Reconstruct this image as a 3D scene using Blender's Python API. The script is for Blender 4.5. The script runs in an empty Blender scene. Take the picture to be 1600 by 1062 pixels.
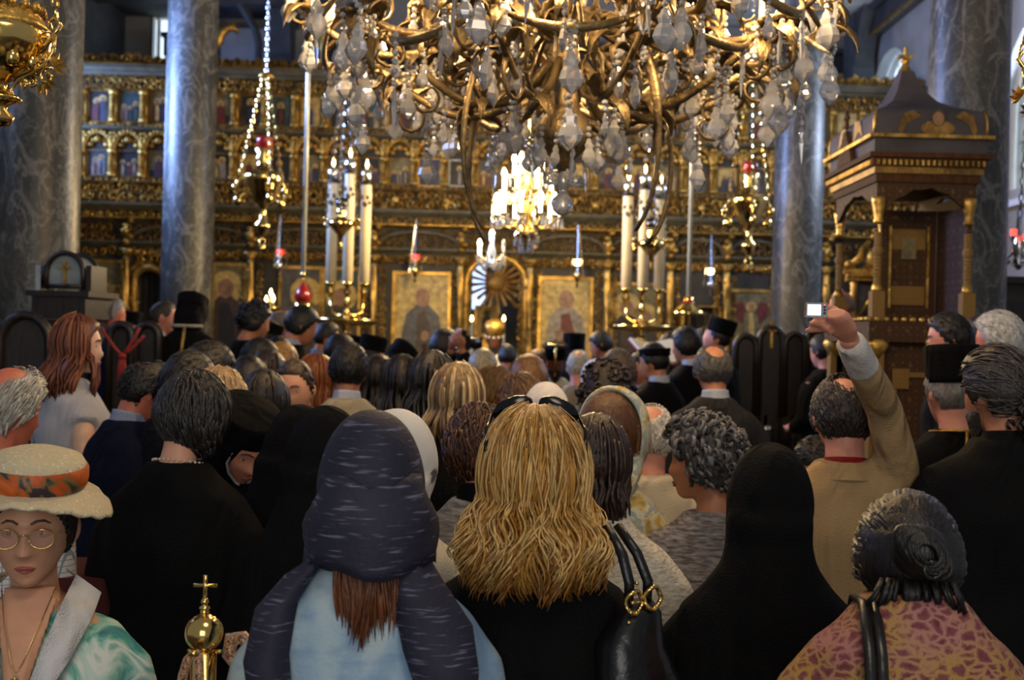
import bpy, bmesh, math, random
from mathutils import Vector, Matrix, noise
PI = math.pi; R = math.radians
scene = bpy.context.scene
col = scene.collection
rnd = random.Random(11)

# ------------------------------------------------------------------ camera, world, exposure
TH, F, CH = 0.025, 1800.0, 1.8          # camera roll, focal length in pixels (1600 wide), camera height


def at(px, py, d):
    """point of the place that lies d metres in front of the camera behind the photograph's pixel"""
    u, v = px - 800.0, py - 531.0
    c, s = math.cos(TH), math.sin(TH)
    return Vector((d / F * (u * c + v * s), d, CH - d / F * (-u * s + v * c)))


cam_d = bpy.data.cameras.new('camera'); cam = bpy.data.objects.new('camera', cam_d); col.objects.link(cam)
cam_d.sensor_fit = 'HORIZONTAL'; cam_d.sensor_width = 36.0; cam_d.lens = 36.0 * F / 1600.0
c_, s_ = math.cos(TH), math.sin(TH)
cam.matrix_world = Matrix(((c_, -s_, 0, 0), (0, 0, -1, 0), (s_, c_, 0, CH), (0, 0, 0, 1)))
cam_d.clip_start = 0.05
cam_d.dof.use_dof = True; cam_d.dof.focus_distance = 2.7; cam_d.dof.aperture_fstop = 4.2
scene.camera = cam
world = bpy.data.worlds.new('world'); scene.world = world; world.use_nodes = True
bg = world.node_tree.nodes['Background']; bg.inputs[0].default_value = (0.86, 0.90, 1.0, 1); bg.inputs[1].default_value = 0.17
vs = scene.view_settings
vs.view_transform = 'Standard'; vs.look = 'None'; vs.gamma = 1.0; vs.use_curve_mapping = False
vs.exposure = 0.25
cy = scene.cycles
cy.use_denoising = True; cy.max_bounces = 8; cy.diffuse_bounces = 3; cy.glossy_bounces = 3; cy.transmission_bounces = 6
cy.transparent_max_bounces = 6; cy.caustics_reflective = False; cy.caustics_refractive = False; cy.sample_clamp_indirect = 4.0


def lamp(name, kind, loc, energy, color, size=0.1, rot=None, sy=None):
    l = bpy.data.lights.new(name, kind); l.energy = energy; l.color = color
    if kind == 'AREA':
        l.size = size
        if sy: l.shape = 'RECTANGLE'; l.size_y = sy
    else:
        l.shadow_soft_size = size
    o = bpy.data.objects.new(name, l); o.location = loc; col.objects.link(o)
    if rot: o.rotation_euler = rot
    return o


WARM = (1.0, 0.66, 0.33)
DAY = (0.28, 0.44, 1.0)
_cx = at(885, 60, 4.5)
for k in range(6):                       # the lit candle bulbs of the great chandelier
    a = k * PI / 3 + 0.3
    lamp('chandelier_light', 'POINT', (_cx.x + 0.85 * math.cos(a), _cx.y + 0.85 * math.sin(a), 3.16), 40, WARM, 0.06)
_c2 = at(824, 320, 10.0)
lamp('bright_chandelier_light', 'POINT', (_c2.x, _c2.y - 0.1, _c2.z + 0.55), 170, (1.0, 0.70, 0.34), 0.25)
_c3 = at(768, 398, 11.6)
lamp('little_chandelier_light', 'POINT', (_c3.x, _c3.y + 0.1, _c3.z + 0.35), 210, (1.0, 0.70, 0.34), 0.2)
lamp('nave_fill_light', 'POINT', (0.6, 0.2, 5.0), 130, (1.0, 0.80, 0.58), 0.7)    # unseen overhead fill, added to light the crowd's backs
for i_, (x_, y_, e_) in enumerate(((-6.15, 6.4, 20), (-6.15, 11.2, 300), (-6.15, 15.4, 120))):   # daylight through the left aisle windows
    lamp('window_daylight', 'AREA', (x_, y_, 4.6), e_, DAY, 1.1, (0, R(-90), 0), 2.4).data.spread = R((95, 95, 150)[i_])
lamp('west_fill_light', 'AREA', (0, -5.0, 2.6), 105, (1.0, 0.95, 0.88), 3.2, (R(90), 0, 0), 3.2)      # unseen fill panel behind the camera, added to brighten faces
for i_, (x_, y_, e_) in enumerate(((5.38, 12.15, 110), (5.38, 17.1, 70))):
    lamp('window_daylight', 'AREA', (x_, y_, 4.4), e_, (0.62, 0.74, 1.0), 1.0, (0, R(112), 0), 1.6)


# ------------------------------------------------------------------ materials
def lin(h):
    if isinstance(h, (tuple, list)): return tuple(h)[:3]
    h = h.lstrip('#'); r = []
    for i in (0, 2, 4):
        v = int(h[i:i + 2], 16) / 255.0
        r.append(v / 12.92 if v <= 0.04045 else ((v + 0.055) / 1.055) ** 2.4)
    return tuple(r)


class NT:
    def __init__(s, name):
        s.m = bpy.data.materials.new(name); s.m.use_nodes = True
        s.t = s.m.node_tree; s.b = s.t.nodes['Principled BSDF']

    def n(s, kind, **kw):
        x = s.t.nodes.new(kind)
        for k, v in kw.items():
            if k in x.inputs.keys() if not hasattr(x, k) else False: x.inputs[k].default_value = v
            else: setattr(x, k, v)
        return x

    def l(s, a, b): s.t.links.new(a, b)

    def set(s, **kw):
        for k, v in kw.items():
            i = s.b.inputs[k.replace('_', ' ')]
            i.default_value = v
        return s


def ramp(nt, src, stops, interp='LINEAR'):
    r = nt.n('ShaderNodeValToRGB'); cr = r.color_ramp; cr.interpolation = interp
    while len(cr.elements) < len(stops): cr.elements.new(0.5)
    for e, (p, c) in zip(cr.elements, stops): e.position = p; e.color = (*lin(c), 1)
    nt.l(src, r.inputs[0]); return r.outputs[0]


def tex(nt, kind='Noise', scale=10, detail=4, coord='Object', stretch=None, **kw):
    tc = nt.n('ShaderNodeTexCoord'); out = tc.outputs[coord]
    if stretch:
        mp = nt.n('ShaderNodeMapping'); mp.inputs['Scale'].default_value = stretch; nt.l(out, mp.inputs[0]); out = mp.outputs[0]
    t = nt.n('ShaderNodeTex' + kind); nt.l(out, t.inputs['Vector'])
    if 'Scale' in t.inputs: t.inputs['Scale'].default_value = scale
    if 'Detail' in t.inputs: t.inputs['Detail'].default_value = detail
    for k, v in kw.items():
        if k in t.inputs: t.inputs[k].default_value = v
        else: setattr(t, k, v)
    return t


def bump(nt, src, strength=0.3, dist=0.01):
    b = nt.n('ShaderNodeBump'); b.inputs['Strength'].default_value = strength; b.inputs['Distance'].default_value = dist
    nt.l(src, b.inputs['Height']); nt.l(b.outputs[0], nt.b.inputs['Normal'])


def mixc(nt, fac, a, b, blend='MIX'):
    m = nt.n('ShaderNodeMix'); m.data_type = 'RGBA'; m.blend_type = blend
    for s, v in ((0, fac), (6, a), (7, b)):
        if hasattr(v, 'is_output') or hasattr(v, 'links'): nt.l(v, m.inputs[s])
        elif s == 0: m.inputs[0].default_value = v
        else: m.inputs[s].default_value = (*lin(v), 1)
    return m.outputs[2]


def plain(name, color, rough=0.6, metal=0.0, var=0.25, scale=20, bmp=0.15, bscale=None, bd=0.005, stretch=None, **kw):
    nt = NT(name); nt.set(Roughness=rough, Metallic=metal)
    t = tex(nt, 'Noise', scale, 5, stretch=stretch)
    c = lin(color)
    out = ramp(nt, t.outputs['Fac'], ((0.3, tuple(x * (1 - var) for x in c)), (0.7, tuple(min(1, x * (1 + var)) for x in c))))
    nt.l(out, nt.b.inputs['Base Color'])
    if bmp:
        t2 = tex(nt, 'Noise', bscale or scale * 3, 4, stretch=stretch); bump(nt, t2.outputs['Fac'], bmp, bd)
    nt.set(**kw)
    return nt.m


def tinted(name, rough=0.8, var=0.18, scale=14, bmp=0.25, bscale=90, bd=0.004, stretch=None, folds=0.0, sheen=0.0, **kw):
    """material whose colour is each object's own colour"""
    nt = NT(name); nt.set(Roughness=rough)
    oi = nt.n('ShaderNodeObjectInfo')
    t = tex(nt, 'Noise', scale, 5, stretch=stretch)
    g = ramp(nt, t.outputs['Fac'], ((0.25, (1 - var,) * 3), (0.75, (1 + var,) * 3)))
    nt.l(mixc(nt, 1.0, oi.outputs['Color'], g, 'MULTIPLY'), nt.b.inputs['Base Color'])
    t2 = tex(nt, 'Noise', bscale, 3, stretch=stretch)
    h = t2.outputs['Fac']
    if folds:
        t3 = tex(nt, 'Noise', 5, 2, stretch=(1.6, 1.6, 0.5), Distortion=0.6)
        a = nt.n('ShaderNodeMath', operation='MULTIPLY'); a.inputs[1].default_value = folds; nt.l(t3.outputs['Fac'], a.inputs[0])
        b = nt.n('ShaderNodeMath', operation='ADD'); nt.l(a.outputs[0], b.inputs[0]); nt.l(h, b.inputs[1]); h = b.outputs[0]
    bump(nt, h, bmp, bd)
    if sheen: nt.set(Sheen_Weight=sheen)
    nt.set(**kw)
    return nt.m


def emit(name, color, strength):
    nt = NT(name); nt.set(Base_Color=(*lin(color), 1), Emission_Color=(*lin(color), 1), Emission_Strength=strength, Roughness=0.5)
    return nt.m


M = {}
M['cloth'] = tinted('woven_cloth', 0.85, 0.12, 10, 0.5, 160, 0.010, folds=14.0, Specular_IOR_Level=0.12)
M['fine_cloth'] = tinted('fine_cloth', 0.75, 0.08, 8, 0.5, 260, 0.012, folds=16.0, Specular_IOR_Level=0.2)
M['skin'] = tinted('skin', 0.5, 0.14, 18, 0.15, 120, 0.003, Subsurface_Weight=0.08, Subsurface_Radius=(0.012, 0.005, 0.003))
M['hair'] = tinted('hair', 0.42, 0.55, 30, 0.5, 60, 0.006, stretch=(3.0, 3.0, 0.35))
M['hair_short'] = tinted('short_hair', 0.5, 0.5, 35, 0.8, 45, 0.01, stretch=(2.2, 1.2, 0.8))
M['tint'] = tinted('plain_tint', 0.5, 0.05, 10, 0.05)
M['leather'] = tinted('leather', 0.3, 0.15, 20, 0.35, 40, 0.006, folds=3.0)
M['gloss'] = tinted('glossy_tint', 0.18, 0.05, 10, 0.0)


def gilt(name, a, b, rough, metal):
    nt = NT(name); nt.set(Roughness=rough, Metallic=metal)
    t = tex(nt, 'Noise', 9, 6); nt.l(ramp(nt, t.outputs['Fac'], ((0.35, a), (0.7, b))), nt.b.inputs['Base Color'])
    t2 = tex(nt, 'Noise', 55, 4); bump(nt, t2.outputs['Fac'], 0.5, 0.012)
    return nt.m


M['gilt'] = gilt('old_gilding', (0.24, 0.13, 0.022), (0.80, 0.50, 0.11), 0.32, 0.7)
M['gilt_dark'] = gilt('dark_gilding', (0.12, 0.065, 0.015), (0.36, 0.21, 0.05), 0.45, 0.5)
M['bronze'] = gilt('chandelier_bronze', (0.11, 0.075, 0.032), (0.34, 0.24, 0.105), 0.42, 0.6)
M['brass'] = plain('polished_brass', (0.80, 0.54, 0.17), 0.14, 1.0, 0.12, 12, 0.04, 60)
M['silver'] = plain('polished_silver', (0.62, 0.62, 0.60), 0.2, 1.0, 0.2, 20, 0.1, 80)
M['board'] = plain('grey_green_board', (0.10, 0.092, 0.055), 0.55, 0, 0.35, 6, 0.2, 30)
M['board_dark'] = plain('dark_board', (0.03, 0.027, 0.02), 0.6, 0, 0.35, 6, 0.2, 30)
M['dark_wood'] = plain('dark_wood', (0.018, 0.013, 0.011), 0.35, 0, 0.5, 14, 0.25, 40, stretch=(4, 4, 0.6))
M['wax'] = plain('candle_wax', (0.62, 0.55, 0.38), 0.45, 0, 0.08, 8, 0.05, 30, Subsurface_Weight=0.2)
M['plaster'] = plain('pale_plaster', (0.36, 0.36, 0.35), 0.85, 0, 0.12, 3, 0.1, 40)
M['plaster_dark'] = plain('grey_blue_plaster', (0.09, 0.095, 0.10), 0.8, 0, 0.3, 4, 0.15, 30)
M['beam'] = plain('grey_beam', (0.05, 0.052, 0.055), 0.6, 0, 0.3, 5, 0.1, 30)
M['ceil'] = plain('ceiling_panels', (0.40, 0.40, 0.38), 0.85, 0, 0.18, 8, 0.25, 14)
M['stone'] = plain('floor_stone', (0.06, 0.058, 0.055), 0.4, 0, 0.35, 5, 0.1, 30)
M['pale_rod'] = plain('pale_lacquered_rod', (0.50, 0.53, 0.48), 0.3, 0.3, 0.1, 8, 0)
M['white'] = plain('white_linen', (0.72, 0.72, 0.70), 0.8, 0, 0.05, 10, 0.2, 60)
M['black'] = plain('black_metal', (0.008, 0.008, 0.009), 0.35, 0.2, 0.2, 10, 0.1)
M['flame'] = emit('flame', (1.0, 0.62, 0.22), 26)
M['bulb'] = emit('lit_bulb', (1.0, 0.78, 0.45), 30)
M['hot_bulb'] = emit('bright_bulb', (1.0, 0.80, 0.46), 42)
M['hot_candle'] = emit('glowing_candle_tube', (1.0, 0.84, 0.55), 9)
M['red_lamp'] = emit('red_glass_lit', (1.0, 0.05, 0.03), 3.0)
M['daylight'] = emit('daylight_pane', (0.72, 0.88, 1.0), 1.15)
M['day_blue'] = emit('blue_daylight_pane', (0.45, 0.62, 1.0), 2.0)
M['red_glass'] = plain('red_glass', (0.30, 0.015, 0.015), 0.15, 0, 0.2, 10, 0)
M['dark_glass'] = plain('dark_glass', (0.01, 0.012, 0.014), 0.1, 0, 0.2, 10, 0)
nt_ = NT('crystal'); nt_.set(Base_Color=(0.97, 0.98, 1.0, 1), Roughness=0.02, IOR=1.55, Transmission_Weight=0.68, Specular_IOR_Level=1.0, Coat_Weight=1.0)
M['crystal'] = nt_.m


def marble():
    nt = NT('veined_marble'); nt.set(Roughness=0.38, Specular_IOR_Level=0.4)
    tc = nt.n('ShaderNodeTexCoord')
    w = tex(nt, 'Noise', 1.6, 6, stretch=(1, 1, 0.6), Distortion=0.8)
    base = ramp(nt, w.outputs['Fac'], ((0.3, (0.030, 0.033, 0.032)), (0.55, (0.058, 0.060, 0.055)), (0.8, (0.10, 0.098, 0.086))))
    v = tex(nt, 'Noise', 2.4, 8, stretch=(1.2, 1.2, 0.8), Distortion=2.2)
    vein = ramp(nt, v.outputs['Fac'], ((0.46, (0, 0, 0)), (0.50, (0.75, 0.75, 0.75)), (0.54, (0, 0, 0))))
    v2 = tex(nt, 'Noise', 5.5, 8, stretch=(1.0, 1.0, 0.7), Distortion=3.0)
    vein2 = ramp(nt, v2.outputs['Fac'], ((0.47, (0, 0, 0)), (0.50, (0.4, 0.4, 0.4)), (0.53, (0, 0, 0))))
    c = mixc(nt, vein, base, (0.21, 0.205, 0.185)); c = mixc(nt, vein2, c, (0.24, 0.235, 0.21))
    nt.l(c, nt.b.inputs['Base Color']); return nt.m


M['marble'] = marble()


# ------------------------------------------------------------------ mesh builder
class MB:
    def __init__(s): s.v = []; s.f = []; s.m = []

    def add(s, vs, fs, mi=0, X=None):
        o = len(s.v)
        s.v.extend([X @ Vector(p) for p in vs] if X is not None else [Vector(p) for p in vs])
        s.f.extend([tuple(i + o for i in f) for f in fs]); s.m.extend([mi] * len(fs)); return s

    def box(s, c, d, mi=0, X=None):
        a, b, e = d[0] / 2, d[1] / 2, d[2] / 2; x, y, z = c
        vs = [(x + i * a, y + j * b, z + k * e) for k in (-1, 1) for j in (-1, 1) for i in (-1, 1)]
        return s.add(vs, [(0, 2, 3, 1), (4, 5, 7, 6), (0, 1, 5, 4), (2, 6, 7, 3), (0, 4, 6, 2), (1, 3, 7, 5)], mi, X)

    def loft(s, rings, mi=0, cap=True, X=None, closed=True):
        n = len(rings[0]); vs = [p for r in rings for p in r]; fs = []
        for i in range(len(rings) - 1):
            for j in range(n if closed else n - 1):
                k = (j + 1) % n
                fs.append((i * n + j, i * n + k, (i + 1) * n + k, (i + 1) * n + j))
        if cap and closed: fs.append(tuple(range(n - 1, -1, -1))); fs.append(tuple((len(rings) - 1) * n + j for j in range(n)))
        return s.add(vs, fs, mi, X)

    def tube(s, path, rad, n=6, mi=0, flat=1.0, X=None, cap=True):
        P = [Vector(p) for p in path]; m = len(P)
        if not hasattr(rad, '__len__'): rad = [rad] * m
        t0 = (P[1] - P[0]).normalized()
        u = t0.cross(Vector((0, 0, 1)))
        if u.length < 1e-3: u = t0.cross(Vector((1, 0, 0)))
        u.normalize(); rings = []
        for i in range(m):
            t = (P[min(i + 1, m - 1)] - P[max(i - 1, 0)])
            t = t.normalized() if t.length > 1e-9 else t0
            u = u - t * u.dot(t)
            if u.length < 1e-6: u = t.orthogonal()
            u.normalize(); w = t.cross(u)
            rings.append([P[i] + (u * math.cos(2 * PI * k / n) + w * (math.sin(2 * PI * k / n) * flat)) * rad[i] for k in range(n)])
        return s.loft(rings, mi, cap, X)

    def lathe(s, prof, n=16, c=(0, 0, 0), mi=0, X=None, cap=True):
        return s.loft([[(c[0] + r * math.cos(2 * PI * j / n), c[1] + r * math.sin(2 * PI * j / n), c[2] + z) for j in range(n)] for r, z in prof], mi, cap, X)

    def ball(s, c, r, nu=10, nv=7, mi=0, X=None):
        r = (r, r, r) if not hasattr(r, '__len__') else r
        rings = []
        for i in range(1, nv):
            a = PI * i / nv - PI / 2
            rings.append([(c[0] + r[0] * math.cos(a) * math.cos(2 * PI * j / nu), c[1] + r[1] * math.cos(a) * math.sin(2 * PI * j / nu), c[2] + r[2] * math.sin(a)) for j in range(nu)])
        o = len(s.v); s.loft(rings, mi, False, X)
        b = Vector((c[0], c[1], c[2] - r[2])); t = Vector((c[0], c[1], c[2] + r[2]))
        if X is not None: b = X @ b; t = X @ t
        s.v += [b, t]; ib = len(s.v) - 2; it = ib + 1; q = o + (nv - 2) * nu
        for j in range(nu):
            k = (j + 1) % nu
            s.f.append((o + k, o + j, ib)); s.f.append((q + j, q + k, it)); s.m += [mi, mi]
        return s

    def prism(s, poly, y0, y1, mi=0, X=None):
        """polygon in x,z extruded from y0 (front, towards the camera) to y1"""
        n = len(poly)
        vs = [(x, y0, z) for x, z in poly] + [(x, y1, z) for x, z in poly]
        fs = [tuple(range(n)), tuple(range(2 * n - 1, n - 1, -1))]
        for j in range(n):
            k = (j + 1) % n; fs.append((j, j + n, k + n, k))
        return s.add(vs, fs, mi, X)

    def build(s, name, mats, parent=None, smooth=True, color=None, fix=True, auto=None):
        me = bpy.data.meshes.new(name)
        me.from_pydata([tuple(p) for p in s.v], [], s.f)
        if not isinstance(mats, (list, tuple)): mats = [mats]
        for m in mats: me.materials.append(M[m] if isinstance(m, str) else m)
        if len(mats) > 1: me.polygons.foreach_set('material_index', s.m)
        if fix and len(s.f) < 60000:
            b = bmesh.new(); b.from_mesh(me); bmesh.ops.recalc_face_normals(b, faces=b.faces); b.to_mesh(me); b.free()
        if smooth:
            me.polygons.foreach_set('use_smooth', [True] * len(me.polygons))
            if auto: me.set_sharp_from_angle(angle=R(auto))
        o = bpy.data.objects.new(name, me); col.objects.link(o)
        if parent: o.parent = parent
        if color: o.color = (*lin(color), 1)
        return o


def tag(o, label=None, cat=None, group=None, kind=None):
    if label: o['label'] = label
    if cat: o['category'] = cat
    if group: o['group'] = group
    if kind: o['kind'] = kind
    return o


def thing(name, label, cat, loc, rz=0.0, group=None):
    o = bpy.data.objects.new(name, None); o.empty_display_size = 0.1; col.objects.link(o)
    o.location = loc; o.rotation_euler = (0, 0, rz)
    return tag(o, label, cat, group)


KIDS = {}


def dup_tree(o, parent=None):
    c = o.copy(); col.objects.link(c)
    if parent: c.parent = parent
    for k in list(o.children): dup_tree(k, c)
    return c


def dup(o, parent, loc, rz=0.0, scale=None):
    c = o.copy(); col.objects.link(c); c.parent = parent; c.location = loc; c.rotation_euler = (0, 0, rz)
    if scale: c.scale = (scale,) * 3 if not hasattr(scale, '__len__') else scale
    return c


def sm(a, b, x):
    t = max(0.0, min(1.0, (x - a) / (b - a))); return t * t * (3 - 2 * t)


def lerp_tab(tab, x):
    if x <= tab[0][0]: return tab[0][1]
    for (a, u), (b, v) in zip(tab, tab[1:]):
        if x <= b: return u + (v - u) * (x - a) / (b - a)
    return tab[-1][1]


def scroll_path(size, turns=1.2, n=10, start=0.0, shrink=0.8, flip=1):
    out = []
    for i in range(n + 1):
        t = i / n; r = size * (1 - shrink * t); a = start + flip * turns * 2 * PI * t
        out.append((r * math.cos(a), r * math.sin(a)))
    return out
# ------------------------------------------------------------------ the church itself
def struct(name, mb, mat, parent=None, smooth=False):
    o = mb.build(name, mat, parent, smooth)
    if not parent: o['kind'] = 'structure'
    return o


FLOOR2 = 10.3                            # where the raised floor before the screen starts


def floor_z(x, y):
    if y > FLOOR2: return 0.22
    if x > 1.75 and y > 4.3: return 0.14
    if x < -1.55 and y > 4.3: return 0.14
    return 0.0


fl = struct('floor', MB().box((-0.5, 8.5, -0.06), (13, 21, 0.12)), 'stone')
k_ = 0
for i in range(8):                        # paving slabs of the nave, between the standing people
    for j in range(9):
        s_b = MB().box((-3.15 + i * 0.9, 1.2 + j * 1.0, 0.003), (0.885, 0.985, 0.012)).build('paving_slab', 'stone', fl, False)
struct('floor_east', MB().box((-0.5, (FLOOR2 + 18.6) / 2, 0.11), (11.0, 18.6 - FLOOR2, 0.22)), 'stone')
struct('floor_right', MB().box((3.4, (4.3 + FLOOR2) / 2, 0.07), (3.3, FLOOR2 - 4.3, 0.14)), 'dark_wood')
struct('floor_left', MB().box((-3.9, (4.3 + FLOOR2) / 2, 0.07), (4.7, FLOOR2 - 4.3, 0.14)), 'dark_wood')


def wall_with_arches(name, X, y0, y1, z1, holes, mat, th=0.3):
    """side wall in the plane x = X with arched window openings (yc, half width, sill z, spring z)"""
    mb = MB(); ys = y0
    for yc, hw, za, zb in sorted(holes):
        mb.box((X, (ys + yc - hw) / 2, z1 / 2), (th, yc - hw - ys, z1))
        mb.box((X, yc, za / 2), (th, 2 * hw, za))
        N = 12
        for i in range(N):
            a0, a1 = PI - PI * i / N, PI - PI * (i + 1) / N
            p0 = (yc + hw * math.cos(a0), zb + hw * math.sin(a0)); p1 = (yc + hw * math.cos(a1), zb + hw * math.sin(a1))
            q = [(p0[0], p0[1]), (p1[0], p1[1]), (p1[0], z1), (p0[0], z1)]
            vs = [(X - th / 2, a, b) for a, b in q] + [(X + th / 2, a, b) for a, b in q]
            mb.add(vs, [(0, 1, 2, 3), (7, 6, 5, 4), (0, 4, 5, 1), (3, 2, 6, 7)])
        ys = yc + hw
    mb.box((X, (ys + y1) / 2, z1 / 2), (th, y1 - ys, z1))
    return struct(name, mb, mat)


def arch_window(name, X, yc, hw, za, zb, sgn, pane='daylight', nx=2, nz=4):
    w = bpy.data.objects.new(name, None); col.objects.link(w); w['kind'] = 'structure'; w.location = (X, yc, za)
    mb = MB()
    pts = [(-hw, 0), (hw, 0)] + [(hw * math.cos(PI * i / 14), zb - za + hw * math.sin(PI * i / 14)) for i in range(15)]
    mb.add([(sgn * 0.13, a, b) for a, b in pts], [tuple(range(len(pts)))]); mb.build('pane', pane, w, False)
    fr = MB()
    fr.tube([(0, a, b) for a, b in pts] + [(0, -hw, 0)], 0.035, 4); fr.build('window_frame', 'white', w, False)
    for i in range(1, nx):
        y = -hw + 2 * hw * i / nx
        MB().box((sgn * 0.1, y, (zb - za + hw * 0.9) / 2), (0.03, 0.03, zb - za + hw * 0.9)).build('muntin', 'silver', w, False)
    for i in range(1, nz):
        MB().box((sgn * 0.1, 0, (zb - za + hw * .6) * i / nz), (0.03, 2 * hw, 0.025)).build('muntin', 'silver', w, False)
    MB().add([(-sgn * 0.30, -hw - .05, -0.16), (-sgn * 0.30, hw + .05, -0.16), (sgn * 0.12, hw + .05, 0.02), (sgn * 0.12, -hw - .05, 0.02),
              (-sgn * 0.30, -hw - .05, -0.22), (-sgn * 0.30, hw + .05, -0.22), (sgn * 0.12, hw + .05, -0.2), (sgn * 0.12, -hw - .05, -0.2)],
             [(0, 1, 2, 3), (7, 6, 5, 4), (0, 4, 5, 1), (1, 5, 6, 2), (3, 2, 6, 7), (0, 3, 7, 4)]).build('window_sill', 'white', w, False)
    return w


RW, LW, BW = 5.5, -6.4, 18.7
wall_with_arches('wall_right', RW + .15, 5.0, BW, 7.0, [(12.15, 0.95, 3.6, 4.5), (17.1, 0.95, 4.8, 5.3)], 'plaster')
arch_window('window_1', RW + .15, 12.15, 0.95, 3.6, 4.5, 1, 'daylight', 4, 5)
arch_window('window_2', RW + .15, 17.1, 0.95, 4.8, 5.3, 1, 'daylight', 3, 3)
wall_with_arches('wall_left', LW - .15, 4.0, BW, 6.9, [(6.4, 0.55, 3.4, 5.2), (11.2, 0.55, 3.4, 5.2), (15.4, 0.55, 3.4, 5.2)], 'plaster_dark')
for i, y in enumerate((6.4, 11.2, 15.4)):
    arch_window('window_%d' % (i + 3), LW - .15, y, 0.55, 3.4, 5.2, -1, 'day_blue', 2, 5)
# east wall with the tall bright window seen above the screen on the left
wp0, wp1 = at(238, 25, BW), at(272, 150, BW)
mb = MB()
mb.box(((LW + wp0.x) / 2, BW + .15, 4.5), (wp0.x - LW, 0.3, 9)); mb.box(((RW + wp1.x) / 2, BW + .15, 4.5), (RW - wp1.x, 0.3, 9))
mb.box(((wp0.x + wp1.x) / 2, BW + .15, wp1.z / 2 - 0.2), (wp1.x - wp0.x, 0.3, wp1.z - 0.4)); mb.box(((wp0.x + wp1.x) / 2, BW + .15, (wp0.z + 9) / 2), (wp1.x - wp0.x, 0.3, 9 - wp0.z))
struct('wall_east', mb, 'plaster')
w = bpy.data.objects.new('window_6', None); col.objects.link(w); w['kind'] = 'structure'; w.location = ((wp0.x + wp1.x) / 2, BW, 4.6)
ww, wh = wp1.x - wp0.x, wp0.z - wp1.z + .4
MB().box((0, 0.22, (wp0.z + wp1.z - .4) / 2 - 4.6), (ww, 0.02, wh)).build('pane', 'daylight', w, False)
for dx in (-ww / 2, -ww / 2 + .1):
    MB().box((dx, 0.05, (wp0.z + wp1.z - .4) / 2 - 4.6), (0.035, 0.1, wh)).build('window_frame', 'white', w, False)
MB().box((0, 0.05, wp0.z - 4.6), (ww + .06, 0.1, 0.05)).build('window_frame', 'white', w, False)

# ceilings: aisles low and panelled, nave high
struct('ceiling_right', MB().box(((3.0 + RW) / 2 + .1, 11.9, 7.0), (RW - 2.8, 13.8, 0.1)), 'ceil')
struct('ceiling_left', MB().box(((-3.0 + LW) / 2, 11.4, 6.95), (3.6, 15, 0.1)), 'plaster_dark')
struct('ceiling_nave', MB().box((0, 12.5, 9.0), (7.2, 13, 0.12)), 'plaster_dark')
struct('trim_1', MB().box((RW - .08, 11.9, 6.74), (0.18, 13.8, 0.34)).box((RW - .14, 11.9, 6.92), (0.30, 13.8, 0.08)), 'beam')
struct('trim_2', MB().box((RW - .18, 11.9, 6.56), (0.04, 13.8, 0.05)), 'gilt_dark')
struct('trim_3', MB().box((0.0, BW - .12, 6.85 - .5), (11.4, 0.24, 0.26)).box((0, BW - .2, 6.52), (11.4, 0.4, 0.07)), 'beam')
# soffit beams over the aisle ceilings
for k, y in enumerate((9.0, 12.7, 17.0)):
    struct('trim_%d' % (4 + k), MB().box((-4.8, y, 6.8), (3.0, 0.3, 0.3)), 'beam')


def arch_band(name, X, y0, y1, z0, mat, w=0.3, th=0.28):
    """semi-circular arch over two supports of the arcade, with its spandrel wall above"""
    yc, r = (y0 + y1) / 2, (y1 - y0) / 2
    rings = []
    for i in range(21):
        a = PI * i / 20
        ring = []
        for dr, dx in ((0, -w / 2), (0, w / 2), (th, w / 2), (th, -w / 2)):
            ring.append((X + dx, yc - (r + dr - .02) * math.cos(a), z0 + (r + dr) * math.sin(a) * 0.8))
        rings.append(ring)
    return struct(name, MB().loft(rings), mat)


# the arch and pier at the far end of the left arcade (above the screen) and their twins on the right
for k, (px, sx) in enumerate(((438, -1), (1352, 1))):
    p = at(px, 60, 17.6)
    mb = MB().box((p.x, 17.9, 4.5), (0.34, 0.5, 9)).box((p.x, 17.8, 5.75), (0.5, 0.66, 0.12)).box((p.x, 17.8, 5.62), (0.42, 0.58, 0.1))
    struct('column_east_%d' % (k + 1), mb, 'plaster_dark' if k else 'beam')
    arch_band('trim_%d' % (8 + k), p.x, 13.0, 17.7, 5.8, 'beam')
mb = MB()
a0, b0, c0 = at(372, 0, 17), at(400, 48, 17), at(404, 95, 17)
mb.tube([at(355, -30, 17), a0, at(388, 26, 17), b0, at(405, 70, 17), c0], 0.06, 4)
struct('trim_10', mb, 'beam')
mb = MB(); mb.box((-3.9, 18.2, 6.3), (1.5, 0.5, 0.5)); struct('trim_11', mb, 'plaster')


def column(px, py, d, rad, name):
    p = at(px, py, d)
    c = bpy.data.objects.new(name, None); col.objects.link(c); c.location = (p.x, d, 0); c['kind'] = 'structure'
    c['label'] = 'dark veined marble column'
    MB().lathe([(rad * 1.03, .42), (rad * 1.02, 1.5), (rad, 3.2), (rad * .97, 6.5), (rad * .93, 8.6)], 48).build('shaft', 'marble', c)
    MB().lathe([(rad * 1.45, 0.1), (rad * 1.45, .25), (rad * 1.3, .27), (rad * 1.32, .32), (rad * 1.2, .36), (rad * 1.1, .42), (rad * 1.02, .46)], 32).box((0, 0, .06), (rad * 3, rad * 3, .12)).build('base', 'marble', c)
    MB().lathe([(rad * .93, 8.5), (rad * 1.1, 8.55), (rad * 1.0, 8.6), (rad * 1.35, 8.95)], 32).build('capital', 'gilt_dark', c)


column(61, 300, 8.2, .277, 'column_left_1')
column(297, 240, 12.7, .276, 'column_left_2')
column(1249, 240, 12.7, .266, 'column_right_2')
column(1511, 250, 8.2, .277, 'column_right_1')
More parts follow.
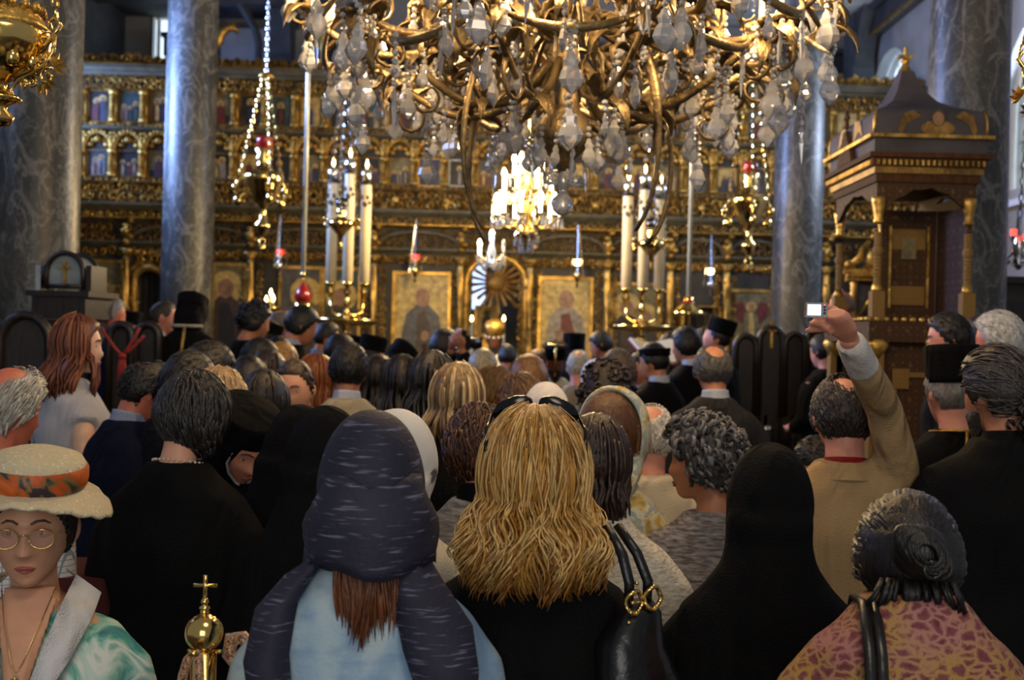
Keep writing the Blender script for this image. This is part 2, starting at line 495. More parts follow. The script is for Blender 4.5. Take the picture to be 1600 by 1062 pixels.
# ------------------------------------------------------------------ the gilded screen
IX0, IY, IRZ = -0.22, 15.5, R(1.2)
ico = thing('iconostasis', 'tall gilded wooden icon screen with rows of painted icons across the sanctuary', 'icon screen', (IX0, IY, 0), IRZ)
zi = lambda y: at(440, y, IY).z
xi = lambda px, py=300: at(px, py, IY).x - IX0
XL, XR = LW - IX0 + .02, RW - IX0 - .02
ZF = 0.22
DOORS = [(xi(214, 470), xi(262, 470), zi(424)), (xi(729, 430), xi(822, 430), zi(392)), (xi(1066, 490), xi(1126, 490), zi(462))]


def scroll_fill(mb, x0, x1, z0, z1, step, y=-0.05, leaf=True, seed=1):
    """carved scrollwork filling a band: spiral stems and curled leaves in relief"""
    r_ = random.Random(seed); h = z1 - z0; rows = max(1, round(h / (step * 1.0))); n = max(1, int((x1 - x0) / step))
    for j in range(rows):
        for i in range(n):
            cx = x0 + (i + .5) * (x1 - x0) / n + r_.uniform(-.1, .1) * step
            cz = z0 + (j + .5) * h / rows + r_.uniform(-.08, .08) * step
            s = min(step * .52, h * .52) * r_.uniform(.85, 1.12)
            fl = 1 if (i + j) % 2 else -1
            P = scroll_path(s, 1.15, 8, r_.uniform(0, 6.28), .78, fl)
            yy = y - r_.uniform(0, .025)
            mb.tube([(cx + a, yy - .012 * k / 8, cz + b) for k, (a, b) in enumerate(P)], [s * .16 + .003] * 4 + [s * .2 + .004] * 3 + [s * .26] * 2, 4, 0, 1, None, True)
            if leaf:
                for q in range(2):
                    a = r_.uniform(0, 6.28); rr = s * .95
                    mb.ball((cx + rr * math.cos(a), yy, cz + rr * math.sin(a)), (s * .3, .022, s * .17), 5, 3, 0, None)


def band(name, z0, z1, x0, x1, d, mat='board', y0=0.0):
    return MB().box(((x0 + x1) / 2, y0 - d / 2, (z0 + z1) / 2), (x1 - x0, d, z1 - z0)).build(name, mat, ico, False)


def moulding(name, z0, z1, out, mat, x0=None, x1=None):
    x0 = XL if x0 is None else x0; x1 = XR if x1 is None else x1; h = z1 - z0
    prof = [(0, 0), (-out * .35, 0), (-out * .5, h * .3), (-out * .8, h * .45), (-out * .85, h * .65), (-out, h * .7), (-out, h), (0, h)]
    return MB().loft([[(x, a, z0 + b) for a, b in prof] for x in (x0, x1)]).build(name, mat, ico, False)


# backing boards round the three openings, recess shade put into their dark colour
zt = zi(98)
xs = [XL] + [v for a, b, _ in DOORS for v in (a, b)] + [XR]
for a, b in zip(xs[0::2], xs[1::2]):
    band('backing_board', ZF, zt, a, b, 0.08, 'board_dark', 0.08)
for a, b, z in DOORS:
    band('backing_board', z, zt, a, b, 0.08, 'board_dark', 0.08)

YS = dict(crest=(94, 114), beam=(115, 128), fr1=(129, 150), row1=(151, 201), led1=(202, 209), bm1=(209, 214), arch=(215, 243), row2=(243, 286), led2=(287, 293),
          big=(294, 324), bm2=(325, 336), thin=(336, 348), line=(348, 352), pan=(356, 384), bm3=(384, 391), low=(392, 408))
Z = {k: (zi(b), zi(a)) for k, (a, b) in YS.items()}
# crest: pierced scrollwork standing above the top beam
mb = MB(); scroll_fill(mb, XL, XR, Z['crest'][0], Z['crest'][1] + .02, .15, -.04, True, 3); scroll_fill(mb, XL, XR, Z['crest'][0], Z['crest'][1] - .04, .10, -.02, True, 31)
tag(mb.build('carved_crest', 'gilt', ico, False, None, False), kind='stuff')
moulding('cornice', *Z['beam'], .22, 'board'); moulding('cornice', Z['beam'][1] - .02, Z['beam'][1] + .015, .25, 'gilt_dark')
for key, st, y, sd in (('fr1', .105, -.05, 5), ('led1', .07, -.09, 6), ('led2', .07, -.09, 7), ('big', .135, -.08, 8), ('thin', .10, -.07, 9), ('low', .12, -.05, 10)):
    mb = MB(); scroll_fill(mb, XL, XR, *Z[key], st, y, True, sd)
    tag(mb.build('carved_frieze', 'gilt', ico, False, None, False), kind='stuff')
mb = MB(); scroll_fill(mb, XL, XR, *Z['big'], .085, -.05, True, 18); scroll_fill(mb, XL, XR, *Z['pan'], .13, -.04, True, 19)
tag(mb.build('carved_frieze', 'gilt_dark', ico, False, None, False), kind='stuff')
moulding('cornice', *Z['bm1'], .16, 'board'); moulding('cornice', *Z['bm2'], .20, 'board'); moulding('cornice', *Z['line'], .22, 'gilt'); moulding('cornice', *Z['bm3'], .14, 'board')
moulding('cornice', Z['led2'][0] - .02, Z['led2'][0], .14, 'gilt_dark'); moulding('cornice', Z['fr1'][0] - .01, Z['fr1'][0] + .01, .1, 'gilt_dark')
# gilded discs on the big frieze
for px in (455, 620, 700, 930, 1095):
    MB().ball((xi(px), -.12, (Z['big'][0] + Z['big'][1]) / 2), (.045, .02, .045), 10, 6).build('rosette', 'gilt', ico)

# the two rows of small icons
P_COL = {'gold': (.50, .36, .11), 'sky': (.06, .075, .10), 'blue': (.035, .05, .10), 'red': (.16, .03, .02), 'brown': (.07, .045, .03), 'dark': (.02, .02, .022),
         'cream': (.33, .28, .20), 'green': (.05, .08, .05), 'skin': (.28, .15, .08), 'teal': (.05, .09, .09), 'olive': (.20, .17, .08), 'grey': (.10, .10, .10), 'white': (.6, .6, .58)}
for k, c in P_COL.items(): M['paint_' + k] = plain('icon_paint_' + k, c if k in ('white', 'skin', 'gold') else tuple(v * .8 for v in c), .5, 0, .4, 16, .05, 40)


def figure(mb, x, z, h, robe, halo, face, y, inner=None, wings=None):
    """a standing saint: robe, inner robe, head, halo as thin painted relief (material indices)"""
    w = h * .2
    mb.prism([(x + .16 * h * math.cos(2 * PI * i / 12), z + h * .84 + .16 * h * math.sin(2 * PI * i / 12)) for i in range(12)], y - .003, y, halo)
    if wings is not None:
        for s in (-1, 1):
            mb.prism([(x + s * w * .4, z + .75 * h), (x + s * w * 1.3, z + 1.0 * h), (x + s * w * 2.3, z + .92 * h), (x + s * w * 2.2, z + .6 * h), (x + s * w * 1.2, z + .38 * h), (x + s * w * .5, z + .5 * h)], y - .003, y, wings)
    mb.prism([(x - w * .95, z), (x + w * .95, z), (x + w * 1.0, z + .45 * h), (x + w * .8, z + .66 * h), (x + w * .28, z + .76 * h), (x - w * .28, z + .76 * h), (x - w * .8, z + .66 * h), (x - w * 1.0, z + .45 * h)], y - .006, y, robe)
    if inner is not None:
        mb.prism([(x - w * .3, z + .05 * h), (x + w * .4, z + .02 * h), (x + w * .45, z + .5 * h), (x + w * .15, z + .7 * h), (x - w * .25, z + .68 * h)], y - .009, y - .006, inner)
    mb.prism([(x + .075 * h * math.cos(2 * PI * i / 10), z + h * .83 + .095 * h * math.sin(2 * PI * i / 10)) for i in range(10)], y - .01, y, face)


COLS = list(P_COL)
ix = {c: i for i, c in enumerate(COLS)}
MATS = ['paint_' + c for c in COLS]


def icon(x, z0, z1, w, bgc, figs, frame=None, name='icon', ground=None, fmat='gilt', label=None):
    """figs: (dx fraction, height fraction, robe, inner)"""
    mb = MB(); h = z1 - z0
    mb.box((x, -.012, (z0 + z1) / 2), (w, .024, h), ix[bgc])
    if ground: mb.prism([(x - w / 2 + .004, z0 + .004), (x + w / 2 - .004, z0 + .004), (x + w / 2 - .004, z0 + h * .3), (x + w * .1, z0 + h * .36), (x - w / 2 + .004, z0 + h * .26)], -.026, -.024, ix[ground])
    for dx, fh, robe, inner in figs:
        figure(mb, x + dx * w, z0 + h * .03, h * fh, ix[robe], ix['gold'], ix['skin'], -.026, ix[inner])
    o = mb.build(name, MATS, ico, False)
    if label: o['label'] = label
    if frame:
        f = MB(); t = frame
        for sx in (-1, 1): f.box((x + sx * (w / 2 + t / 2), -.025, (z0 + z1) / 2), (t, .05, h + 2 * t))
        f.box((x, -.025, z1 + t / 2), (w, .05, t)); f.box((x, -.025, z0 - t / 2), (w, .05, t))
        f.build('icon_frame', fmat, o, False)
    return o


step = 46.6 * IY / F
xc = xi(391)
bays = []
k = math.floor((XL + .15 - xc) / step) + 1
while xc + k * step < XR - .1:
    bays.append(xc + k * step); k += 1
ri = random.Random(4)
BG = ['gold', 'sky', 'olive', 'dark', 'dark', 'grey', 'teal', 'olive']
post0 = None
pr = Z['row1']; pr2 = Z['row2']


def post_mb(h):
    mb = MB(); N = 15
    mb.box((0, -.06, .03), (.10, .12, .06)).box((0, -.06, h - .03), (.10, .12, .06))
    for s in (-.021,):
        mb.lathe([(.026 + (.008 if i % 2 else 0), .06 + (h - .12) * i / N) for i in range(N + 1)], 8, (s, -.075, 0))
    mb.box((.03, -.05, h / 2), (.03, .06, h))
    for i in range(7): mb.ball((s - .002, -.105, .09 + (h - .18) * i / 6), (.02, .012, .018), 6, 4)
    return mb


p1 = p2 = a1 = None
for i, x in enumerate(bays):
    xp = x + step / 2
    for row, (za, zb) in enumerate((pr, pr2)):
        w = step - .115; c = BG[(i * 3 + row * 5 + ri.randrange(3)) % 8]
        nf = ri.choice((1, 1, 2, 3)); figs = []
        for q in range(nf):
            figs.append(((q - (nf - 1) / 2) * .3, ri.uniform(.72, .9) if nf < 3 else ri.uniform(.5, .75), ri.choice(('red', 'brown', 'dark', 'blue', 'cream', 'red')), ri.choice(('cream', 'blue', 'red', 'gold', 'green'))))
        px = 800 + (x + IX0) * F / IY
        if row == 1 and abs(px - 671) < 20:          # the dark blue icon with a white curl of a reclining figure
            mb = MB(); mb.box((x, -.012, (za + zb) / 2), (w, .024, zb - za), ix['blue'])
            mb.prism([(x + .075 * math.cos(a / 10), za + .11 + .055 * math.sin(a / 10)) for a in range(0, 60, 5)] + [(x + .035 * math.cos(a / 10), za + .10 + .025 * math.sin(a / 10)) for a in range(55, 0, -6)], -.03, -.024, ix['cream'])
            mb.prism([(x + .03, za + .19), (x + .10, za + .20), (x + .10, za + .185), (x + .05, za + .175)], -.03, -.024, ix['white'])
            io = mb.build('icon', MATS, ico, False)
            f = MB()
            for sx in (-1, 1): f.box((x + sx * w / 2, -.03, (za + zb) / 2), (.015, .05, zb - za))
            f.box((x, -.03, zb), (w, .05, .015)); f.box((x, -.03, za), (w, .05, .015)); f.build('icon_frame', 'gilt', io, False)
        else:
            fm = 'paint_white' if (row == 1 and abs(px - 717) < 20) or (row == 0 and abs(px - 718) < 20) else 'gilt_dark'
            icon(x, za + .02, zb - .02, w - .03, c, figs, .015, ground=ri.choice((None, 'dark', 'brown', 'blue')), fmat=fm)
    if p1 is None:
        p1 = post_mb(pr[1] - pr[0]).build('colonnette', 'gilt', ico); p1.location = (xp, 0, pr[0])
        p2 = post_mb(pr2[1] - pr2[0]).build('colonnette', 'gilt', ico); p2.location = (xp, 0, pr2[0])
        mb = MB(); ha = Z['arch'][1] - Z['arch'][0]; wv = step * .44
        mb.tube([(wv * math.cos(PI * t / 12), -.06, ha * .95 * math.sin(PI * t / 12)) for t in range(13)], [.026] * 13, 6)
        for t in range(1, 12): mb.ball((wv * 1.12 * math.cos(PI * t / 12), -.085, ha * 1.05 * math.sin(PI * t / 12)), (.03, .022, .026), 5, 3)
        for s in (-1, 1):
            for t in range(3): mb.ball((s * (wv + .0), -.08, ha * (.45 + .22 * t)), (.03, .025, .03), 5, 3)
        for t in range(5): mb.ball((wv * .62 * math.cos(PI * (t + .5) / 5), -.03, ha * .5 * math.sin(PI * (t + .5) / 5) + .03), (.05, .03, .04), 6, 4)
        mb.ball((0, -.08, ha * .55), (.05, .03, .05), 6, 4)
        a1 = mb.build('carved_arch', 'gilt', ico); a1.location = (x, 0, Z['arch'][0])
    else:
        dup(p1, ico, (xp, 0, pr[0])); dup(p2, ico, (xp, 0, pr2[0])); dup(a1, ico, (x, 0, Z['arch'][0]))

# crest figures: gilded dragons rearing above the crest
for px, py, s in ((352, 62, 1), (522, 45, 1), (1245, 80, -1), (1105, 60, -1)):
    p = at(px, py, IY); x, z = p.x - IX0, p.z
    mb = MB()
    pth = [(x - s * .10, -.03, Z['crest'][1] - .02), (x - s * .13, -.03, z - .15), (x - s * .06, -.04, z - .06), (x - s * .03, -.05, z + .04), (x + s * .06, -.06, z + .12), (x + s * .15, -.06, z + .13), (x + s * .2, -.05, z + .06)]
    mb.tube(pth, [.05, .06, .075, .065, .055, .05, .02], 7)
    for q in range(6): mb.ball((x - s * .02 + s * .03 * q, -.05, z + .02 + .03 * q), (.05, .03, .035), 6, 4)
    mb.tube([(x, -.03, z), (x - s * .1, -.05, z + .05), (x - s * .16, -.05, z - .02)], [.03, .025, .008], 5)
    mb.build('crest_dragon', 'gilt', ico)

# lower tier: twisted columns, arches, great icons
zc1, zc0 = zi(352), ZF
BIG = [(130, 192), (335, 386), (437, 560), (612, 706), (842, 938), (956, 1034), (1142, 1210), (1300, 1372)]
cols = [205, 396, 586, 720, 828, 948, 1046, 1134, 1222, 1290]


def twisted(px):
    x = xi(px, 440); mb = MB(); h = zi(392) - ZF; N = 30
    rings = []
    for i in range(N + 1):
        a = i * .55; rings.append([(x + (.042 + .012 * math.cos(3 * (t * 2 * PI / 12) + a)) * math.cos(t * 2 * PI / 12), -.13 + (.042 + .012 * math.cos(3 * (t * 2 * PI / 12) + a)) * math.sin(t * 2 * PI / 12), ZF + .3 + (h - .42) * i / N) for t in range(12)])
    mb.loft(rings)
    mb.box((x, -.1, ZF + .15), (.16, .2, .3)).box((x, -.1, ZF + h - .06), (.15, .18, .05)).lathe([(.05, 0), (.075, .04), (.06, .06)], 10, (x, -.13, ZF + h - .13))
    c = mb.build('twisted_column', 'gilt', ico)
    mb = MB()
    for i in range(16):
        a = i * 1.1; mb.ball((x + .058 * math.cos(a), -.13 + .058 * math.sin(a), ZF + .36 + (h - .5) * i / 16), (.028, .024, .02), 5, 3)
    mb.build('vine', 'gilt', c)
    f = MB()
    for i in range(5): f.ball((x + .05 * math.sin(i * 2), -.15, zi(392) + .06 + .07 * i), (.05, .045, .04), 6, 4)
    f.tube([(x, -.05, zi(385)), (x, -.18, zi(372)), (x + .02, -.2, zi(362))], [.04, .055, .02], 6)
    f.build('bracket', 'gilt', c)


for px in cols: twisted(px)
for a, b in zip(cols, cols[1:]):                # segmental arch board of every bay, with scrolls in the spandrels
    xa, xb = xi(a, 440) + .03, xi(b, 440) - .03; xm, hw = (xa + xb) / 2, (xb - xa) / 2
    if hw < .1 or (a, b) == (720, 828): continue
    z0, z1 = zi(386), zi(358)
    mb = MB()
    mb.tube([(xm + hw * math.cos(PI * t / 14), -.08, z0 + (z1 - z0) * math.sin(PI * t / 14) ** .7) for t in range(15)], .026, 5)
    mb.build('arch_moulding', 'board', ico)
    mb = MB(); scroll_fill(mb, xa, xb, zi(408), zi(393), .11, -.075, True, a); tag(mb.build('carved_lintel', 'gilt', ico, False), kind='stuff')


def big_icon(px0, px1, ytop, bgc, figs, label, ground=None, frame=.04):
    x0, x1 = xi(px0, 470), xi(px1, 470)
    return icon((x0 + x1) / 2, ZF + .95, zi(ytop), x1 - x0, bgc, figs, frame, 'great_icon', ground, 'gilt', label)


big_icon(150, 194, 418, 'olive', [(-.2, .8, 'brown', 'dark'), (.22, .78, 'dark', 'grey')], 'dim olive icon of two dark saints')
big_icon(338, 384, 418, 'olive', [(-.12, .93, 'brown', 'dark')], 'olive icon with one dark brown robed figure')
big_icon(441, 500, 420, 'grey', [(.15, .9, 'olive', 'brown')], 'grey icon of a standing saint')
big_icon(508, 560, 420, 'green', [(0, .88, 'brown', 'dark')], 'dark green icon of a standing saint')
o = big_icon(618, 700, 424, 'gold', [(0.02, .92, 'grey', 'brown'), (.08, .5, 'red', 'brown')], 'bright gold icon of a seated mother and child')
o = big_icon(845, 922, 426, 'gold', [(0.02, .95, 'cream', 'red'), (-.1, .55, 'red', 'cream')], 'bright gold icon of a red and white robed figure')
big_icon(958, 1030, 432, 'olive', [(-.2, .9, 'dark', 'brown'), (.2, .8, 'brown', 'green')], 'shadowed olive icon of two dark figures')
mb_i = big_icon(1142, 1208, 438, 'olive', [(-.25, .55, 'green', 'brown'), (.25, .55, 'brown', 'olive')], 'olive icon with a red winged angel over two saints')
x0, x1, zt_ = xi(1142, 470), xi(1208, 470), zi(438); mb = MB()
figure(mb, (x0 + x1) / 2, zt_ - .62, .5, ix['olive'], ix['gold'], ix['skin'], -.03, ix['gold'], ix['red']); mb.build('painted_angel', MATS, mb_i, False)
big_icon(1302, 1372, 440, 'olive', [(-.2, .85, 'dark', 'brown'), (.2, .8, 'brown', 'dark')], 'dim olive icon at the dark end of the screen')
r9 = random.Random(12)
for i, px in enumerate(cols):                     # carved gilt strips flanking every twisted column
    x = xi(px, 440); mb = MB()
    for s in (-1, 1): scroll_fill(mb, x + s * .11 - .045, x + s * .11 + .045, ZF + .95, zi(412), .09, -.02, True, i * 2 + s)
    tag(mb.build('carved_strip', 'gilt', ico, False), kind='stuff')
# dado panels beneath
for a, b in BIG:
    x0, x1 = xi(a, 500), xi(b, 500)
    MB().box(((x0 + x1) / 2, -.03, ZF + .45), (x1 - x0, .06, .7)).box(((x0 + x1) / 2, -.07, ZF + .45), ((x1 - x0) * .7, .04, .45)).build('dado_panel', 'board', ico, False)
# door surrounds
for (a, b, z), nm in zip(DOORS, ('side_doorway', 'royal_doorway', 'side_doorway')):
    mb = MB(); xm, hw = (a + b) / 2, (b - a) / 2
    if nm == 'royal_doorway' or a < 0:
        zs = z - hw * .9
        pts = [(a, -.05, ZF)] + [(xm - hw * math.cos(PI * t / 14), -.05, zs + hw * .9 * math.sin(PI * t / 14)) for t in range(15)] + [(b, -.05, ZF)]
        mb.tube(pts, .055, 6); mb2 = MB()
        mb2.tube([(p[0] + (.075 if p[0] > xm else -.075 if p[0] < xm else 0), -.02, p[2] + (.07 if p[2] > zs else 0)) for p in pts], .03, 5)
        s = MB()                                                    # spandrels closing the arch's corners
        for sg in (-1, 1):
            poly = [(xm + sg * hw * math.cos(PI * t / 14), zs + hw * .9 * math.sin(PI * t / 14)) for t in range(8)] + [(xm, z + .02), (xm + sg * hw, z + .02)]
            s.prism(poly, -.01, .05)
        s.build('spandrel', 'board', ico, False)
        sf = MB(); scroll_fill(sf, a + .02, b - .02, z - .02, z + .16, .12, -.04, True, 77); tag(sf.build('carved_spandrel', 'gilt', ico, False), kind='stuff')
    else:
        pts = [(a, -.05, ZF), (a, -.05, z), (b, -.05, z), (b, -.05, ZF)]
        mb.tube(pts, .05, 4); mb2 = MB().tube([(a + .1, .0, ZF), (a + .1, .0, z - .1), (b - .1, 0, z - .1), (b - .1, 0, ZF)], .03, 4)
    o = mb.build(nm, 'gilt', ico); mb2.build('door_moulding', 'gilt_dark', o)
# dark hangings closing the two side doors
for (a, b, z) in (DOORS[0], DOORS[2]):
    mb = MB(); N = 14
    mb.loft([[(a + (b - a) * i / N, .22 + .02 * math.sin(i * 2.2), zz) for i in range(N + 1)] for zz in (ZF, z + .05)], 0, False, None, False)
    mb.build('door_curtain', 'board_dark', ico)
# sunburst over the royal doors
p = at(775, 442, IY); sx, sz = p.x - IX0, p.z
mb = MB().lathe([(.02, -.02), (.10, -.015), (.115, 0), (.10, .02)], 20, (0, 0, 0), 0, Matrix.Translation((sx, -.02, sz)) @ Matrix.Rotation(PI / 2, 4, 'X'))
sb = mb.build('sunburst_boss', 'gilt_dark', ico)
for i in range(20):
    a = 2 * PI * i / 20 + .1; L = .42 if i % 2 else .33; c, s = math.cos(a), math.sin(a); w = .028
    MB().add([(sx + .11 * c - w * .6 * s, -.03, sz + .11 * s + w * .6 * c), (sx + .11 * c + w * .6 * s, -.03, sz + .11 * s - w * .6 * c),
              (sx + L * c + w * s, -.02, sz + L * s - w * c), (sx + L * c - w * s, -.02, sz + L * s + w * c), (sx + .11 * c, -.055, sz + .11 * s), (sx + L * 1.02 * c, -.04, sz + L * 1.02 * s)],
             [(1, 2, 5, 4), (4, 5, 3, 0), (0, 3, 2, 1), (2, 3, 5), (0, 1, 4)]).build('ray', 'gilt', sb, False)

# ------------------------------------------------------------------ behind the royal doors: altar, icon, apse
p = at(765, 552, 17.0)
al = thing('altar_table', 'white draped altar table behind the royal doors under two tall candles', 'altar', (p.x, 17.0, .22))
MB().box((0, 0, (p.z - .22) / 2), (.98, .6, p.z - .24)).build('table_body', 'board_dark', al, False)
MB().box((0, 0, p.z - .22), (1.06, .7, .03)).box((0, -.345, p.z - .42), (1.06, .012, .42)).build('altar_cloth', 'white', al, False)
for j, px in enumerate((736, 786)):
    q = at(px, 548, 16.85); top = at(px, 503, 16.85)
    c = thing('altar_candle', 'tall white lit altar candle %s the gold framed icon' % ('left of' if j == 0 else 'right of'), 'candle', (q.x, 16.85, p.z + .015))
    h = top.z - p.z
    MB().lathe([(.03, 0), (.035, .02), (.02, .05), (.022, h - .01)], 10).build('shaft', 'white', c)
    MB().lathe([(.004, h), (.022, h + .025), (.018, h + .05), (.003, h + .085)], 8).build('flame', 'flame', c)
q = at(760, 505, 17.4)
ki = thing('altar_icon', 'gold panel icon with a dark hooded figure standing behind the altar', 'icon', (q.x, 17.4, q.z - .27))
mb = MB().box((0, 0, .3), (.30, .03, .42), ix['gold']); figure(mb, 0, .12, .36, ix['dark'], ix['olive'], ix['dark'], -.016, ix['dark']); mb.build('panel', MATS, ki, False)
f = MB()
for s in (-1, 1): f.box((s * .165, -.01, .3), (.03, .05, .48))
f.box((0, -.01, .525), (.36, .05, .03)); f.box((0, -.01, .075), (.36, .05, .03)); f.box((0, .05, -.04), (.1, .05, .26)).box((0, .05, (-.27 - q.z + .22 + .27) / 2 * 1.0), (.08, .05, q.z - .49)); f.build('frame', 'gilt', ki, False)
# apse lining and its small blue lit window
a0, a1 = at(722, 400, 18.2), at(834, 400, 18.2)
mb = MB(); xm = (a0.x + a1.x) / 2; hw = 1.3
mb.loft([[(xm + hw * math.cos(PI * t / 16), 17.5 + .9 * math.sin(PI * t / 16), z) for t in range(17)] for z in (.22, 3.6)], 0, False, None, False)
struct('wall_apse', mb, 'plaster_dark', None, True)
q = at(748, 455, 18.0)
w = bpy.data.objects.new('window_7', None); col.objects.link(w); w['kind'] = 'structure'; w.location = (q.x, 18.02, q.z)
MB().box((0, 0, .1), (.20, .03, .75)).build('pane', 'day_blue', w, False)
f = MB()
for s in (-1, 1): f.box((s * .12, -.02, .1), (.04, .06, .8))
f.box((0, -.02, .5), (.28, .06, .04)); f.build('window_frame', 'board', w, False)
# ------------------------------------------------------------------ the great chandelier
cc = at(885, 60, 4.5)
ch = thing('chandelier', 'great gilt bronze chandelier with curling arms and crystal drops overhead', 'chandelier', (cc.x, cc.y, cc.z))
hz = 0.0


def drop_mesh(h, w, t=.35, beads=2):
    """faceted kite shaped crystal hanging from small beads; top at z = 0"""
    mb = MB(); z = 0.0
    for i in range(beads):
        r = .011; mb.ball((0, 0, z - r), r, 7, 5); z -= 2 * r + .002
    prof = [(.08, 0), (.30, -.05), (.42, -.16), (.62, -.22), (.50, -.36), (.78, -.46), (1.0, -.66), (.72, -.82), (.28, -.94), (.05, -1.0)]
    rings = []
    for a, b in prof:
        x, y = a * w / 2, a * w / 2 * t + .002
        rings.append([(x, 0, z + b * h), (x * .55, y, z + b * h), (-x * .55, y, z + b * h), (-x, 0, z + b * h), (-x * .55, -y, z + b * h), (x * .55, -y, z + b * h)])
    mb.loft(rings)
    return mb


def spear_mesh(h, w):
    mb = MB(); mb.ball((0, 0, -.012), .012, 7, 5)
    mb.lathe([(w * .15, -.026), (w * .5, -.05), (w * .3, -.07), (w * .45, -.09), (w * .4, -h * .6), (w * .2, -h * .85), (.001, -h)], 6)
    return mb


def rosette_mesh(r):
    mb = MB(); mb.ball((0, 0, 0), r * .35, 6, 5)
    for k in range(8):
        a = 2 * PI * k / 8; mb.ball((r * .7 * math.cos(a), 0, r * .7 * math.sin(a)), (r * .32, r * .25, r * .32), 5, 4)
    return mb


D0 = [drop_mesh(.115, .068).build('crystal_pendant', 'crystal', ch, False), drop_mesh(.085, .05).build('crystal_pendant', 'crystal', ch, False),
      spear_mesh(.17, .022).build('crystal_pendant', 'crystal', ch, False), drop_mesh(.14, .085, .35, 3).build('crystal_pendant', 'crystal', ch, False), rosette_mesh(.03).build('crystal_rosette', 'crystal', ch, False)]
used = [False] * 5
pend_pts = []


def pendant(kind, p, rz=None):
    o = D0[kind]
    if used[kind]: o = dup(o, ch, p)
    else: used[kind] = True; o.location = p
    o.rotation_euler = (rnd.uniform(-.08, .08), rnd.uniform(-.08, .08), rnd.uniform(-.6, .6) if rz is None else rz)


# central stem
mb = MB().lathe([(.02, .75), (.045, .72), (.06, .6), (.035, .5), (.05, .42), (.085, .32), (.10, .22), (.07, .12), (.045, .05), (.05, -.05), (.065, -.12), (.05, -.2), (.06, -.28), (.10, -.33), (.115, -.38), (.08, -.44), (.035, -.48), (.02, -.52)], 18)
mb.build('stem', 'bronze', ch)
MB().tube([(0, 0, .72), (0, 0, 2.5), (0, 0, 6.0 - .05)], .014, 6).build('suspension_rod', 'bronze', ch)
MB().lathe([(.004, -.51), (.03, -.535), (.036, -.56), (.02, -.585), (.012, -.60), (.038, -.625), (.045, -.65), (.03, -.68), (.004, -.695)], 12).build('crystal_finial', 'crystal', ch)
for k in range(6): pendant(4, (.05 * math.cos(k), .05 * math.sin(k), -.555 + .01 * (k % 2)), k)


def leaf_mesh(L, w, curl):
    """long acanthus leaf: strip curling away from the arm, with a midrib"""
    mb = MB(); N = 9; rows = []
    for i in range(N + 1):
        t = i / N; a = curl * t * t; x = L * t * math.cos(a * .5); z = -L * t * math.sin(a * .5)
        ww = w * math.sin(PI * min(1, .12 + .88 * t)) * (1 + .18 * math.sin(i * 2.6))
        rows.append([(x, -ww, z + .012), (x, -ww * .5, z), (x, 0, z + .014), (x, ww * .5, z), (x, ww, z + .012)])
    th = [[(p[0], p[1], p[2] - .006) for p in r] for r in rows]
    rings = [r + list(reversed(t)) for r, t in zip(rows, th)]
    return mb.loft(rings)


def arm(a, pts, r0, r1, candle=True, lit=False, curls=True, zc=.0):
    """one S-curved arm in the radial plane at azimuth a with scrolls, leaves, cup, candle and bulb"""
    X = Matrix.Rotation(a, 4, 'Z')
    mb = MB(); n = len(pts)
    # smooth the polyline
    P = []
    for i in range(n - 1):
        p0 = pts[max(i - 1, 0)]; p1_, p2_ = pts[i], pts[i + 1]; p3 = pts[min(i + 2, n - 1)]
        for q in range(4):
            t = q / 4
            P.append(tuple(.5 * ((2 * p1_[k]) + (-p0[k] + p2_[k]) * t + (2 * p0[k] - 5 * p1_[k] + 4 * p2_[k] - p3[k]) * t * t + (-p0[k] + 3 * p1_[k] - 3 * p2_[k] + p3[k]) * t ** 3) for k in range(2)))
    P.append(pts[-1])
    mb.tube([(r, 0, z) for r, z in P], [r0 + (r1 - r0) * i / len(P) for i in range(len(P))], 7, 0, 1.4, X)
    if curls:
        for q, (fi, sz, fl) in enumerate(((.28, .10, 1), (.5, .085, -1), (.72, .11, 1), (.9, .07, -1))):
            cx, cz = P[int(fi * (len(P) - 1))]
            S = scroll_path(sz, 1.1, 12, -PI / 2 if fl > 0 else PI / 2, .75, fl)
            oy = (q % 2 - .5) * .12
            mb.tube([(cx + u, oy * i / 12, cz + (sz if fl > 0 else -sz) + v) for i, (u, v) in enumerate(S)], [.010 - .0005 * i for i in range(13)], 5, 0, 1, X)
    o = mb.build('arm', 'bronze', ch)
    (re, ze) = pts[-1]
    if candle:
        cp = MB().lathe([(.01, -.05), (.02, -.03), (.035, -.015), (.075, .0), (.08, .008), (.03, .012)], 14, (re, 0, ze), 0, X)
        for k in range(8):
            b = 2 * PI * k / 8
            cp.ball((re + .075 * math.cos(b), .075 * math.sin(b), ze - .004), (.018, .018, .012), 5, 3, 0, X)
        cp.build('candle_cup', 'bronze', o)
        MB().lathe([(.013, .01), (.013, .12)], 8, (re, 0, ze), 0, X).build('candle', 'wax', o)
        MB().lathe([(.010, .12), (.022 if lit else .016, .145), (.018 if lit else .013, .172), (.003, .21)], 8, (re, 0, ze), 0, X).build('bulb', 'bulb' if lit else 'wax', o)
    return X, P, o


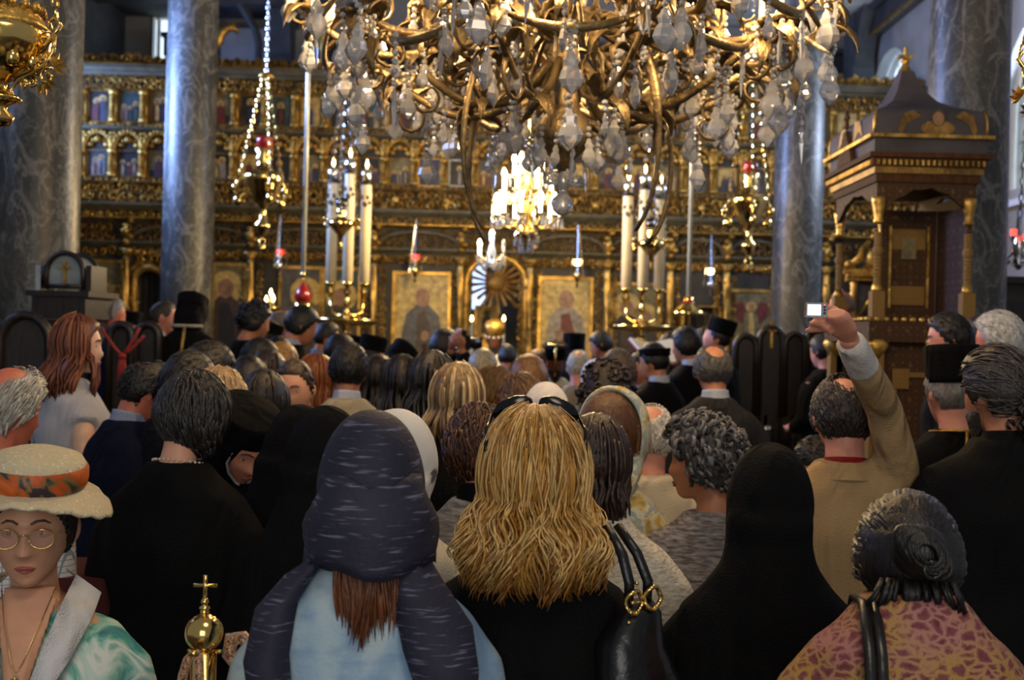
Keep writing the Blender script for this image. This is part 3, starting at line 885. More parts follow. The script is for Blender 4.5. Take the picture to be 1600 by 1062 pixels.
low = [(.07, -.10), (.22, -.26), (.42, -.30), (.60, -.22), (.74, -.12), (.84, -.10), (.86, -.04)]
up = [(.06, .10), (.25, .02), (.5, -.06), (.75, -.08), (.95, .02), (1.02, .12), (1.00, .2)]
mid = [(.06, .0), (.2, .06), (.36, -.06), (.5, -.10), (.56, -.02), (.55, .05)]
leaf0 = None
tips = []
for tier, (pts, n, off) in enumerate(((low, 9, .15), (up, 12, .0), (mid, 8, .35))):
    for k in range(n):
        a = 2 * PI * k / n + off
        X, P, ao = arm(a, pts, .014 if tier < 2 else .010, .008, True, (k + tier) % 2 == 0)
        tips.append((X, pts, tier))
        for q, fi in enumerate((.3, .55, .78, .95)):
            r, z = P[int(fi * (len(P) - 1))]
            for side in (-1, 1):
                if leaf0 is None:
                    leaf0 = leaf_mesh(.17, .03, 1.5).build('leaf', 'bronze', ch)
                    lf = leaf0
                else: lf = dup(leaf0, ch, (0, 0, 0))
                lf.location = X @ Vector((r, side * .02, z)); lf.rotation_euler = (rnd.uniform(-.4, .4), rnd.uniform(-.9, .5), a + side * rnd.uniform(.5, 1.3))
                s = rnd.uniform(.7, 1.15); lf.scale = (s, s, s)
        # crystals hung from the arm
        e = pts[-1]
        for q in range(4 if tier < 2 else 2):
            b = 2 * PI * q / 4 + .4
            pendant((0, 1, 0, 2)[q] if tier else (3, 0, 1, 2)[q], X @ Vector((e[0] + .078 * math.cos(b), .078 * math.sin(b), e[1] - .01)))
        for fi, kd in ((.45, 1), (.62, 4), (.62, 0), (.85, 4), (.85, 3 if tier < 2 else 1)):
            r, z = P[int(fi * (len(P) - 1))]
            pendant(kd, X @ Vector((r, rnd.uniform(-.05, .05), z - (.045 if kd == 4 else .07))), a)
# garlands: swags of gilt rod between neighbouring arm ends
for tier, (rr, zz, n, off, sag) in enumerate(((.74, -.08, 9, .15, .1), (.92, .04, 12, 0, .12))):
    for k in range(n):
        a0, a1 = 2 * PI * k / n + off, 2 * PI * (k + 1) / n + off
        pts = []
        for i in range(11):
            t = i / 10; a = a0 + (a1 - a0) * t; q = math.sin(PI * t)
            pts.append(((rr + .08 * q) * math.cos(a), (rr + .08 * q) * math.sin(a), zz - sag * q))
        mb = MB().tube(pts, [.005 + .007 * math.sin(PI * i / 10) for i in range(11)], 6, 0, 1.5)
        mb.build('garland', 'bronze', ch)
        if (k + tier) % 2 == 0: pendant(3, pts[5]); pendant(4, Vector(pts[5]) + Vector((0, 0, -.0)))
        else: pendant(1, pts[3]); pendant(2, pts[7])
# three long ribbons of bronze leaf curling below the hub
for k, a in enumerate((-.9, .5, 2.4, 3.9)):
    X = Matrix.Rotation(a, 4, 'Z')
    mb = MB(); rows = []
    for i in range(15):
        t = i / 14; r = .10 + .42 * math.sin(t * 2.3); z = .1 - .78 * t + .1 * math.sin(t * 5); w = .028 * math.sin(PI * min(1, .15 + .85 * t)) + .003
        tw = t * 1.4
        rows.append([(r - .004, -w * math.cos(tw), z - w * math.sin(tw)), (r + .012, 0, z), (r - .004, w * math.cos(tw), z + w * math.sin(tw)), (r - .014, 0, z)])
    mb.loft(rows, 0, True, X); mb.build('ribbon_leaf', 'bronze', ch)
for k in range(14):                        # drops round the hub
    a = k * 2 * PI / 14; pendant((0, 1, 2)[k % 3], (.14 * math.cos(a), .14 * math.sin(a), -.36 - .03 * (k % 3)))
    pendant((3, 4)[k % 2], (.24 * math.cos(a + .2), .24 * math.sin(a + .2), -.27))
for k in range(9):                         # strings of drops below the lower arm ends
    a = 2 * PI * k / 9 + .15 + .35
    r = .66 + .12 * (k % 3)
    mb = MB().tube([(r * math.cos(a), r * math.sin(a), -.15), (r * math.cos(a), r * math.sin(a), -.33)], .002, 4)
    for i in range(5): mb.ball((r * math.cos(a), r * math.sin(a), -.18 - .03 * i), .011, 6, 4)
    mb.build('bead_string', 'crystal', ch, False)
    pendant((3, 0, 2)[k % 3], (r * math.cos(a), r * math.sin(a), -.33))

# ------------------------------------------------------------------ the bright chandelier further in
cb = at(824, 325, 10.0)
cw = thing('chandelier', 'small dazzling crystal chandelier lit before the icon screen', 'chandelier', (cb.x, cb.y, cb.z))
MB().lathe([(.01, .42), (.03, .38), (.05, .28), (.02, .2), (.05, .1), (.07, 0), (.03, -.08), (.05, -.15), (.09, -.2), (.11, -.24), (.05, -.28), (.02, -.36)], 14).build('stem', 'brass', cw)
MB().tube([(0, 0, .4), (0, 0, 3.5)], .008, 6).build('suspension_rod', 'brass', cw)
pc0 = spear_mesh(.09, .03).build('crystal_pendant', 'crystal', cw, False); first = True
for tier, (n, r, z, off) in enumerate(((10, .27, -.08, .1), (8, .22, .13, .35), (6, .12, .27, 0))):
    for k in range(n):
        a = 2 * PI * k / n + off; X = Matrix.Rotation(a, 4, 'Z')
        o = MB().tube([(.03, 0, z + .02), (r * .5, 0, z - .10), (r * .85, 0, z - .08), (r, 0, z)], .009, 6, 0, 1, X).build('arm', 'brass', cw)
        MB().lathe([(.012, -.01), (.04, .008), (.042, .014)], 10, (r, 0, z), 0, X).build('candle_cup', 'brass', o)
        MB().lathe([(.014, .01), (.014, .125)], 8, (r, 0, z), 0, X).build('candle', 'hot_candle', o)
        MB().lathe([(.012, .125), (.022, .15), (.018, .175), (.004, .2)], 8, (r, 0, z), 0, X).build('bulb', 'hot_bulb', o)
        for q in range(3):
            if first: p = pc0; first = False
            else: p = dup(pc0, cw, (0, 0, 0))
            b = q * 2.1; p.location = X @ Vector((r + .036 * math.cos(b) - (.05 if q == 2 else 0), .036 * math.sin(b), z)); p.rotation_euler = (0, 0, b)
for k in range(8):
    a = 2 * PI * k / 8 + .2
    for r, z in ((.10, -.24), (.06, -.30)):
        dup(pc0, cw, (r * math.cos(a), r * math.sin(a), z), a)
cs = at(768, 398, 11.6)
c3 = thing('chandelier', 'little crystal chandelier with two lit bulbs over the royal doors', 'chandelier', cs)
MB().lathe([(.01, .25), (.03, .2), (.02, .1), (.05, .02), (.03, -.06), (.07, -.12), (.02, -.2)], 12).build('stem', 'silver', c3)
MB().tube([(0, 0, .2), (0, 0, 3.6)], .006, 6).build('suspension_rod', 'silver', c3)
for k in range(6):
    a = 2 * PI * k / 6 + .5; X = Matrix.Rotation(a, 4, 'Z')
    o = MB().tube([(.03, 0, 0), (.08, 0, -.06), (.14, 0, .0)], .007, 6, 0, 1, X).build('arm', 'silver', c3)
    MB().lathe([(.012, 0), (.012, .09)], 8, (.14, 0, .0), 0, X).build('candle', 'hot_candle' if k in (2, 3) else 'white', o)
    MB().lathe([(.010, .09), (.018, .115), (.003, .15)], 8, (.14, 0, .0), 0, X).build('bulb', 'hot_bulb' if k in (2, 3) else 'white', o)
    for q in range(3): p = dup(pc0, c3, X @ Vector((.14 - .03 * q, .03 * (q - 1), -.01 - .03 * q)), a)


# ------------------------------------------------------------------ hanging oil lamps
def chain_mb(p0, p1, link=.05, r=.007, mb=None):
    mb = mb or MB(); p0, p1 = Vector(p0), Vector(p1); L = (p1 - p0).length; n = max(2, int(L / link)); d = (p1 - p0) / n
    z = d.normalized(); u = z.orthogonal().normalized(); w = z.cross(u)
    for i in range(n):
        c = p0 + d * (i + .5); a = u if i % 2 else w
        mb.tube([c + a * (link * .28 * math.cos(2 * PI * t / 8)) + z * (link * .55 * math.sin(2 * PI * t / 8)) for t in range(9)], r, 4)
    return mb


def oil_lamp(px, py, d, cap_px, cap_py, s, label, top_z, name='hanging_lamp'):
    p = at(px, py, d); q = at(cap_px, cap_py, d); h = q.z - p.z
    t = thing(name, label, 'oil lamp', p, rnd.uniform(0, 2), 'silver gilt oil lamps hanging before the screen')
    b = MB().lathe([(.006, -.34), (.02, -.33), (.045, -.28), (.05, -.26), (.02, -.23), (.018, -.17), (.03, -.14), (.06, -.12), (.095, -.04), (.11, .0), (.125, .03), (.115, .05), (.07, .07), (.05, .09), (.04, .13), (.052, .15), (.04, .17), (.06, .2), (.05, .21)], 20)
    b.v = [v * s for v in b.v]; b.build('bowl', 'brass', t)
    g = MB().lathe([(.045, .2), (.05, .26), (.048, .28), (.04, .28), (.03, .24)], 14); g.v = [v * s for v in g.v]; g.build('glass_cup', 'red_glass', t)
    rg = MB().tube([(.022 * s * math.cos(2 * PI * i / 12), 0, -.375 * s + .032 * s * math.sin(2 * PI * i / 12)) for i in range(13)], .006 * s, 5); rg.build('pull_ring', 'brass', t)
    for k in range(3):
        a = 2 * PI * k / 3; X = Matrix.Rotation(a, 4, 'Z'); br = MB()
        br.tube([(.09 * s, 0, -.04 * s), (.15 * s, 0, -.10 * s), (.19 * s, 0, -.05 * s), (.165 * s, 0, .0), (.15 * s, 0, .05 * s)], .011 * s, 5, 0, 1, X)
        br.ball((.155 * s, 0, -.11 * s), (.035 * s, .02 * s, .04 * s), 6, 5, 0, X); br.ball((.18 * s, 0, -.03 * s), (.02 * s, .02 * s, .03 * s), 6, 5, 0, X)
        br.build('bracket', 'brass', t)
        chain_mb(X @ Vector((.15 * s, 0, .05 * s)), X @ Vector((.03, 0, h - .01)), .05, .0045).build('chain', 'brass', t, False)
    MB().lathe([(.07, 0), (.075, .015), (.05, .04), (.012, .055)], 16, (0, 0, h - .02)).build('canopy_cap', 'gilt', t)
    chain_mb((0, 0, h + .03), (0, 0, top_z - p.z), .05, .004).build('chain', 'silver', t, False)
    return t


oil_lamp(412, 285, 11.0, 422, 118, 1.55, 'silver gilt oil lamp with red glass on three chains, beside the left marble column', 6.3)
oil_lamp(1171, 320, 11.0, 1182, 120, 1.45, 'silver gilt oil lamp with red glass on chains, beside the right marble column', 6.3)
# small vigil lamps in front of the great icons
for (px, py, d, lab, lit) in ((437, 402, 14.9, 'tiny silver vigil lamp with red light left of the candle trio', 'red_lamp'), (649, 410, 14.9, 'tiny gilt vigil lamp with red light above the mother and child icon', 'red_lamp'),
                              (902, 418, 14.9, 'tiny gilt vigil lamp with orange light above the red and white icon', 'flame'), (1110, 432, 14.9, 'tiny silver vigil lamp with orange light above the right doorway', 'flame')):
    p = at(px, py, d)
    t = thing('vigil_lamp', lab, 'oil lamp', p)
    MB().lathe([(.005, -.26), (.02, -.24), (.01, -.2), (.03, -.16), (.05, -.1), (.035, -.05), (.02, -.03), (.04, 0), (.045, .03)], 10).build('bowl', 'silver' if 'silver' in lab else 'brass', t)
    MB().lathe([(.03, .03), (.04, .06), (.035, .10), (.005, .10)], 10).build('glass_cup', lit, t)
    for k in range(3):
        a = 2 * PI * k / 3 + .5
        MB().tube([(.05 * math.cos(a), .05 * math.sin(a), -.1), (.09 * math.cos(a), .09 * math.sin(a), -.14), (.09 * math.cos(a), .09 * math.sin(a), -.08), (0, 0, .55)], .005, 4).build('chain', 'silver', t, False)
    MB().tube([(0, 0, .55), (0, .35, .62)], .008, 5).build('hook', 'gilt', t, False)


# ------------------------------------------------------------------ candle stands with three tall candles
def candelabrum(pxs, tops, bot, d, label, lampx, lampy):
    base = at(pxs[1], bot, d); zf = .22
    t = thing('candelabrum', label, 'candle stand', (base.x, d, zf), 0, 'brass stands with three tall candles')
    zb = base.z - zf
    plate = at(pxs[1], bot + 62, d).z - zf
    prof = [(.26, 0), (.26, .04), (.16, .08), (.07, .16)]
    z = .16
    while z < plate - .18:
        prof += [(.03, z + .03), (.05, z + .07), (.065, z + .1), (.05, z + .13), (.025, z + .17)]; z += .17
    prof += [(.03, plate - .05)]
    MB().lathe(prof, 16).build('shaft', 'brass', t)
    MB().lathe([(.03, plate - .06), (.3, plate - .03), (.36, plate), (.37, plate + .03), (.34, plate + .02), (.03, plate)], 24).build('drip_tray', 'brass', t)
    z = plate; prof = [(.03, plate)]
    while z < zb - .14: prof += [(.022, z + .03), (.045, z + .07), (.022, z + .12)]; z += .12
    prof += [(.05, zb - .03), (.06, zb)]
    MB().lathe(prof, 14).build('stem', 'brass', t)
    for j, px in enumerate(pxs):
        q = at(px, bot, d); tp = at(px + (bot - tops[j]) * .025, tops[j], d)
        dx = q.x - base.x; dy = 0 if j == 1 else .12
        if j != 1:
            MB().tube([(0, 0, plate + .1), (dx * .4, dy * .4, plate + .06), (dx * .9, dy * .9, plate + .1), (dx, dy, zb - .14)], .02, 6).build('arm', 'brass', t)
            MB().lathe([(.02, zb - .16), (.05, zb - .1), (.025, zb - .06), (.055, zb - .02), (.06, zb)], 12, (dx, dy, 0)).build('candle_socket', 'brass', t)
        hh = tp.z - zf
        c = MB().lathe([(.056, zb), (.056, hh - .1), (.054, hh)], 16, (dx, dy, 0)).build('candle', 'wax', t)
        MB().lathe([(.058, hh - .12), (.058, hh - .02), (.05, hh + .01)], 16, (dx, dy, 0)).build('candle_cap', 'silver', c)
        MB().lathe([(.062, hh - .15), (.07, hh - .14), (.07, hh - .125), (.062, hh - .12)], 16, (dx, dy, 0)).build('candle_ring', 'black', c)
        MB().lathe([(.003, hh + .03), (.016, hh + .06), (.013, hh + .085), (.003, hh + .125)], 8, (dx, dy, 0)).build('flame', 'flame', c)
        zz = zb + (hh - zb) * .72
        m = MB()
        for q_ in range(5): m.ball((dx + .052 * math.cos(-1.57 + .35 * (q_ - 2)), dy + .052 * math.sin(-1.57 + .35 * (q_ - 2)), zz + .05 * math.cos(q_ * 2)), (.022, .012, .03), 6, 4)
        m.build('painted_emblem', 'paint_brown', c)
    return t


candelabrum((514, 543, 567), (262, 250, 265), 440, 12.2, 'brass stand with three tall lit candles left of the royal doors', 535, 340)
candelabrum((980, 1004, 1032), (283, 275, 288), 450, 12.2, 'brass stand with three tall lit candles right of the royal doors', 1018, 380)
for px, py, lab in ((533, 350, 'brass hanging lamp with dark glass in front of the left candle trio'), (1018, 382, 'brass hanging lamp with dark glass in front of the right candle trio')):
    p = at(px, py, 11.6); t = thing('hanging_lamp', lab, 'oil lamp', p)
    MB().lathe([(.008, -.3), (.03, -.27), (.015, -.2), (.03, -.12), (.08, -.06), (.14, 0), (.13, .03), (.06, .05), (.04, .08), (.06, .11), (.045, .14), (.05, .17)], 18).build('bowl', 'brass', t)
    MB().lathe([(.05, .17), (.065, .19), (.065, .26), (.05, .26), (.02, .2)], 14).build('glass_cup', 'dark_glass', t)
    for k in range(3):
        a = 2 * PI * k / 3 + .6
        MB().tube([(.13 * math.cos(a), .13 * math.sin(a), 0), (.19 * math.cos(a), .19 * math.sin(a), -.05), (.19 * math.cos(a), .19 * math.sin(a), .05)], .012, 5).ball((.19 * math.cos(a), .19 * math.sin(a), .06), .025, 6, 5).build('bracket', 'brass', t)
        chain_mb((.19 * math.cos(a), .19 * math.sin(a), .05), (0, 0, 1.6), .06, .005).build('chain', 'silver', t, False)
    chain_mb((0, 0, 1.6), (0, 0, 6.2 - p.z), .08, .005).build('chain', 'silver', t, False)
# thin rods hanging from the vault
for (x0, y0, x1, y1, lab, kind) in ((482, 95, 474, 425, 'thin pale metal rod holding a red glass lamp left of the candles', 'red'), (1083, 180, 1076, 462, 'thin pale metal rod holding a brass bell lamp right of the candles', 'bell')):
    p = at(x1, y1, 11.2); t = thing('lamp_rod', lab, 'hanging lamp', p)
    MB().tube([(0, 0, 0), (0, 0, 2.2), (0, 0, 4.6)], [.022, .020, .016], 8).build('rod', 'pale_rod', t)
    if kind == 'red':
        MB().lathe([(.01, -.02), (.03, 0), (.015, .04)], 10, (0, 0, -.03)).build('collar', 'brass', t)
        q = at(475, 460, 11.2).z - p.z
        MB().tube([(0, 0, -.03), (0, 0, q + .1)], .005, 4).build('hook', 'brass', t)
        MB().lathe([(.02, q - .1), (.07, q - .06), (.085, q - .02), (.06, q + .04), (.03, q + .09), (.012, q + .12)], 14).build('glass_cup', 'red_glass', t)
        MB().lathe([(.06, q - .19), (.085, q - .15), (.08, q - .08), (.03, q - .06)], 14).build('lamp_bowl', 'brass', t)
    else:
        MB().lathe([(.16, -.19), (.165, -.165), (.13, -.13), (.08, -.09), (.045, -.05), (.05, -.02), (.02, 0)], 18).build('lamp_bell', 'brass', t)
        MB().lathe([(.05, -.11), (.065, -.08), (.05, -.04)], 14).build('glass_collar', 'red_glass', t)
        MB().lathe([(.02, -.185), (.14, -.19), (.14, -.178), (.02, -.17)], 16).build('bulb_ring', 'bulb', t)
# little stand of three lit tapers in front of the screen
p = at(420, 478, 13.2); t = thing('taper_stand', 'small brass taper stand with three lit flames near the grey icon', 'candle stand', (p.x, 13.2, .22))
MB().lathe([(.18, 0), (.16, .04), (.03, .1), (.025, p.z - .3), (.14, p.z - .26), (.15, p.z - .22)], 14).build('stand', 'brass', t)
for dx, py in ((-.03, 466), (.02, 455), (.05, 464)):
    z = at(420, py, 13.2).z - .22
    c = MB().lathe([(.012, p.z - .24), (.012, z - .05)], 8, (dx, 0, 0)).build('taper', 'wax', t); MB().lathe([(.003, z - .05), (.018, z - .02), (.004, z + .03)], 8, (dx, 0, 0)).build('flame', 'flame', c)

# ------------------------------------------------------------------ near gilded lamp at the upper left corner and its twin at the right edge
def big_lamp(px, py, d, label, rz, top):
    p = at(px, py, d); t = thing('hanging_lamp', label, 'oil lamp', p, rz)
    MB().lathe([(.004, -.22), (.03, -.21), (.042, -.19), (.02, -.17), (.028, -.155), (.06, -.145), (.055, -.135), (.022, -.12), (.02, -.10), (.045, -.085), (.10, -.05), (.125, -.01), (.138, .03), (.128, .045), (.12, .05)], 28).build('bowl', 'brass', t)
    m = MB().lathe([(.127, .045), (.118, .06), (.105, .085), (.10, .10), (.094, .10), (.098, .08), (.112, .05)], 28)
    for k in range(18):
        a = 2 * PI * k / 18; m.ball((.105 * math.cos(a), .105 * math.sin(a), .10), (.014, .014, .018), 6, 4)
    m.build('crown', 'gilt', t)
    for k in range(10):                     # embossed petals round the belly
        a = 2 * PI * k / 10
        MB().ball((.098 * math.cos(a), .098 * math.sin(a), -.045), (.02, .02, .026), 8, 5).build('petal', 'brass', t)
    for k in range(3):
        a = 2 * PI * k / 3; X = Matrix.Rotation(a, 4, 'Z'); m = MB()
        m.tube([(.115, 0, -.02), (.14, 0, -.0), (.165, 0, .03), (.18, 0, .05), (.165, 0, .075), (.145, 0, .06), (.152, 0, .04)], [.007] * 6 + [.005], 6, 0, 1, X)
        m.tube([(.165, 0, .03), (.16, 0, -.02), (.14, 0, -.05), (.10, 0, -.075), (.06, 0, -.09), (.035, 0, -.12), (.045, 0, -.14)], .0055, 6, 0, 1, X)
        for cx, cz, sz, fl in ((.135, .012, .025, 1), (.125, -.035, .018, -1), (.145, -.085, .026, 1), (.10, -.10, .014, -1), (.075, -.105, .012, 1)):
            m.tube([(cx + u, 0, cz + v) for u, v in scroll_path(sz, 1.3, 12, 1.0, .8, fl)], .0045, 5, 0, 1, X)
        o = m.build('bracket', 'brass', t)
        for (cx, cz, rot) in ((.165, -.06, .6), (.135, -.10, -.8), (.115, -.05, 2.2)):
            L = MB()
            for q in range(5):
                b = rot + (q - 2) * .6; w = .013
                L.add([(cx, 0, cz), (cx + .022 * math.cos(b - .35), -.008, cz + .022 * math.sin(b - .35)), (cx + .04 * math.cos(b), .002, cz + .04 * math.sin(b)), (cx + .022 * math.cos(b + .35), -.008, cz + .022 * math.sin(b + .35)), (cx + .02 * math.cos(b), .01, cz + .02 * math.sin(b))],
                      [(0, 1, 2), (0, 2, 3), (0, 4, 1), (1, 4, 2), (2, 4, 3), (3, 4, 0)], 0, X)
            L.build('vine_leaf', 'gilt', o, False)
        chain_mb(X @ Vector((.172, 0, .065)), X @ Vector((.05, 0, .62)), .03, .0035).build('chain', 'brass', t, False)
    MB().lathe([(.07, 0), (.075, .01), (.03, .04), (.01, .06)], 16, (0, 0, .61)).build('canopy_cap', 'brass', t)
    chain_mb((0, 0, .66), (0, 0, top - p.z), .04, .004).build('chain', 'brass', t, False)
    return t


big_lamp(0, 72, 3.1, 'large gilded oil lamp with vine scroll brackets in the upper left corner', R(-12), 6.5)
big_lamp(1688, 120, 3.4, 'gilded oil lamp whose scroll bracket reaches in at the right edge', R(176), 6.5)
# black chandelier with red glasses at the right edge
p = at(1592, 392, 8.6); t = thing('chandelier', 'small blackened chandelier with red candle glasses beside the right column', 'chandelier', p)
MB().lathe([(.01, -.14), (.05, -.1), (.02, -.05), (.06, 0), (.03, .1), (.02, .25)], 14).build('stem', 'silver', t)
chain_mb((0, 0, .25), (0.12, 0, 2.6), .06, .005).build('chain', 'black', t, False)
for k in range(10):
    a = 2 * PI * k / 10 + .2; X = Matrix.Rotation(a, 4, 'Z'); r = .17 if k % 2 else .12; z = .06 if k % 2 else .1
    o = MB().tube([(.03, 0, 0), (r * .6, 0, -.06), (r, 0, z - .03)], .008, 5, 0, 1, X).ball((r * .6, 0, -.08), .02, 6, 4, 0, X).build('arm', 'silver' if k % 3 else 'black', t)
    MB().lathe([(.012, -.02), (.03, 0), (.026, .005)], 10, (r, 0, z), 0, X).build('candle_cup', 'silver', o)
    MB().lathe([(.018, .0), (.024, .04), (.022, .05), (.004, .05)], 10, (r, 0, z), 0, X).build('glass_cup', 'red_lamp' if k in (6, 7, 8) else 'red_glass', o)
# ------------------------------------------------------------------ inlaid wood
def inlay(name, base, dots, sc=24):
    nt = NT(name); nt.set(Roughness=.7, Specular_IOR_Level=.2)
    tc = nt.n('ShaderNodeTexCoord'); sp = nt.n('ShaderNodeSeparateXYZ'); nt.l(tc.outputs['Object'], sp.inputs[0]); ad = nt.n('ShaderNodeMath', operation='ADD'); nt.l(sp.outputs['X'], ad.inputs[0]); nt.l(sp.outputs['Y'], ad.inputs[1])
    cb_ = nt.n('ShaderNodeCombineXYZ'); nt.l(ad.outputs[0], cb_.inputs[0]); nt.l(sp.outputs['Z'], cb_.inputs[1])
    v = tex(nt, 'Voronoi', sc, Randomness=.1); v.voronoi_dimensions = '2D'; nt.l(cb_.outputs[0], v.inputs['Vector'])
    d = ramp(nt, v.outputs['Distance'], ((.16, (1, 1, 1)), (.26, (0, 0, 0))))
    v2 = tex(nt, 'Voronoi', sc * .4, Randomness=.1); v2.voronoi_dimensions = '2D'; nt.l(cb_.outputs[0], v2.inputs['Vector'])
    e = ramp(nt, v2.outputs['Distance'], ((.24, (0, 0, 0)), (.28, (.9, .9, .9)), (.33, (.9, .9, .9)), (.37, (0, 0, 0))))
    c = mixc(nt, d, base, dots); c = mixc(nt, e, c, (0.20, 0.13, 0.05))
    nt.l(c, nt.b.inputs['Base Color']); t = tex(nt, 'Noise', 40, 3); bump(nt, t.outputs['Fac'], .15, .004)
    return nt.m


M['inlay'] = inlay('inlaid_walnut', (0.055, 0.027, 0.013), (0.50, 0.40, 0.24))
M['inlay_gold'] = inlay('inlaid_gold_strip', (0.20, 0.12, 0.035), (0.55, 0.42, 0.18), 34)
M['walnut'] = plain('walnut', (0.065, 0.030, 0.013), .75, 0, .3, 14, .2, 40, stretch=(4, 4, .6), Specular_IOR_Level=.12)
M['canopy'] = plain('grey_blue_canopy', (0.062, 0.059, 0.068), .7, 0, .25, 5, .15, 25, Specular_IOR_Level=.2)

# ------------------------------------------------------------------ the canopied throne at the right
TA, TB = at(1374, 300, 6.9), at(1286, 320, 7.75)     # near corner and far left corner
ty = 6.9; tx = TA.x
thr = thing('throne', 'tall inlaid walnut throne with a grey pagoda canopy before the right marble column', 'throne', (tx, ty, .14))
TW, TD = .56, .86
zT = lambda px, py, d=6.9: at(px, py, d).z - .14
zdeck = zT(1374, 502); zcap = zT(1374, 300); zent = zT(1374, 240); zpar = zT(1374, 212); zsh = zT(1374, 180); zsp = zT(1392, 86); zfin = zT(1392, 44)


def tb(name, x0, x1, y0, y1, z0, z1, mat, parent=thr, smooth=False):
    return MB().box(((x0 + x1) / 2, (y0 + y1) / 2, (z0 + z1) / 2), (x1 - x0, y1 - y0, z1 - z0)).build(name, mat, parent, smooth)


tb('base', -.03, TW + .03, -.03, TD + .03, 0, .12, 'walnut')
pb = tb('side_panel', 0, TW, 0, .04, .12, zdeck - .12, 'inlay')
for x0, x1 in ((.10, .13), (TW - .13, TW - .10), ):
    tb('gold_strip', x0, x1, -.012, 0, .3, zdeck - .3, 'inlay_gold', pb)
tb('gold_strip', .10, TW - .10, -.012, 0, zdeck - .33, zdeck - .30, 'inlay_gold', pb)
tb('medallion_panel', .10, .20, -.016, 0, zdeck - .40, zdeck - .28, 'inlay_gold', pb)
pf = tb('front_panel', 0, .04, .12, TD - .1, .12, zdeck - .45, 'walnut')
tb('front_recess', -.01, .0, .2, TD - .2, .4, zdeck - .6, 'dark_wood', pf)
tb('back_wall', TW - .03, TW, 0, TD, .12, zcap, 'inlay'); tb('rear_panel', 0, TW, TD - .04, TD, .12, zdeck - .1, 'inlay')
tb('deck_floor', 0.02, TW, 0.03, TD, zdeck - .5, zdeck - .45, 'dark_wood')
# corner pilasters of the lower body with little brackets
for (x, y) in ((0, 0), (TW, 0), (0, TD)):
    p = tb('pilaster', x - .04, x + .04, y - .04, y + .04, 0.1, zdeck - .12, 'inlay_gold')
    MB().lathe([(.045, 0), (.055, .03), (.085, .08), (.07, .11)], 8, (x, y, zdeck - .22)).build('bracket', 'gilt', p)
r_ = tb('deck_rail', -.06, TW + .06, -.06, .06, zdeck - .12, zdeck, 'inlay')
tb('deck_rail', -.06, .06, .06, TD + .06, zdeck - .12, zdeck, 'inlay')
m = MB()
for i in range(14): m.ball((-.06 + (TW + .12) * i / 13, -.06, zdeck + .012), (.02, .012, .016), 6, 4)
for i in range(16): m.ball((-.06, -.06 + (TD + .12) * i / 15, zdeck + .012), (.012, .02, .016), 6, 4)
tag(m.build('beading', 'gilt', r_), kind='stuff')
# slim turned columns
for (x, y) in ((0, 0), (0.015, TD), (TW - .02, 0.0), (TW - .02, TD), (.06, TD - .02)):
    if (x, y) == (.06, TD - .02): x, y = .30, TD
    h = zcap - zdeck; mb = MB(); N = 26
    mb.lathe([(.022 + .004 * (i % 2), .26 + (h - .5) * i / N) for i in range(N + 1)], 10, (x, y, zdeck))
    mb.box((x, y, zdeck + .09), (.075, .075, .18)).lathe([(.03, 0), (.024, .03), (.022, .08)], 10, (x, y, zdeck + .18)).lathe([(.03, 0), (.034, .02), (.03, .04)], 10, (x, y, zdeck + h * .52))
    c = mb.build('column', 'inlay_gold', thr, True, None, True, 30)
    mb = MB()
    mb.lathe([(.024, 0), (.034, .015), (.024, .03), (.028, .06), (.042, .13), (.045, .16)], 8, (x, y, zcap - .19))
    mb.build('capital', 'gilt', c)
    MB().lathe([(.036, .0), (.03, .02), (.024, .05)], 8, (x, y, zdeck + .18)).build('base_ring', 'gilt', c)
# inlaid back panel with a dim picture, facing the nave
bp = tb('back_panel', TW * .30, TW - .04, TD * .55, TD * .58, zdeck, zcap - .05, 'inlay')
bw = TW * .70 - .04
for z0, z1 in ((zdeck + .12, zdeck + .24), (zcap - .3, zcap - .17)): tb('inlaid_border', TW * .30 + .07, TW - .11, TD * .55 - .01, TD * .55, z0, z1, 'inlay_gold', bp)
for x0 in (TW * .30 + .05, TW - .10): tb('inlaid_border', x0, x0 + .015, TD * .55 - .012, TD * .55, zdeck + .1, zcap - .15, 'gilt', bp)
tb('picture', TW * .30 + .13, TW - .17, TD * .55 - .012, TD * .55, zdeck + .55, zcap - .36, 'paint_olive', bp)
# scalloped valances
def valance(axis, L, off, n=9):
    poly = [(0, .0), (0, -.17)]
    for i in range(n + 1):
        t = i / n; poly.append((.04 + (L - .08) * t, -.17 + .13 * math.sin(PI * t) ** .8 + (.012 if i % 2 else 0)))
    poly += [(L, -.17), (L, 0)]
    X = Matrix.Translation((0, off, zcap)) if axis == 'x' else Matrix.Translation((off, 0, zcap)) @ Matrix.Rotation(PI / 2, 4, 'Z')
    MB().prism([(a, b + .06) for a, b in poly], -.015, .015, 0, X).build('valance', 'inlay', thr, False)


valance('x', TW, 0); valance('y', TD, 0)
valance('y', TD, TW)
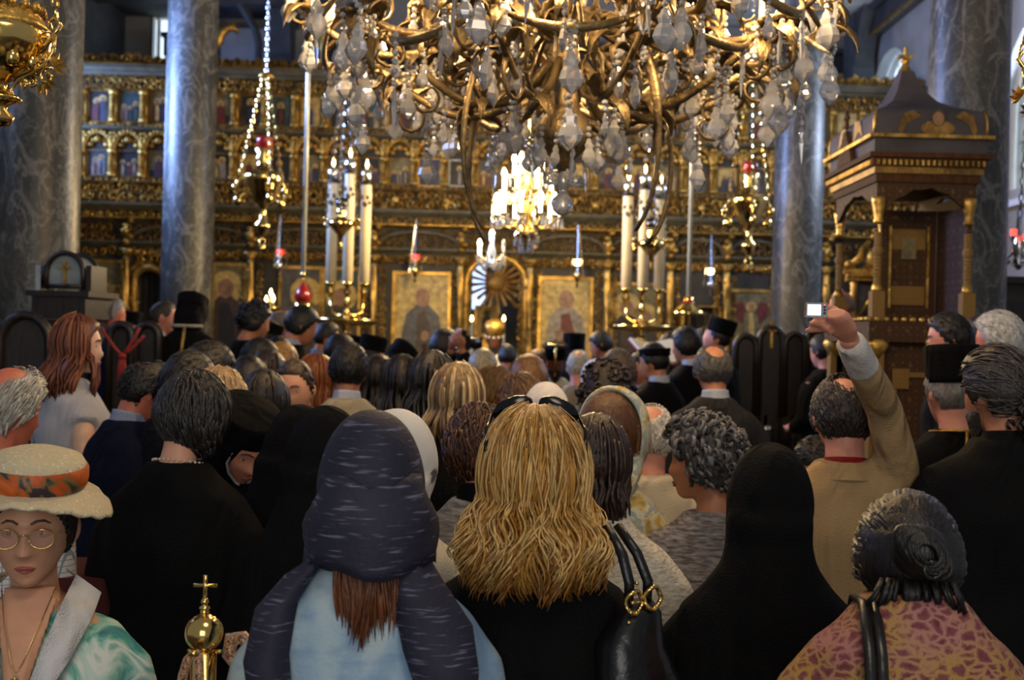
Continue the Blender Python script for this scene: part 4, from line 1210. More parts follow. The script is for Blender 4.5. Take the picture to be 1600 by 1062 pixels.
# entablature with dentils
for z0, z1, o, mt in ((zcap + .06, zcap + .11, .03, 'walnut'), (zcap + .11, zcap + .15, .045, 'gilt_dark'), (zcap + .15, zent - .03, .06, 'walnut'), (zent - .03, zent, .085, 'walnut')):
    tb('entablature', -o, TW + o, -o, TD + o, z0, z1, mt)
en = tb('entablature', -.05, TW + .05, -.05, TD + .05, zent, zpar - .02, 'canopy')
for i in range(20): MB().box((-.05 + (TW + .1) * (i + .5) / 20, -.068, zcap + .17), (.014, .02, .03)).build('dentil', 'gilt', en, False)
for i in range(30): MB().box((-.068, -.05 + (TD + .1) * (i + .5) / 30, zcap + .17), (.02, .014, .03)).build('dentil', 'gilt', en, False)
tb('gilt_edge', -.09, TW + .09, -.09, TD + .09, zpar - .02, zpar, 'gilt')
# bell-shaped canopy
ap = (zsp - zpar)
prof = [(1.0, 0), (1.0, .16), (.985, .26), (.94, .315), (.82, .36), (.62, .43), (.42, .54), (.28, .68), (.18, .84), (.11, 1.0)]
cx0, cy0, hx, hy = TW / 2, TD / 2, TW / 2 + .055, TD / 2 + .055
rings = []
for f, z in prof: rings.append([(cx0 - hx * f, cy0 - hy * f, zpar + z * ap), (cx0 + hx * f, cy0 - hy * f, zpar + z * ap), (cx0 + hx * f, cy0 + hy * f, zpar + z * ap), (cx0 - hx * f, cy0 + hy * f, zpar + z * ap)])
rf = MB().loft(rings).build('canopy', 'canopy', thr, False)
for sx, sy in ((-1, -1), (1, -1), (-1, 1)):
    MB().tube([(cx0 + sx * hx * f, cy0 + sy * hy * f, zpar + z * ap) for f, z in prof[:4]], .009, 5).build('gilt_edge', 'gilt', rf)
MB().tube([(cx0 - .03, cy0 - .05, zpar + ap * .95), (cx0 - .04, cy0 - .06, zpar + ap * .6)], .012, 5).build('gilt_edge', 'gilt', rf)
fn = MB().lathe([(.05, 0), (.035, .02), (.02, .05), (.03, .07), (.012, .09), (.012, zfin - zsp)], 8, (cx0, cy0, zsp)).box((cx0, cy0, zsp + (zfin - zsp) * .62), (.09, .02, .024)).build('cross_finial', 'gilt', thr, False)
# painted winged head on the canopy's side (flat painted picture)
sx, sz = cx0 + .04, zpar + ap * .19
mb = MB(); yf = cy0 - hy - .001; hh_ = ap * .27
body = [(sx + .105 * math.sin(t * 2 * PI / 20) * (1 if True else 1), sz - .055 + hh_ * .40 * math.cos(t * 2 * PI / 20) * (1.0 if math.cos(t * 2 * PI / 20) > 0 else 1.05) ) for t in range(20)]
body = [(x, z) if z > sz - .05 else (sx + (x - sx) * (1 - min(1, (sz - .05 - z) / .1) * .55), z) for x, z in body]
mb.prism(body, yf - .004, yf, 0)
for s in (-1, 1):
    mb.prism([(sx + s * .10, sz + .02), (sx + s * .15, sz + .055), (sx + s * .21, sz + .03), (sx + s * .235, sz - .06), (sx + s * .22, sz - .11), (sx + s * .19, sz - .03), (sx + s * .14, sz + .0)], yf - .004, yf, 0)
mb.prism([(sx + .045 * math.cos(t * 2 * PI / 14), sz + .015 + .052 * math.sin(t * 2 * PI / 14)) for t in range(14)], yf - .006, yf - .004, 1)
mb.prism([(sx + .033 * math.cos(t * 2 * PI / 14), sz + .008 + .042 * math.sin(t * 2 * PI / 14)) for t in range(14)], yf - .008, yf - .006, 2)
for s in (-1, 1): mb.prism([(sx + s * .013 + .006 * math.cos(t * PI / 3), sz + .014 + .003 * math.sin(t * PI / 3)) for t in range(6)], yf - .009, yf - .008, 1)
mb.prism([(sx - .008, sz - .014), (sx + .008, sz - .014), (sx, sz - .018)], yf - .009, yf - .008, 1)
mb.build('painted_angel', ['gilt_dark', 'paint_brown', 'paint_skin'], rf, False)
mb = MB(); xf = cx0 - hx - .001                       # its wing on the other side of the canopy
for s in (-1, 1):
    mb.prism([(cy0 + s * .06, sz - .08), (cy0 + s * .10, sz + .05), (cy0 + s * .2, sz + .04), (cy0 + s * .27, sz - .08), (cy0 + s * .18, sz - .02)], 0, .004, 0, Matrix.Translation((xf, 0, 0)) @ Matrix.Rotation(PI / 2, 4, 'Z'))
tag(mb.build('painted_wing', 'gilt_dark', rf, False), kind='stuff')
# stepped wooden crest with cross on the front cornice
cr = MB(); y_ = TD * .55
for i in range(6): cr.box((-.07, y_, zent + .02 + .035 * i), (.03, .30 - .045 * i, .034))
cr.box((-.07, y_, zent + .29), (.02, .03, .12)).box((-.07, y_, zent + .30), (.02, .08, .022))
cr.build('crest', 'walnut', thr, False)

# ------------------------------------------------------------------ golden icon stand seen through the throne's columns
p = at(1362, 505, 9.3); z0 = .14
gs = thing('icon_stand', 'gilded icon stand with crowned pediment behind the throne columns', 'icon stand', (p.x, 9.3, z0), R(-12))
zt0 = at(1362, 440, 9.3).z - z0; zt1 = at(1362, 392, 9.3).z - z0; zb = at(1362, 500, 9.3).z - z0
MB().box((0, 0, zb / 2), (.34, .30, zb)).build('pedestal', 'gilt_dark', gs, False)
for s in (-1, 1):
    mb = MB().lathe([(.026 + .007 * (i % 2), zb + (zt0 - zb) * i / 16) for i in range(17)], 10, (s * .15, -.08, 0)); mb.box((s * .15, -.08, zb + .02), (.07, .07, .04)); mb.build('twisted_post', 'gilt', gs)
MB().tube([(-.11, -.09, zb + .02), (-.02, -.09, zb + .16), (0, -.09, zt0 - .03)], .02, 5).tube([(.11, -.09, zb + .02), (.02, -.09, zb + .16), (0, -.09, zt0 - .03)], .02, 5).build('brace', 'gilt', gs)
MB().box((0, .02, (zb + zt0) / 2), (.30, .02, zt0 - zb)).build('panel', 'paint_grey', gs, False)
mb = MB().box((0, -.03, zt0 + .03), (.42, .26, .06)).box((0, -.03, zt0 + .075), (.46, .30, .03))
for i in range(13): mb.ball((-.2 + .4 * i / 12, -.18, zt0 + .03), .018, 6, 4)
mb.build('cornice', 'gilt', gs, False)
mb = MB(); c0 = zt0 + .09
for s in (-1, 1):
    mb.tube([(s * .16, -.05, c0), (s * .17, -.05, c0 + .05), (s * .10, -.05, c0 + .10), (s * .09, -.05, c0 + .17), (s * .03, -.05, c0 + .24)], [.03, .03, .035, .025, .02], 6); mb.ball((s * .19, -.05, c0 + .04), .04, 8, 6)
mb.ball((0, -.05, c0 + .09), (.07, .05, .09), 10, 7).ball((0, -.05, c0 + .27), .03, 8, 6).ball((0, -.05, c0 + .32), .018, 8, 6)
mb.build('pediment', 'gilt', gs)
fl_ = at(1387, 428, 9.1)
t = thing('taper', 'single lit taper glowing beside the gilded icon stand', 'candle', (fl_.x, 9.1, fl_.z - .25))
MB().lathe([(.01, 0), (.01, .23)], 8).build('wax_body', 'wax', t); MB().lathe([(.003, .23), (.018, .25), (.003, .30)], 8).build('flame', 'flame', t); MB().lathe([(.05, -.9), (.012, -.86), (.012, -.02), (.03, 0)], 8).build('holder', 'brass', t)


# ------------------------------------------------------------------ dark carved stalls
def stall(px, ytop, d, w, label, rz=0, cross=False, zf=None, glassy=False, base=None):
    p = at(px, ytop, d); zf = floor_z(p.x, d) if zf is None else zf
    t = thing('choir_stall', label, 'stall', (p.x, d, zf), rz, 'dark carved wooden stalls with round topped backs')
    h = p.z - zf; hw = w / 2; zs = h - hw * 1.15
    poly = [(-hw, 1.0), (hw, 1.0)] + [(hw * math.cos(PI * i / 14), zs + hw * 1.15 * math.sin(PI * i / 14)) for i in range(15)]
    bk = MB().prism(poly, .16, .2).build('back_panel', 'dark_wood', t, False)
    MB().tube([(-hw, .15, 1.0)] + [(hw * math.cos(PI * i / 14), .15, zs + hw * 1.15 * math.sin(PI * i / 14)) for i in range(14, -1, -1)] + [(hw, .15, 1.0)], .028, 6).build('arched_frame', 'dark_wood', bk)
    if cross: MB().box((0, .14, zs + .05), (.02, .02, .22)).box((0, .14, zs + .09), (.09, .02, .02)).build('cross', 'gilt', bk, False)
    MB().box((0, -.05, .5), (w * .9, .4, .05)).build('seat', 'dark_wood', t, False)
    for s in (-1, 1):
        MB().prism([(-.28, 0), (.2, 0), (.2, 1.12), (-.1, 1.08), (-.28, 1.0), (-.24, .9), (-.14, .6), (-.26, .3)], -.025, .025, 0, Matrix.Translation((s * hw, 0, 0)) @ Matrix.Rotation(PI / 2, 4, 'Z') @ Matrix.Rotation(PI, 4, 'Z')).build('side_panel', 'dark_wood', t, False)
        MB().lathe([(.02, .1), (.03, .2), (.018, .4), (.03, .6), (.018, .8), (.034, .95), (.02, 1.0)], 8, (s * hw, -.28, 0)).build('arm_post', 'dark_wood', t)
        MB().ball((s * hw, -.27, 1.02), (.03, .04, .03), 8, 5).build('arm_knob', 'silver', t)
    MB().box((0, .14, .55), (w, .03, 1.0)).build('lower_panel', 'dark_wood', t, False)
    return t


stall(1172, 524, 9.2, .17, 'dark carved stall, first of the row right of the singers')
stall(1212, 511, 9.2, .19, 'dark carved stall with a small gilt cross on its round back', 0, True)
stall(1250, 521, 9.2, .16, 'dark carved stall, third of the row beside the column')
stall(1286, 511, 9.2, .16, 'dark carved stall behind the post of the throne')
stall(22, 491, 6.3, .28, 'broad dark stall with arched back at the left edge under the marble column')
stall(176, 506, 7.0, .14, 'dark carved stall with the red cord, left one of the pair')
stall(219, 506, 7.0, .14, 'dark carved stall with the red cord, right one of the pair')
# red cord and tassel
p0, p1, kn, bt = at(158, 512, 6.66), at(218, 512, 6.66), at(191, 556, 6.66), at(192, 608, 6.66)
t = thing('tassel_cord', 'red twisted cord with a long tassel hanging on the dark stalls', 'cord', kn)
M['cord'] = plain('red_cord', (0.30, 0.022, 0.016), .7, 0, .3, 60, .3, 120)
for a, nm in ((p0, 'cord'), (p1, 'cord'), (at(225, 524, 6.66), 'cord')):
    q = a - kn; MB().tube([(0, 0, 0), q * .35 + Vector((0, 0, -.01)), q * .7 + Vector((0, 0, -.008)), q], .009, 6).build(nm, 'cord', t)
MB().ball((0, 0, 0), (.024, .024, .022), 10, 7).build('knot', 'cord', t)
mb = MB(); L = kn.z - bt.z
for i in range(12):
    a = 2 * PI * i / 12; mb.tube([(.012 * math.cos(a), .012 * math.sin(a), -.02), (.018 * math.cos(a), .018 * math.sin(a), -L * .3), (.026 * math.cos(a), .026 * math.sin(a), -L)], .006, 4)
mb.build('tassel', 'cord', t)

# ------------------------------------------------------------------ dark shrine with glazed arched top and gilt cross (left)
p = at(104, 480, 7.3); sh = thing('shrine', 'dark wooden shrine with arched glass top and gilt cross at the left marble column', 'shrine', (p.x, 7.3, .14), R(-8))
zsill = at(104, 452, 7.3).z - .14; zb = at(104, 500, 7.3).z - .14; ztop = at(104, 393, 7.3).z - .14; hw = .125
MB().box((0, .1, (zb - .0) / 2), (.30, .30, zb)).build('cabinet', 'dark_wood', sh, False)
MB().box((0, .08, (zb + zsill) / 2 - .02), (.36, .36, zsill - zb - .06)).build('carved_cornice', 'dark_wood', sh, False)
MB().box((0, .08, zsill - .03), (.42, .40, .035)).build('shelf', 'dark_wood', sh, False)
poly = lambda k: [(-hw * k, zsill)] + [(-hw * k * math.cos(PI * i / 14), zsill + .09 + (ztop - zsill - .10) * k * math.sin(PI * i / 14) ** .9) for i in range(15)] + [(hw * k, zsill)]
M['pane_glass'] = plain('pale_reflecting_glass', (0.22, 0.27, 0.29), .08, 0, .35, 3, 0, stretch=(1, 1, 3))
MB().prism(poly(.92), -.02, .14).build('glass_top', 'pane_glass', sh, False)
MB().tube([(a, -.03, b) for a, b in poly(1.0)], .017, 6).tube([(a, .15, b) for a, b in poly(1.0)], .017, 6).tube([(-hw, -.03, zsill + .02), (hw, -.03, zsill + .02)], .015, 6).build('arched_frame', 'dark_wood', sh)
MB().box((0, -.035, (zsill + ztop) / 2 - .02), (.018, .012, .16)).box((0, -.035, (zsill + ztop) / 2 + .02), (.07, .012, .018)).build('cross', 'gilt', sh, False)
for s in (-1, 1):
    MB().box((s * .17, .05, zsill + .07), (.035, .2, .16)).build('side_panel', 'silver' if s < 0 else 'dark_wood', sh, False)
MB().box((0, -.055, zb - .12), (.14, .01, .14)).build('lower_glass', 'pane_glass', sh, False)

# ------------------------------------------------------------------ brass barrier post with cross and velvet rope
p = at(319, 988, 2.05)
bp_ = thing('barrier_post', 'polished brass barrier post with a ball and cross on top', 'barrier post', (p.x, 2.05, 0))
zc = p.z; k = 2.05 / F
MB().lathe([(.17, 0.0), (.17, .02), (.14, .035), (.05, .05), (.024, .07)], 28).build('base', 'brass', bp_)
MB().lathe([(.0225, .06), (.0225, zc - 27 * k)], 24).build('pole', 'brass', bp_)
MB().ball((0, 0, zc), 29.5 * k, 28, 20).build('ball', 'brass', bp_)
zt_ = zc + 29 * k
MB().lathe([(7.0 * k, -.003), (6.5 * k, 6 * k), (5.5 * k, 7 * k), (8.5 * k, 9 * k), (8.0 * k, 11.5 * k), (4 * k, 13 * k), (3.5 * k, 15 * k), (5.8 * k, 18 * k), (6 * k, 20.5 * k), (4.5 * k, 23.5 * k), (3 * k, 25 * k)], 20, (0, 0, zt_)).build('collar', 'brass', bp_)
zx = zt_ + 25 * k
MB().tube([(0, 0, zx - .003), (0, 0, zx + 36 * k)], 2.9 * k, 10).tube([(-18 * k, 0, zx + 20 * k), (18 * k, 0, zx + 20 * k)], 2.9 * k, 10).build('cross', 'brass', bp_)
for s in (-1, 1): MB().tube([(-.02 if s < 0 else .02, -.0, zc - 30 * k), (-.02 if s < 0 else .034, -.02, zc - 24 * k)], .004, 6).build('hook', 'brass', bp_)
M['rope'] = NT('red_glitter_rope').m; nt_ = NT('red_glitter_rope')
v_ = tex(nt_, 'Voronoi', 420, Randomness=1.0); nt_.l(ramp(nt_, v_.outputs['Color'], ((.5, (.035, .004, .004)), (.85, (.11, .012, .009)), (.99, (.5, .28, .12)))), nt_.b.inputs['Base Color']); nt_.set(Roughness=.35, Sheen_Weight=.5)
M['rope'] = nt_.m
rp = thing('barrier_rope', 'dark red glittering rope hanging from the brass post on its near side', 'rope', (p.x, 2.05, zc - 20 * k))
MB().tube([(-.002, -.045, .0), (-.014, -.05, -.012), (-.022, -.05, -.04), (-.03, -.045, -.12), (-.05, -.05, -.35), (-.12, -.1, -.5), (-.3, -.25, -.58), (-.7, -.5, -.5)], .0085, 8).build('rope', 'rope', rp)
MB().tube([(-.002, -.045, .0), (.006, -.052, -.012), (.008, -.052, -.05), (.016, -.05, -.12), (.02, -.05, -.3)], .0085, 8).build('rope_end', 'rope', rp)
MB().tube([(-.014, -.048, -.012), (-.006, -.054, .003), (.004, -.052, -.004)], .0055, 8).build('rope_clip', 'brass', rp)
r2 = thing('barrier_rope', 'dark red glittering rope looped at the right of the brass post', 'rope', (p.x + .045, 2.07, zc - 25 * k))
MB().tube([(.0, .0, .02), (-.005, .0, -.015), (.012, -.002, -.035), (.03, 0, -.025), (.035, 0, .0), (.02, 0, .016), (.004, .0, .012)], .0125, 9).build('rope_loop', 'rope', r2)
MB().tube([(.035, .0, .0), (.055, .01, -.03), (.056, .02, -.08), (.048, .02, -.2), (.2, .2, -.45), (.5, .5, -.5)], .0075, 8).build('rope', 'rope', r2)

# red seat cushion glimpsed in the dark behind the hat lady, dark cupboard at the right edge
p = at(152, 925, 3.3)
t = thing('stool', 'dark red padded stool in the shadow by the checked shirt man', 'stool', (p.x, 3.3, 0))
MB().box((0, 0, p.z + .02), (.26, .3, .10)).build('cushion', plain('dark_red_velvet', (.07, .006, .005), .8, 0, .3, 20), t, False)
for a in (-1, 1):
    for b in (-1, 1): MB().box((a * .1, b * .12, (p.z - .03) / 2), (.035, .035, p.z - .03)).build('leg', 'dark_wood', t, False)
p = at(1585, 440, 8.9)
t = thing('cupboard', 'dark cupboard with thin gilt frame beside the right marble column', 'cupboard', (p.x + .25, 9.1, .14))
zt_ = p.z - .14
MB().box((0, .1, zt_ / 2), (.8, .3, zt_)).build('body', 'board_dark', t, False)
MB().box((0, .06, zt_ + .02), (.9, .42, .05)).build('cornice', 'dark_wood', t, False)
for x in (-.33, .0, .33): MB().box((x, -.06, zt_ / 2), (.03, .02, zt_ - .2)).build('gilt_stile', 'gilt', t, False)
for x in (-.165, .165): MB().box((x, -.055, zt_ / 2), (.26, .012, zt_ - .3)).build('door_panel', 'dark_wood', t, False)
# service books and white cloth on a reading ledge right of the singers
p = at(1150, 590, 8.2)
# ------------------------------------------------------------------ people
def head_pt(x, y, z, off=0.0, face=True, jaw=1.0):
    """point of the head's surface in the direction (x, y, z) of the unit sphere; y forward, z up; eyes at z = 0"""
    px, py, pz = x * .0765, y * .097, z * .118
    if z < 0:
        t = -z; px *= 1 - .30 * jaw * t ** 1.7; py *= 1 - .22 * t if y > 0 else 1 - .42 * t ** 1.3
        py += .046 * t * t
    else:
        py *= 1 + .02 * z
        px *= 1 + .03 * z
    if face and y > 0:
        ax = abs(x)
        py -= .004 * math.exp(-((z - .0) / .3) ** 2)
        if -.47 < z < .12:
            w = .13 + .07 * max(0, (.05 - z)) / .4
            if z > -.34: n = ((.12 - z) / .46) ** 1.15
            else: n = max(0.0, (z + .47) / .13)
            py += .027 * n * math.exp(-(ax / w) ** 2)
            if z < -.18: py += .006 * math.exp(-((ax - .19) / .07) ** 2) * math.exp(-((z + .32) / .09) ** 2)
        py -= .011 * math.exp(-((ax - .40) / .17) ** 2 - ((z - .01) / .14) ** 2)
        py += .006 * math.exp(-((z - .19) / .08) ** 2) * math.exp(-(ax / .6) ** 2)
        py += .004 * math.exp(-((ax - .55) / .2) ** 2 - ((z + .22) / .16) ** 2)
        py += .0075 * math.exp(-((z + .555) / .05) ** 2) * math.exp(-(ax / .27) ** 2) + .007 * math.exp(-((z + .675) / .045) ** 2) * math.exp(-(ax / .24) ** 2)
        py -= .003 * math.exp(-((z + .615) / .025) ** 2) * math.exp(-(ax / .3) ** 2)
        py += .007 * math.exp(-((z + .88) / .1) ** 2) * math.exp(-(ax / .3) ** 2)
        py -= .0025 * math.exp(-((z + .77) / .05) ** 2) * math.exp(-(ax / .3) ** 2)
    v = Vector((px, py, pz))
    if off: v += Vector((x, y, z)) * off
    return v


def head_grid(mb, nu, nv, fn, mi=0, X=None):
    """closed grid over the sphere of directions"""
    rings = []
    for i in range(1, nv):
        la = PI * i / nv - PI / 2; c, s = math.cos(la), math.sin(la)
        rings.append([fn(c * math.cos(2 * PI * j / nu), c * math.sin(2 * PI * j / nu), s) for j in range(nu)])
    o = len(mb.v); mb.loft(rings, mi, False, X)
    b, t = fn(0, 0, -1), fn(0, 0, 1)
    if X is not None: b, t = X @ b, X @ t
    mb.v += [b, t]; ib = len(mb.v) - 2; q = o + (nv - 2) * nu
    for j in range(nu):
        k = (j + 1) % nu; mb.f.append((o + k, o + j, ib)); mb.f.append((q + j, q + k, ib + 1)); mb.m += [mi, mi]


HAIRLINE = {'short': ((0, .60), (40, .55), (62, .30), (78, -.12), (92, -.32), (105, -.12), (122, -.5), (180, -.56)),
            'bob': ((0, .62), (40, .5), (60, .1), (75, -.45), (90, -.75), (180, -.75)),
            'low': ((0, .45), (40, .38), (62, .1), (78, -.3), (92, -.5), (120, -.6), (180, -.62)),
            'hood': ((0, .50), (35, .40), (52, 0), (60, -.6), (70, -1.3), (180, -1.3)),
            'ring': ((0, 1.2), (50, 1.0), (70, .35), (85, -.2), (100, -.12), (125, -.5), (180, -.56))}


def hair_mask(x, y, z, style, bald=0.0, soft=.10):
    a = math.degrees(math.atan2(abs(x), y)); m = sm(-soft * .6, soft, z - lerp_tab(HAIRLINE[style], a))
    if bald:
        r = math.sqrt(x * x + (y + .30) ** 2)      # a bald crown just behind the top
        if z > 0: m *= sm(bald, bald + .22, r)
    return m


class Person:
    def __init__(s, px, py, d, yaw=0, H=None, lean=0, head=(0, 0), tilt=0, sw=.20, k=None, fat=1.0, fem=False, zf=None, label='', hs=1.0, nk=0.0):
        s.d = d; top = at(px, py, d); s.zf = floor_z(top.x, d) if zf is None else zf
        zz = top.z - s.zf; ca = math.cos(R(lean))
        s.H = H or (2 * zz / (1 + ca)); s.lean = R(lean); s.sw = sw; s.fat = fat; s.fem = fem; s.hs = hs
        s.vox = .0078 if d < 2.5 else .0095 if d < 3.6 else .0125 if d < 5.5 else .016 if d < 8 else .019
        s.cvox = .016 if d < 3.6 else .020 if d < 5.5 else .025 if d < 8 else .031
        s.zc = s.H - .012 - .118 * hs; s.zn = s.zc - .118 * hs - .020 + nk
        s.piv = Vector((0, -.02, s.zc - .09)); s.hc = Vector((0, .012, s.zc))
        s.HX = Matrix.Translation(s.piv) @ Matrix.Rotation(R(head[0]), 4, 'Z') @ Matrix.Rotation(R(-head[1]), 4, 'X') @ Matrix.Rotation(R(tilt), 4, 'Y') @ Matrix.Translation(-s.piv) @ Matrix.Translation(s.hc) @ Matrix.Scale(hs, 4)
        tp = s.bend(s.HX @ Vector((0, -.01, .125)))
        c_, s_ = math.cos(R(yaw)), math.sin(R(yaw))
        off = Vector((c_ * tp.x - s_ * tp.y, s_ * tp.x + c_ * tp.y, 0))
        s.t = thing('person', label, 'person', (top.x - off.x, top.y - off.y, s.zf), R(yaw), None)
        s.yaw = R(yaw); s.smooth_it = 2

    def bend(s, v):
        if not s.lean: return v
        zp = s.H * .5
        if v.z <= zp - .1: return v
        a = -s.lean * sm(zp - .1, zp + .25, v.z); y, z = v.y, v.z - zp
        return Vector((v.x, y * math.cos(a) - z * math.sin(a), zp + y * math.sin(a) + z * math.cos(a)))

    def inv(s, w):
        """a point of the church in this person's own frame"""
        return s.t_mat().inverted() @ Vector(w)

    def t_mat(s): return Matrix.Translation(s.t.location) @ Matrix.Rotation(s.yaw, 4, 'Z')

    def put(s, mb, name, mat, color=None, vox=None, parent=None, smooth=2, bend=True, sub=0, label=None, fac=.5):
        if bend and s.lean: mb.v = [s.bend(v) for v in mb.v]
        o = mb.build(name, mat, parent or s.t, True, color)
        if vox:
            r = o.modifiers.new('remesh', 'REMESH'); r.mode = 'VOXEL'; r.voxel_size = vox; r.use_smooth_shade = True
            if smooth:
                q = o.modifiers.new('smooth', 'SMOOTH'); q.factor = fac; q.iterations = smooth
        if label: o['label'] = label
        return o

    # ---- skeleton
    def arm_pts(s, side, pose):
        k = s.H / 1.7; sw = s.sw; z = s.zn - .085
        if not isinstance(pose, str):
            sh = Vector((side * (sw - .035), -.005, z)); return [sh] + [Vector(p) for p in pose]
        sh = Vector((side * (sw - .035), -.005, z))
        if pose == 'down': return [sh, Vector((side * (sw + .045), -.03, z - .29 * k)), Vector((side * (sw + .035), .08, z - .53 * k))]
        if pose == 'front': return [sh, Vector((side * (sw + .04), -.02, z - .28 * k)), Vector((side * .06, .22, z - .34 * k))]
        if pose == 'up': return [sh, Vector((side * (sw + .06), .10, z - .24 * k)), Vector((side * .10, .28, z - .06 * k))]
        return [sh, Vector((side * (sw + .04), .0, z - .28 * k)), Vector((side * (sw - .02), .2, z - .36 * k))]

    def hand(s, mb, side, wrist, elbow, curl=.5, up=None, r=1.0):
        d = (wrist - elbow).normalized(); u = Vector(up) if up else Vector((0, 1, 0)).cross(d) * -side
        if u.length < .1: u = Vector((1, 0, 0))
        u = (u - d * u.dot(d)).normalized(); n = d.cross(u)         # u: across the palm, n: palm normal
        pal = wrist + d * .05
        mb.tube([wrist - d * .03, wrist + d * .015, wrist + d * .05, wrist + d * .09], [.027 * r, .031 * r, .04 * r, .036 * r], 10, 0, .5)
        for i, L in enumerate((.068, .078, .072, .056)):
            b = wrist + d * .085 + u * ((i - 1.5) * .019); c = curl
            p1 = b + d * (L * .45) + n * (-L * .12 * c); p2 = p1 + d * (L * .30 * (1 - .5 * c)) + n * (-L * .30 * c); p3 = p2 + d * (L * .28 * (1 - c)) + n * (-L * .28 * c)
            mb.tube([b - d * .02, b, p1, p2, p3], [.0095 * r, .0095 * r, .009 * r, .0082 * r, .006 * r], 7)
        b = wrist + d * .03 + u * (-.032)
        mb.tube([wrist + d * .02 + u * -.015, b, b + d * .03 + u * -.018 - n * .008, b + d * .06 + u * -.016 - n * .016], [.013 * r, .0125 * r, .0105 * r, .0075 * r], 7)

    def body(s, skin, arms=('down', 'down'), extra=None, nose=1, ears=True, hands=True, hcurl=.5, jaw=1.0, beard=None, chest=True, hup=(None, None), neck=1.0):
        mb = MB(); n = (44, 36) if s.d < 4 else (30, 26) if s.d < 8 else (24, 20)
        head_grid(mb, n[0], n[1], lambda x, y, z: head_pt(x, y, z, 0, True, jaw), 0, s.HX)
        if ears:
            for sd in (-1, 1):
                E = s.HX @ Matrix.Translation((sd * .077, -.008, -.012)) @ Matrix.Rotation(sd * .35, 4, 'Z') @ Matrix.Rotation(.15, 4, 'X')
                mb.ball((0, 0, 0), (.011, .019, .033), 12, 9, 0, E); mb.ball((sd * .006, -.006, .004), (.009, .015, .027), 10, 8, 0, E); mb.ball((0, .004, -.026), (.009, .011, .012), 8, 6, 0, E)
        a = s.HX @ Vector((0, -.022, -.055)); f = .9 if s.fem else 1.06; f *= neck
        mb.tube([a, s.HX @ Vector((0, -.028, -.10)), Vector((0, -.03, s.zn)), Vector((0, -.025, s.zn - .06))], [.056 * f, .054 * f, .057 * f, .075 * f], 14)
        sw = s.sw
        if extra: extra(mb)
        if chest:
            mb.loft([[(p[0], p[1], z) for p in s.ring(a_, b_, y_, 18)] for z, a_, b_, y_ in ((s.zn - .01, .05, .05, -.028), (s.zn - .04, .09, .06, -.02), (s.zn - .075, sw * .74, .07, -.012), (s.zn - .12, sw * .88, .085, 0), (s.zn - .19, sw * .82, .09, 0))])
        g = .88 if s.fem else 1.0
        for sd, ps in zip((-1, 1), arms):
            P = s.arm_pts(sd, ps)
            dn = .035 if P[1].z < P[0].z - .1 else 0
            mb.tube([P[0] + Vector((-sd * .03, 0, -dn)), P[0] + Vector((-sd * .01, 0, -dn)), (P[0] + P[1]) / 2, P[1], P[1] * .6 + P[2] * .4, P[2]], [.05 * g, .055 * g, .049 * g * s.fat, .042 * g, .041 * g, .027 * g], 10)
            if hands: s.hand(mb, sd, P[2], P[1], hcurl, hup[0 if sd < 0 else 1], g)
        return s.put(mb, 'body', 'skin', skin, s.vox, smooth=1 if s.d < 4 else 1, fac=.4)

    def ring(s, a, b, y, n=22, p=2.4):
        out = []
        for j in range(n):
            t = 2 * PI * j / n; c, q = math.cos(t), math.sin(t)
            out.append((a * math.copysign(abs(c) ** (2 / p), c), y + b * math.copysign(abs(q) ** (2 / p), q)))
        return out

    def torso(s, off=.018, hem=None, flare=1.0, neck=.066, low=0.0, bust=0.0):
        """rings of an upper garment down to the height hem"""
        sw, H, zn, f = s.sw, s.H, s.zn, s.fat
        tab = [(zn + .012 - low, neck, neck * .95, -.028), (zn - .03 - low, .096 + low * .6, .078, -.022), (zn - .058 - low * .3, sw * .68, .088, -.018), (zn - .088, sw * .87, .098, -.015),
               (zn - .135, sw * .99, .112 * (1 + .3 * (f - 1)), -.006), (zn - .21, sw * .98, .125 * f + bust, .0 + bust * .4), (zn - .30, sw * .92 * (f ** .5), .122 * f + bust * .7, .004), (H * .615, sw * (.80 if s.fem else .88) * f, .112 * f, .0),
               (H * .53, sw * (.97 if s.fem else .92) * f, .132 * f, -.005)]
        hem = H * .47 if hem is None else hem
        out = [(z, a + off, b + off, y) for z, a, b, y in tab if z > hem + .02]
        z0, a0, b0, y0 = out[-1]
        if hem < H * .52:
            for t in (.35, .7, 1.0): out.append((z0 + (hem - z0) * t, a0 * (1 + (flare - 1) * t), b0 * (1 + (flare - 1) * t), y0))
        else: out.append((hem, a0 + .005, b0 + .005, y0))
        return [[(x, y, z) for x, y in s.ring(a, b, yy)] for z, a, b, yy in reversed(out)]

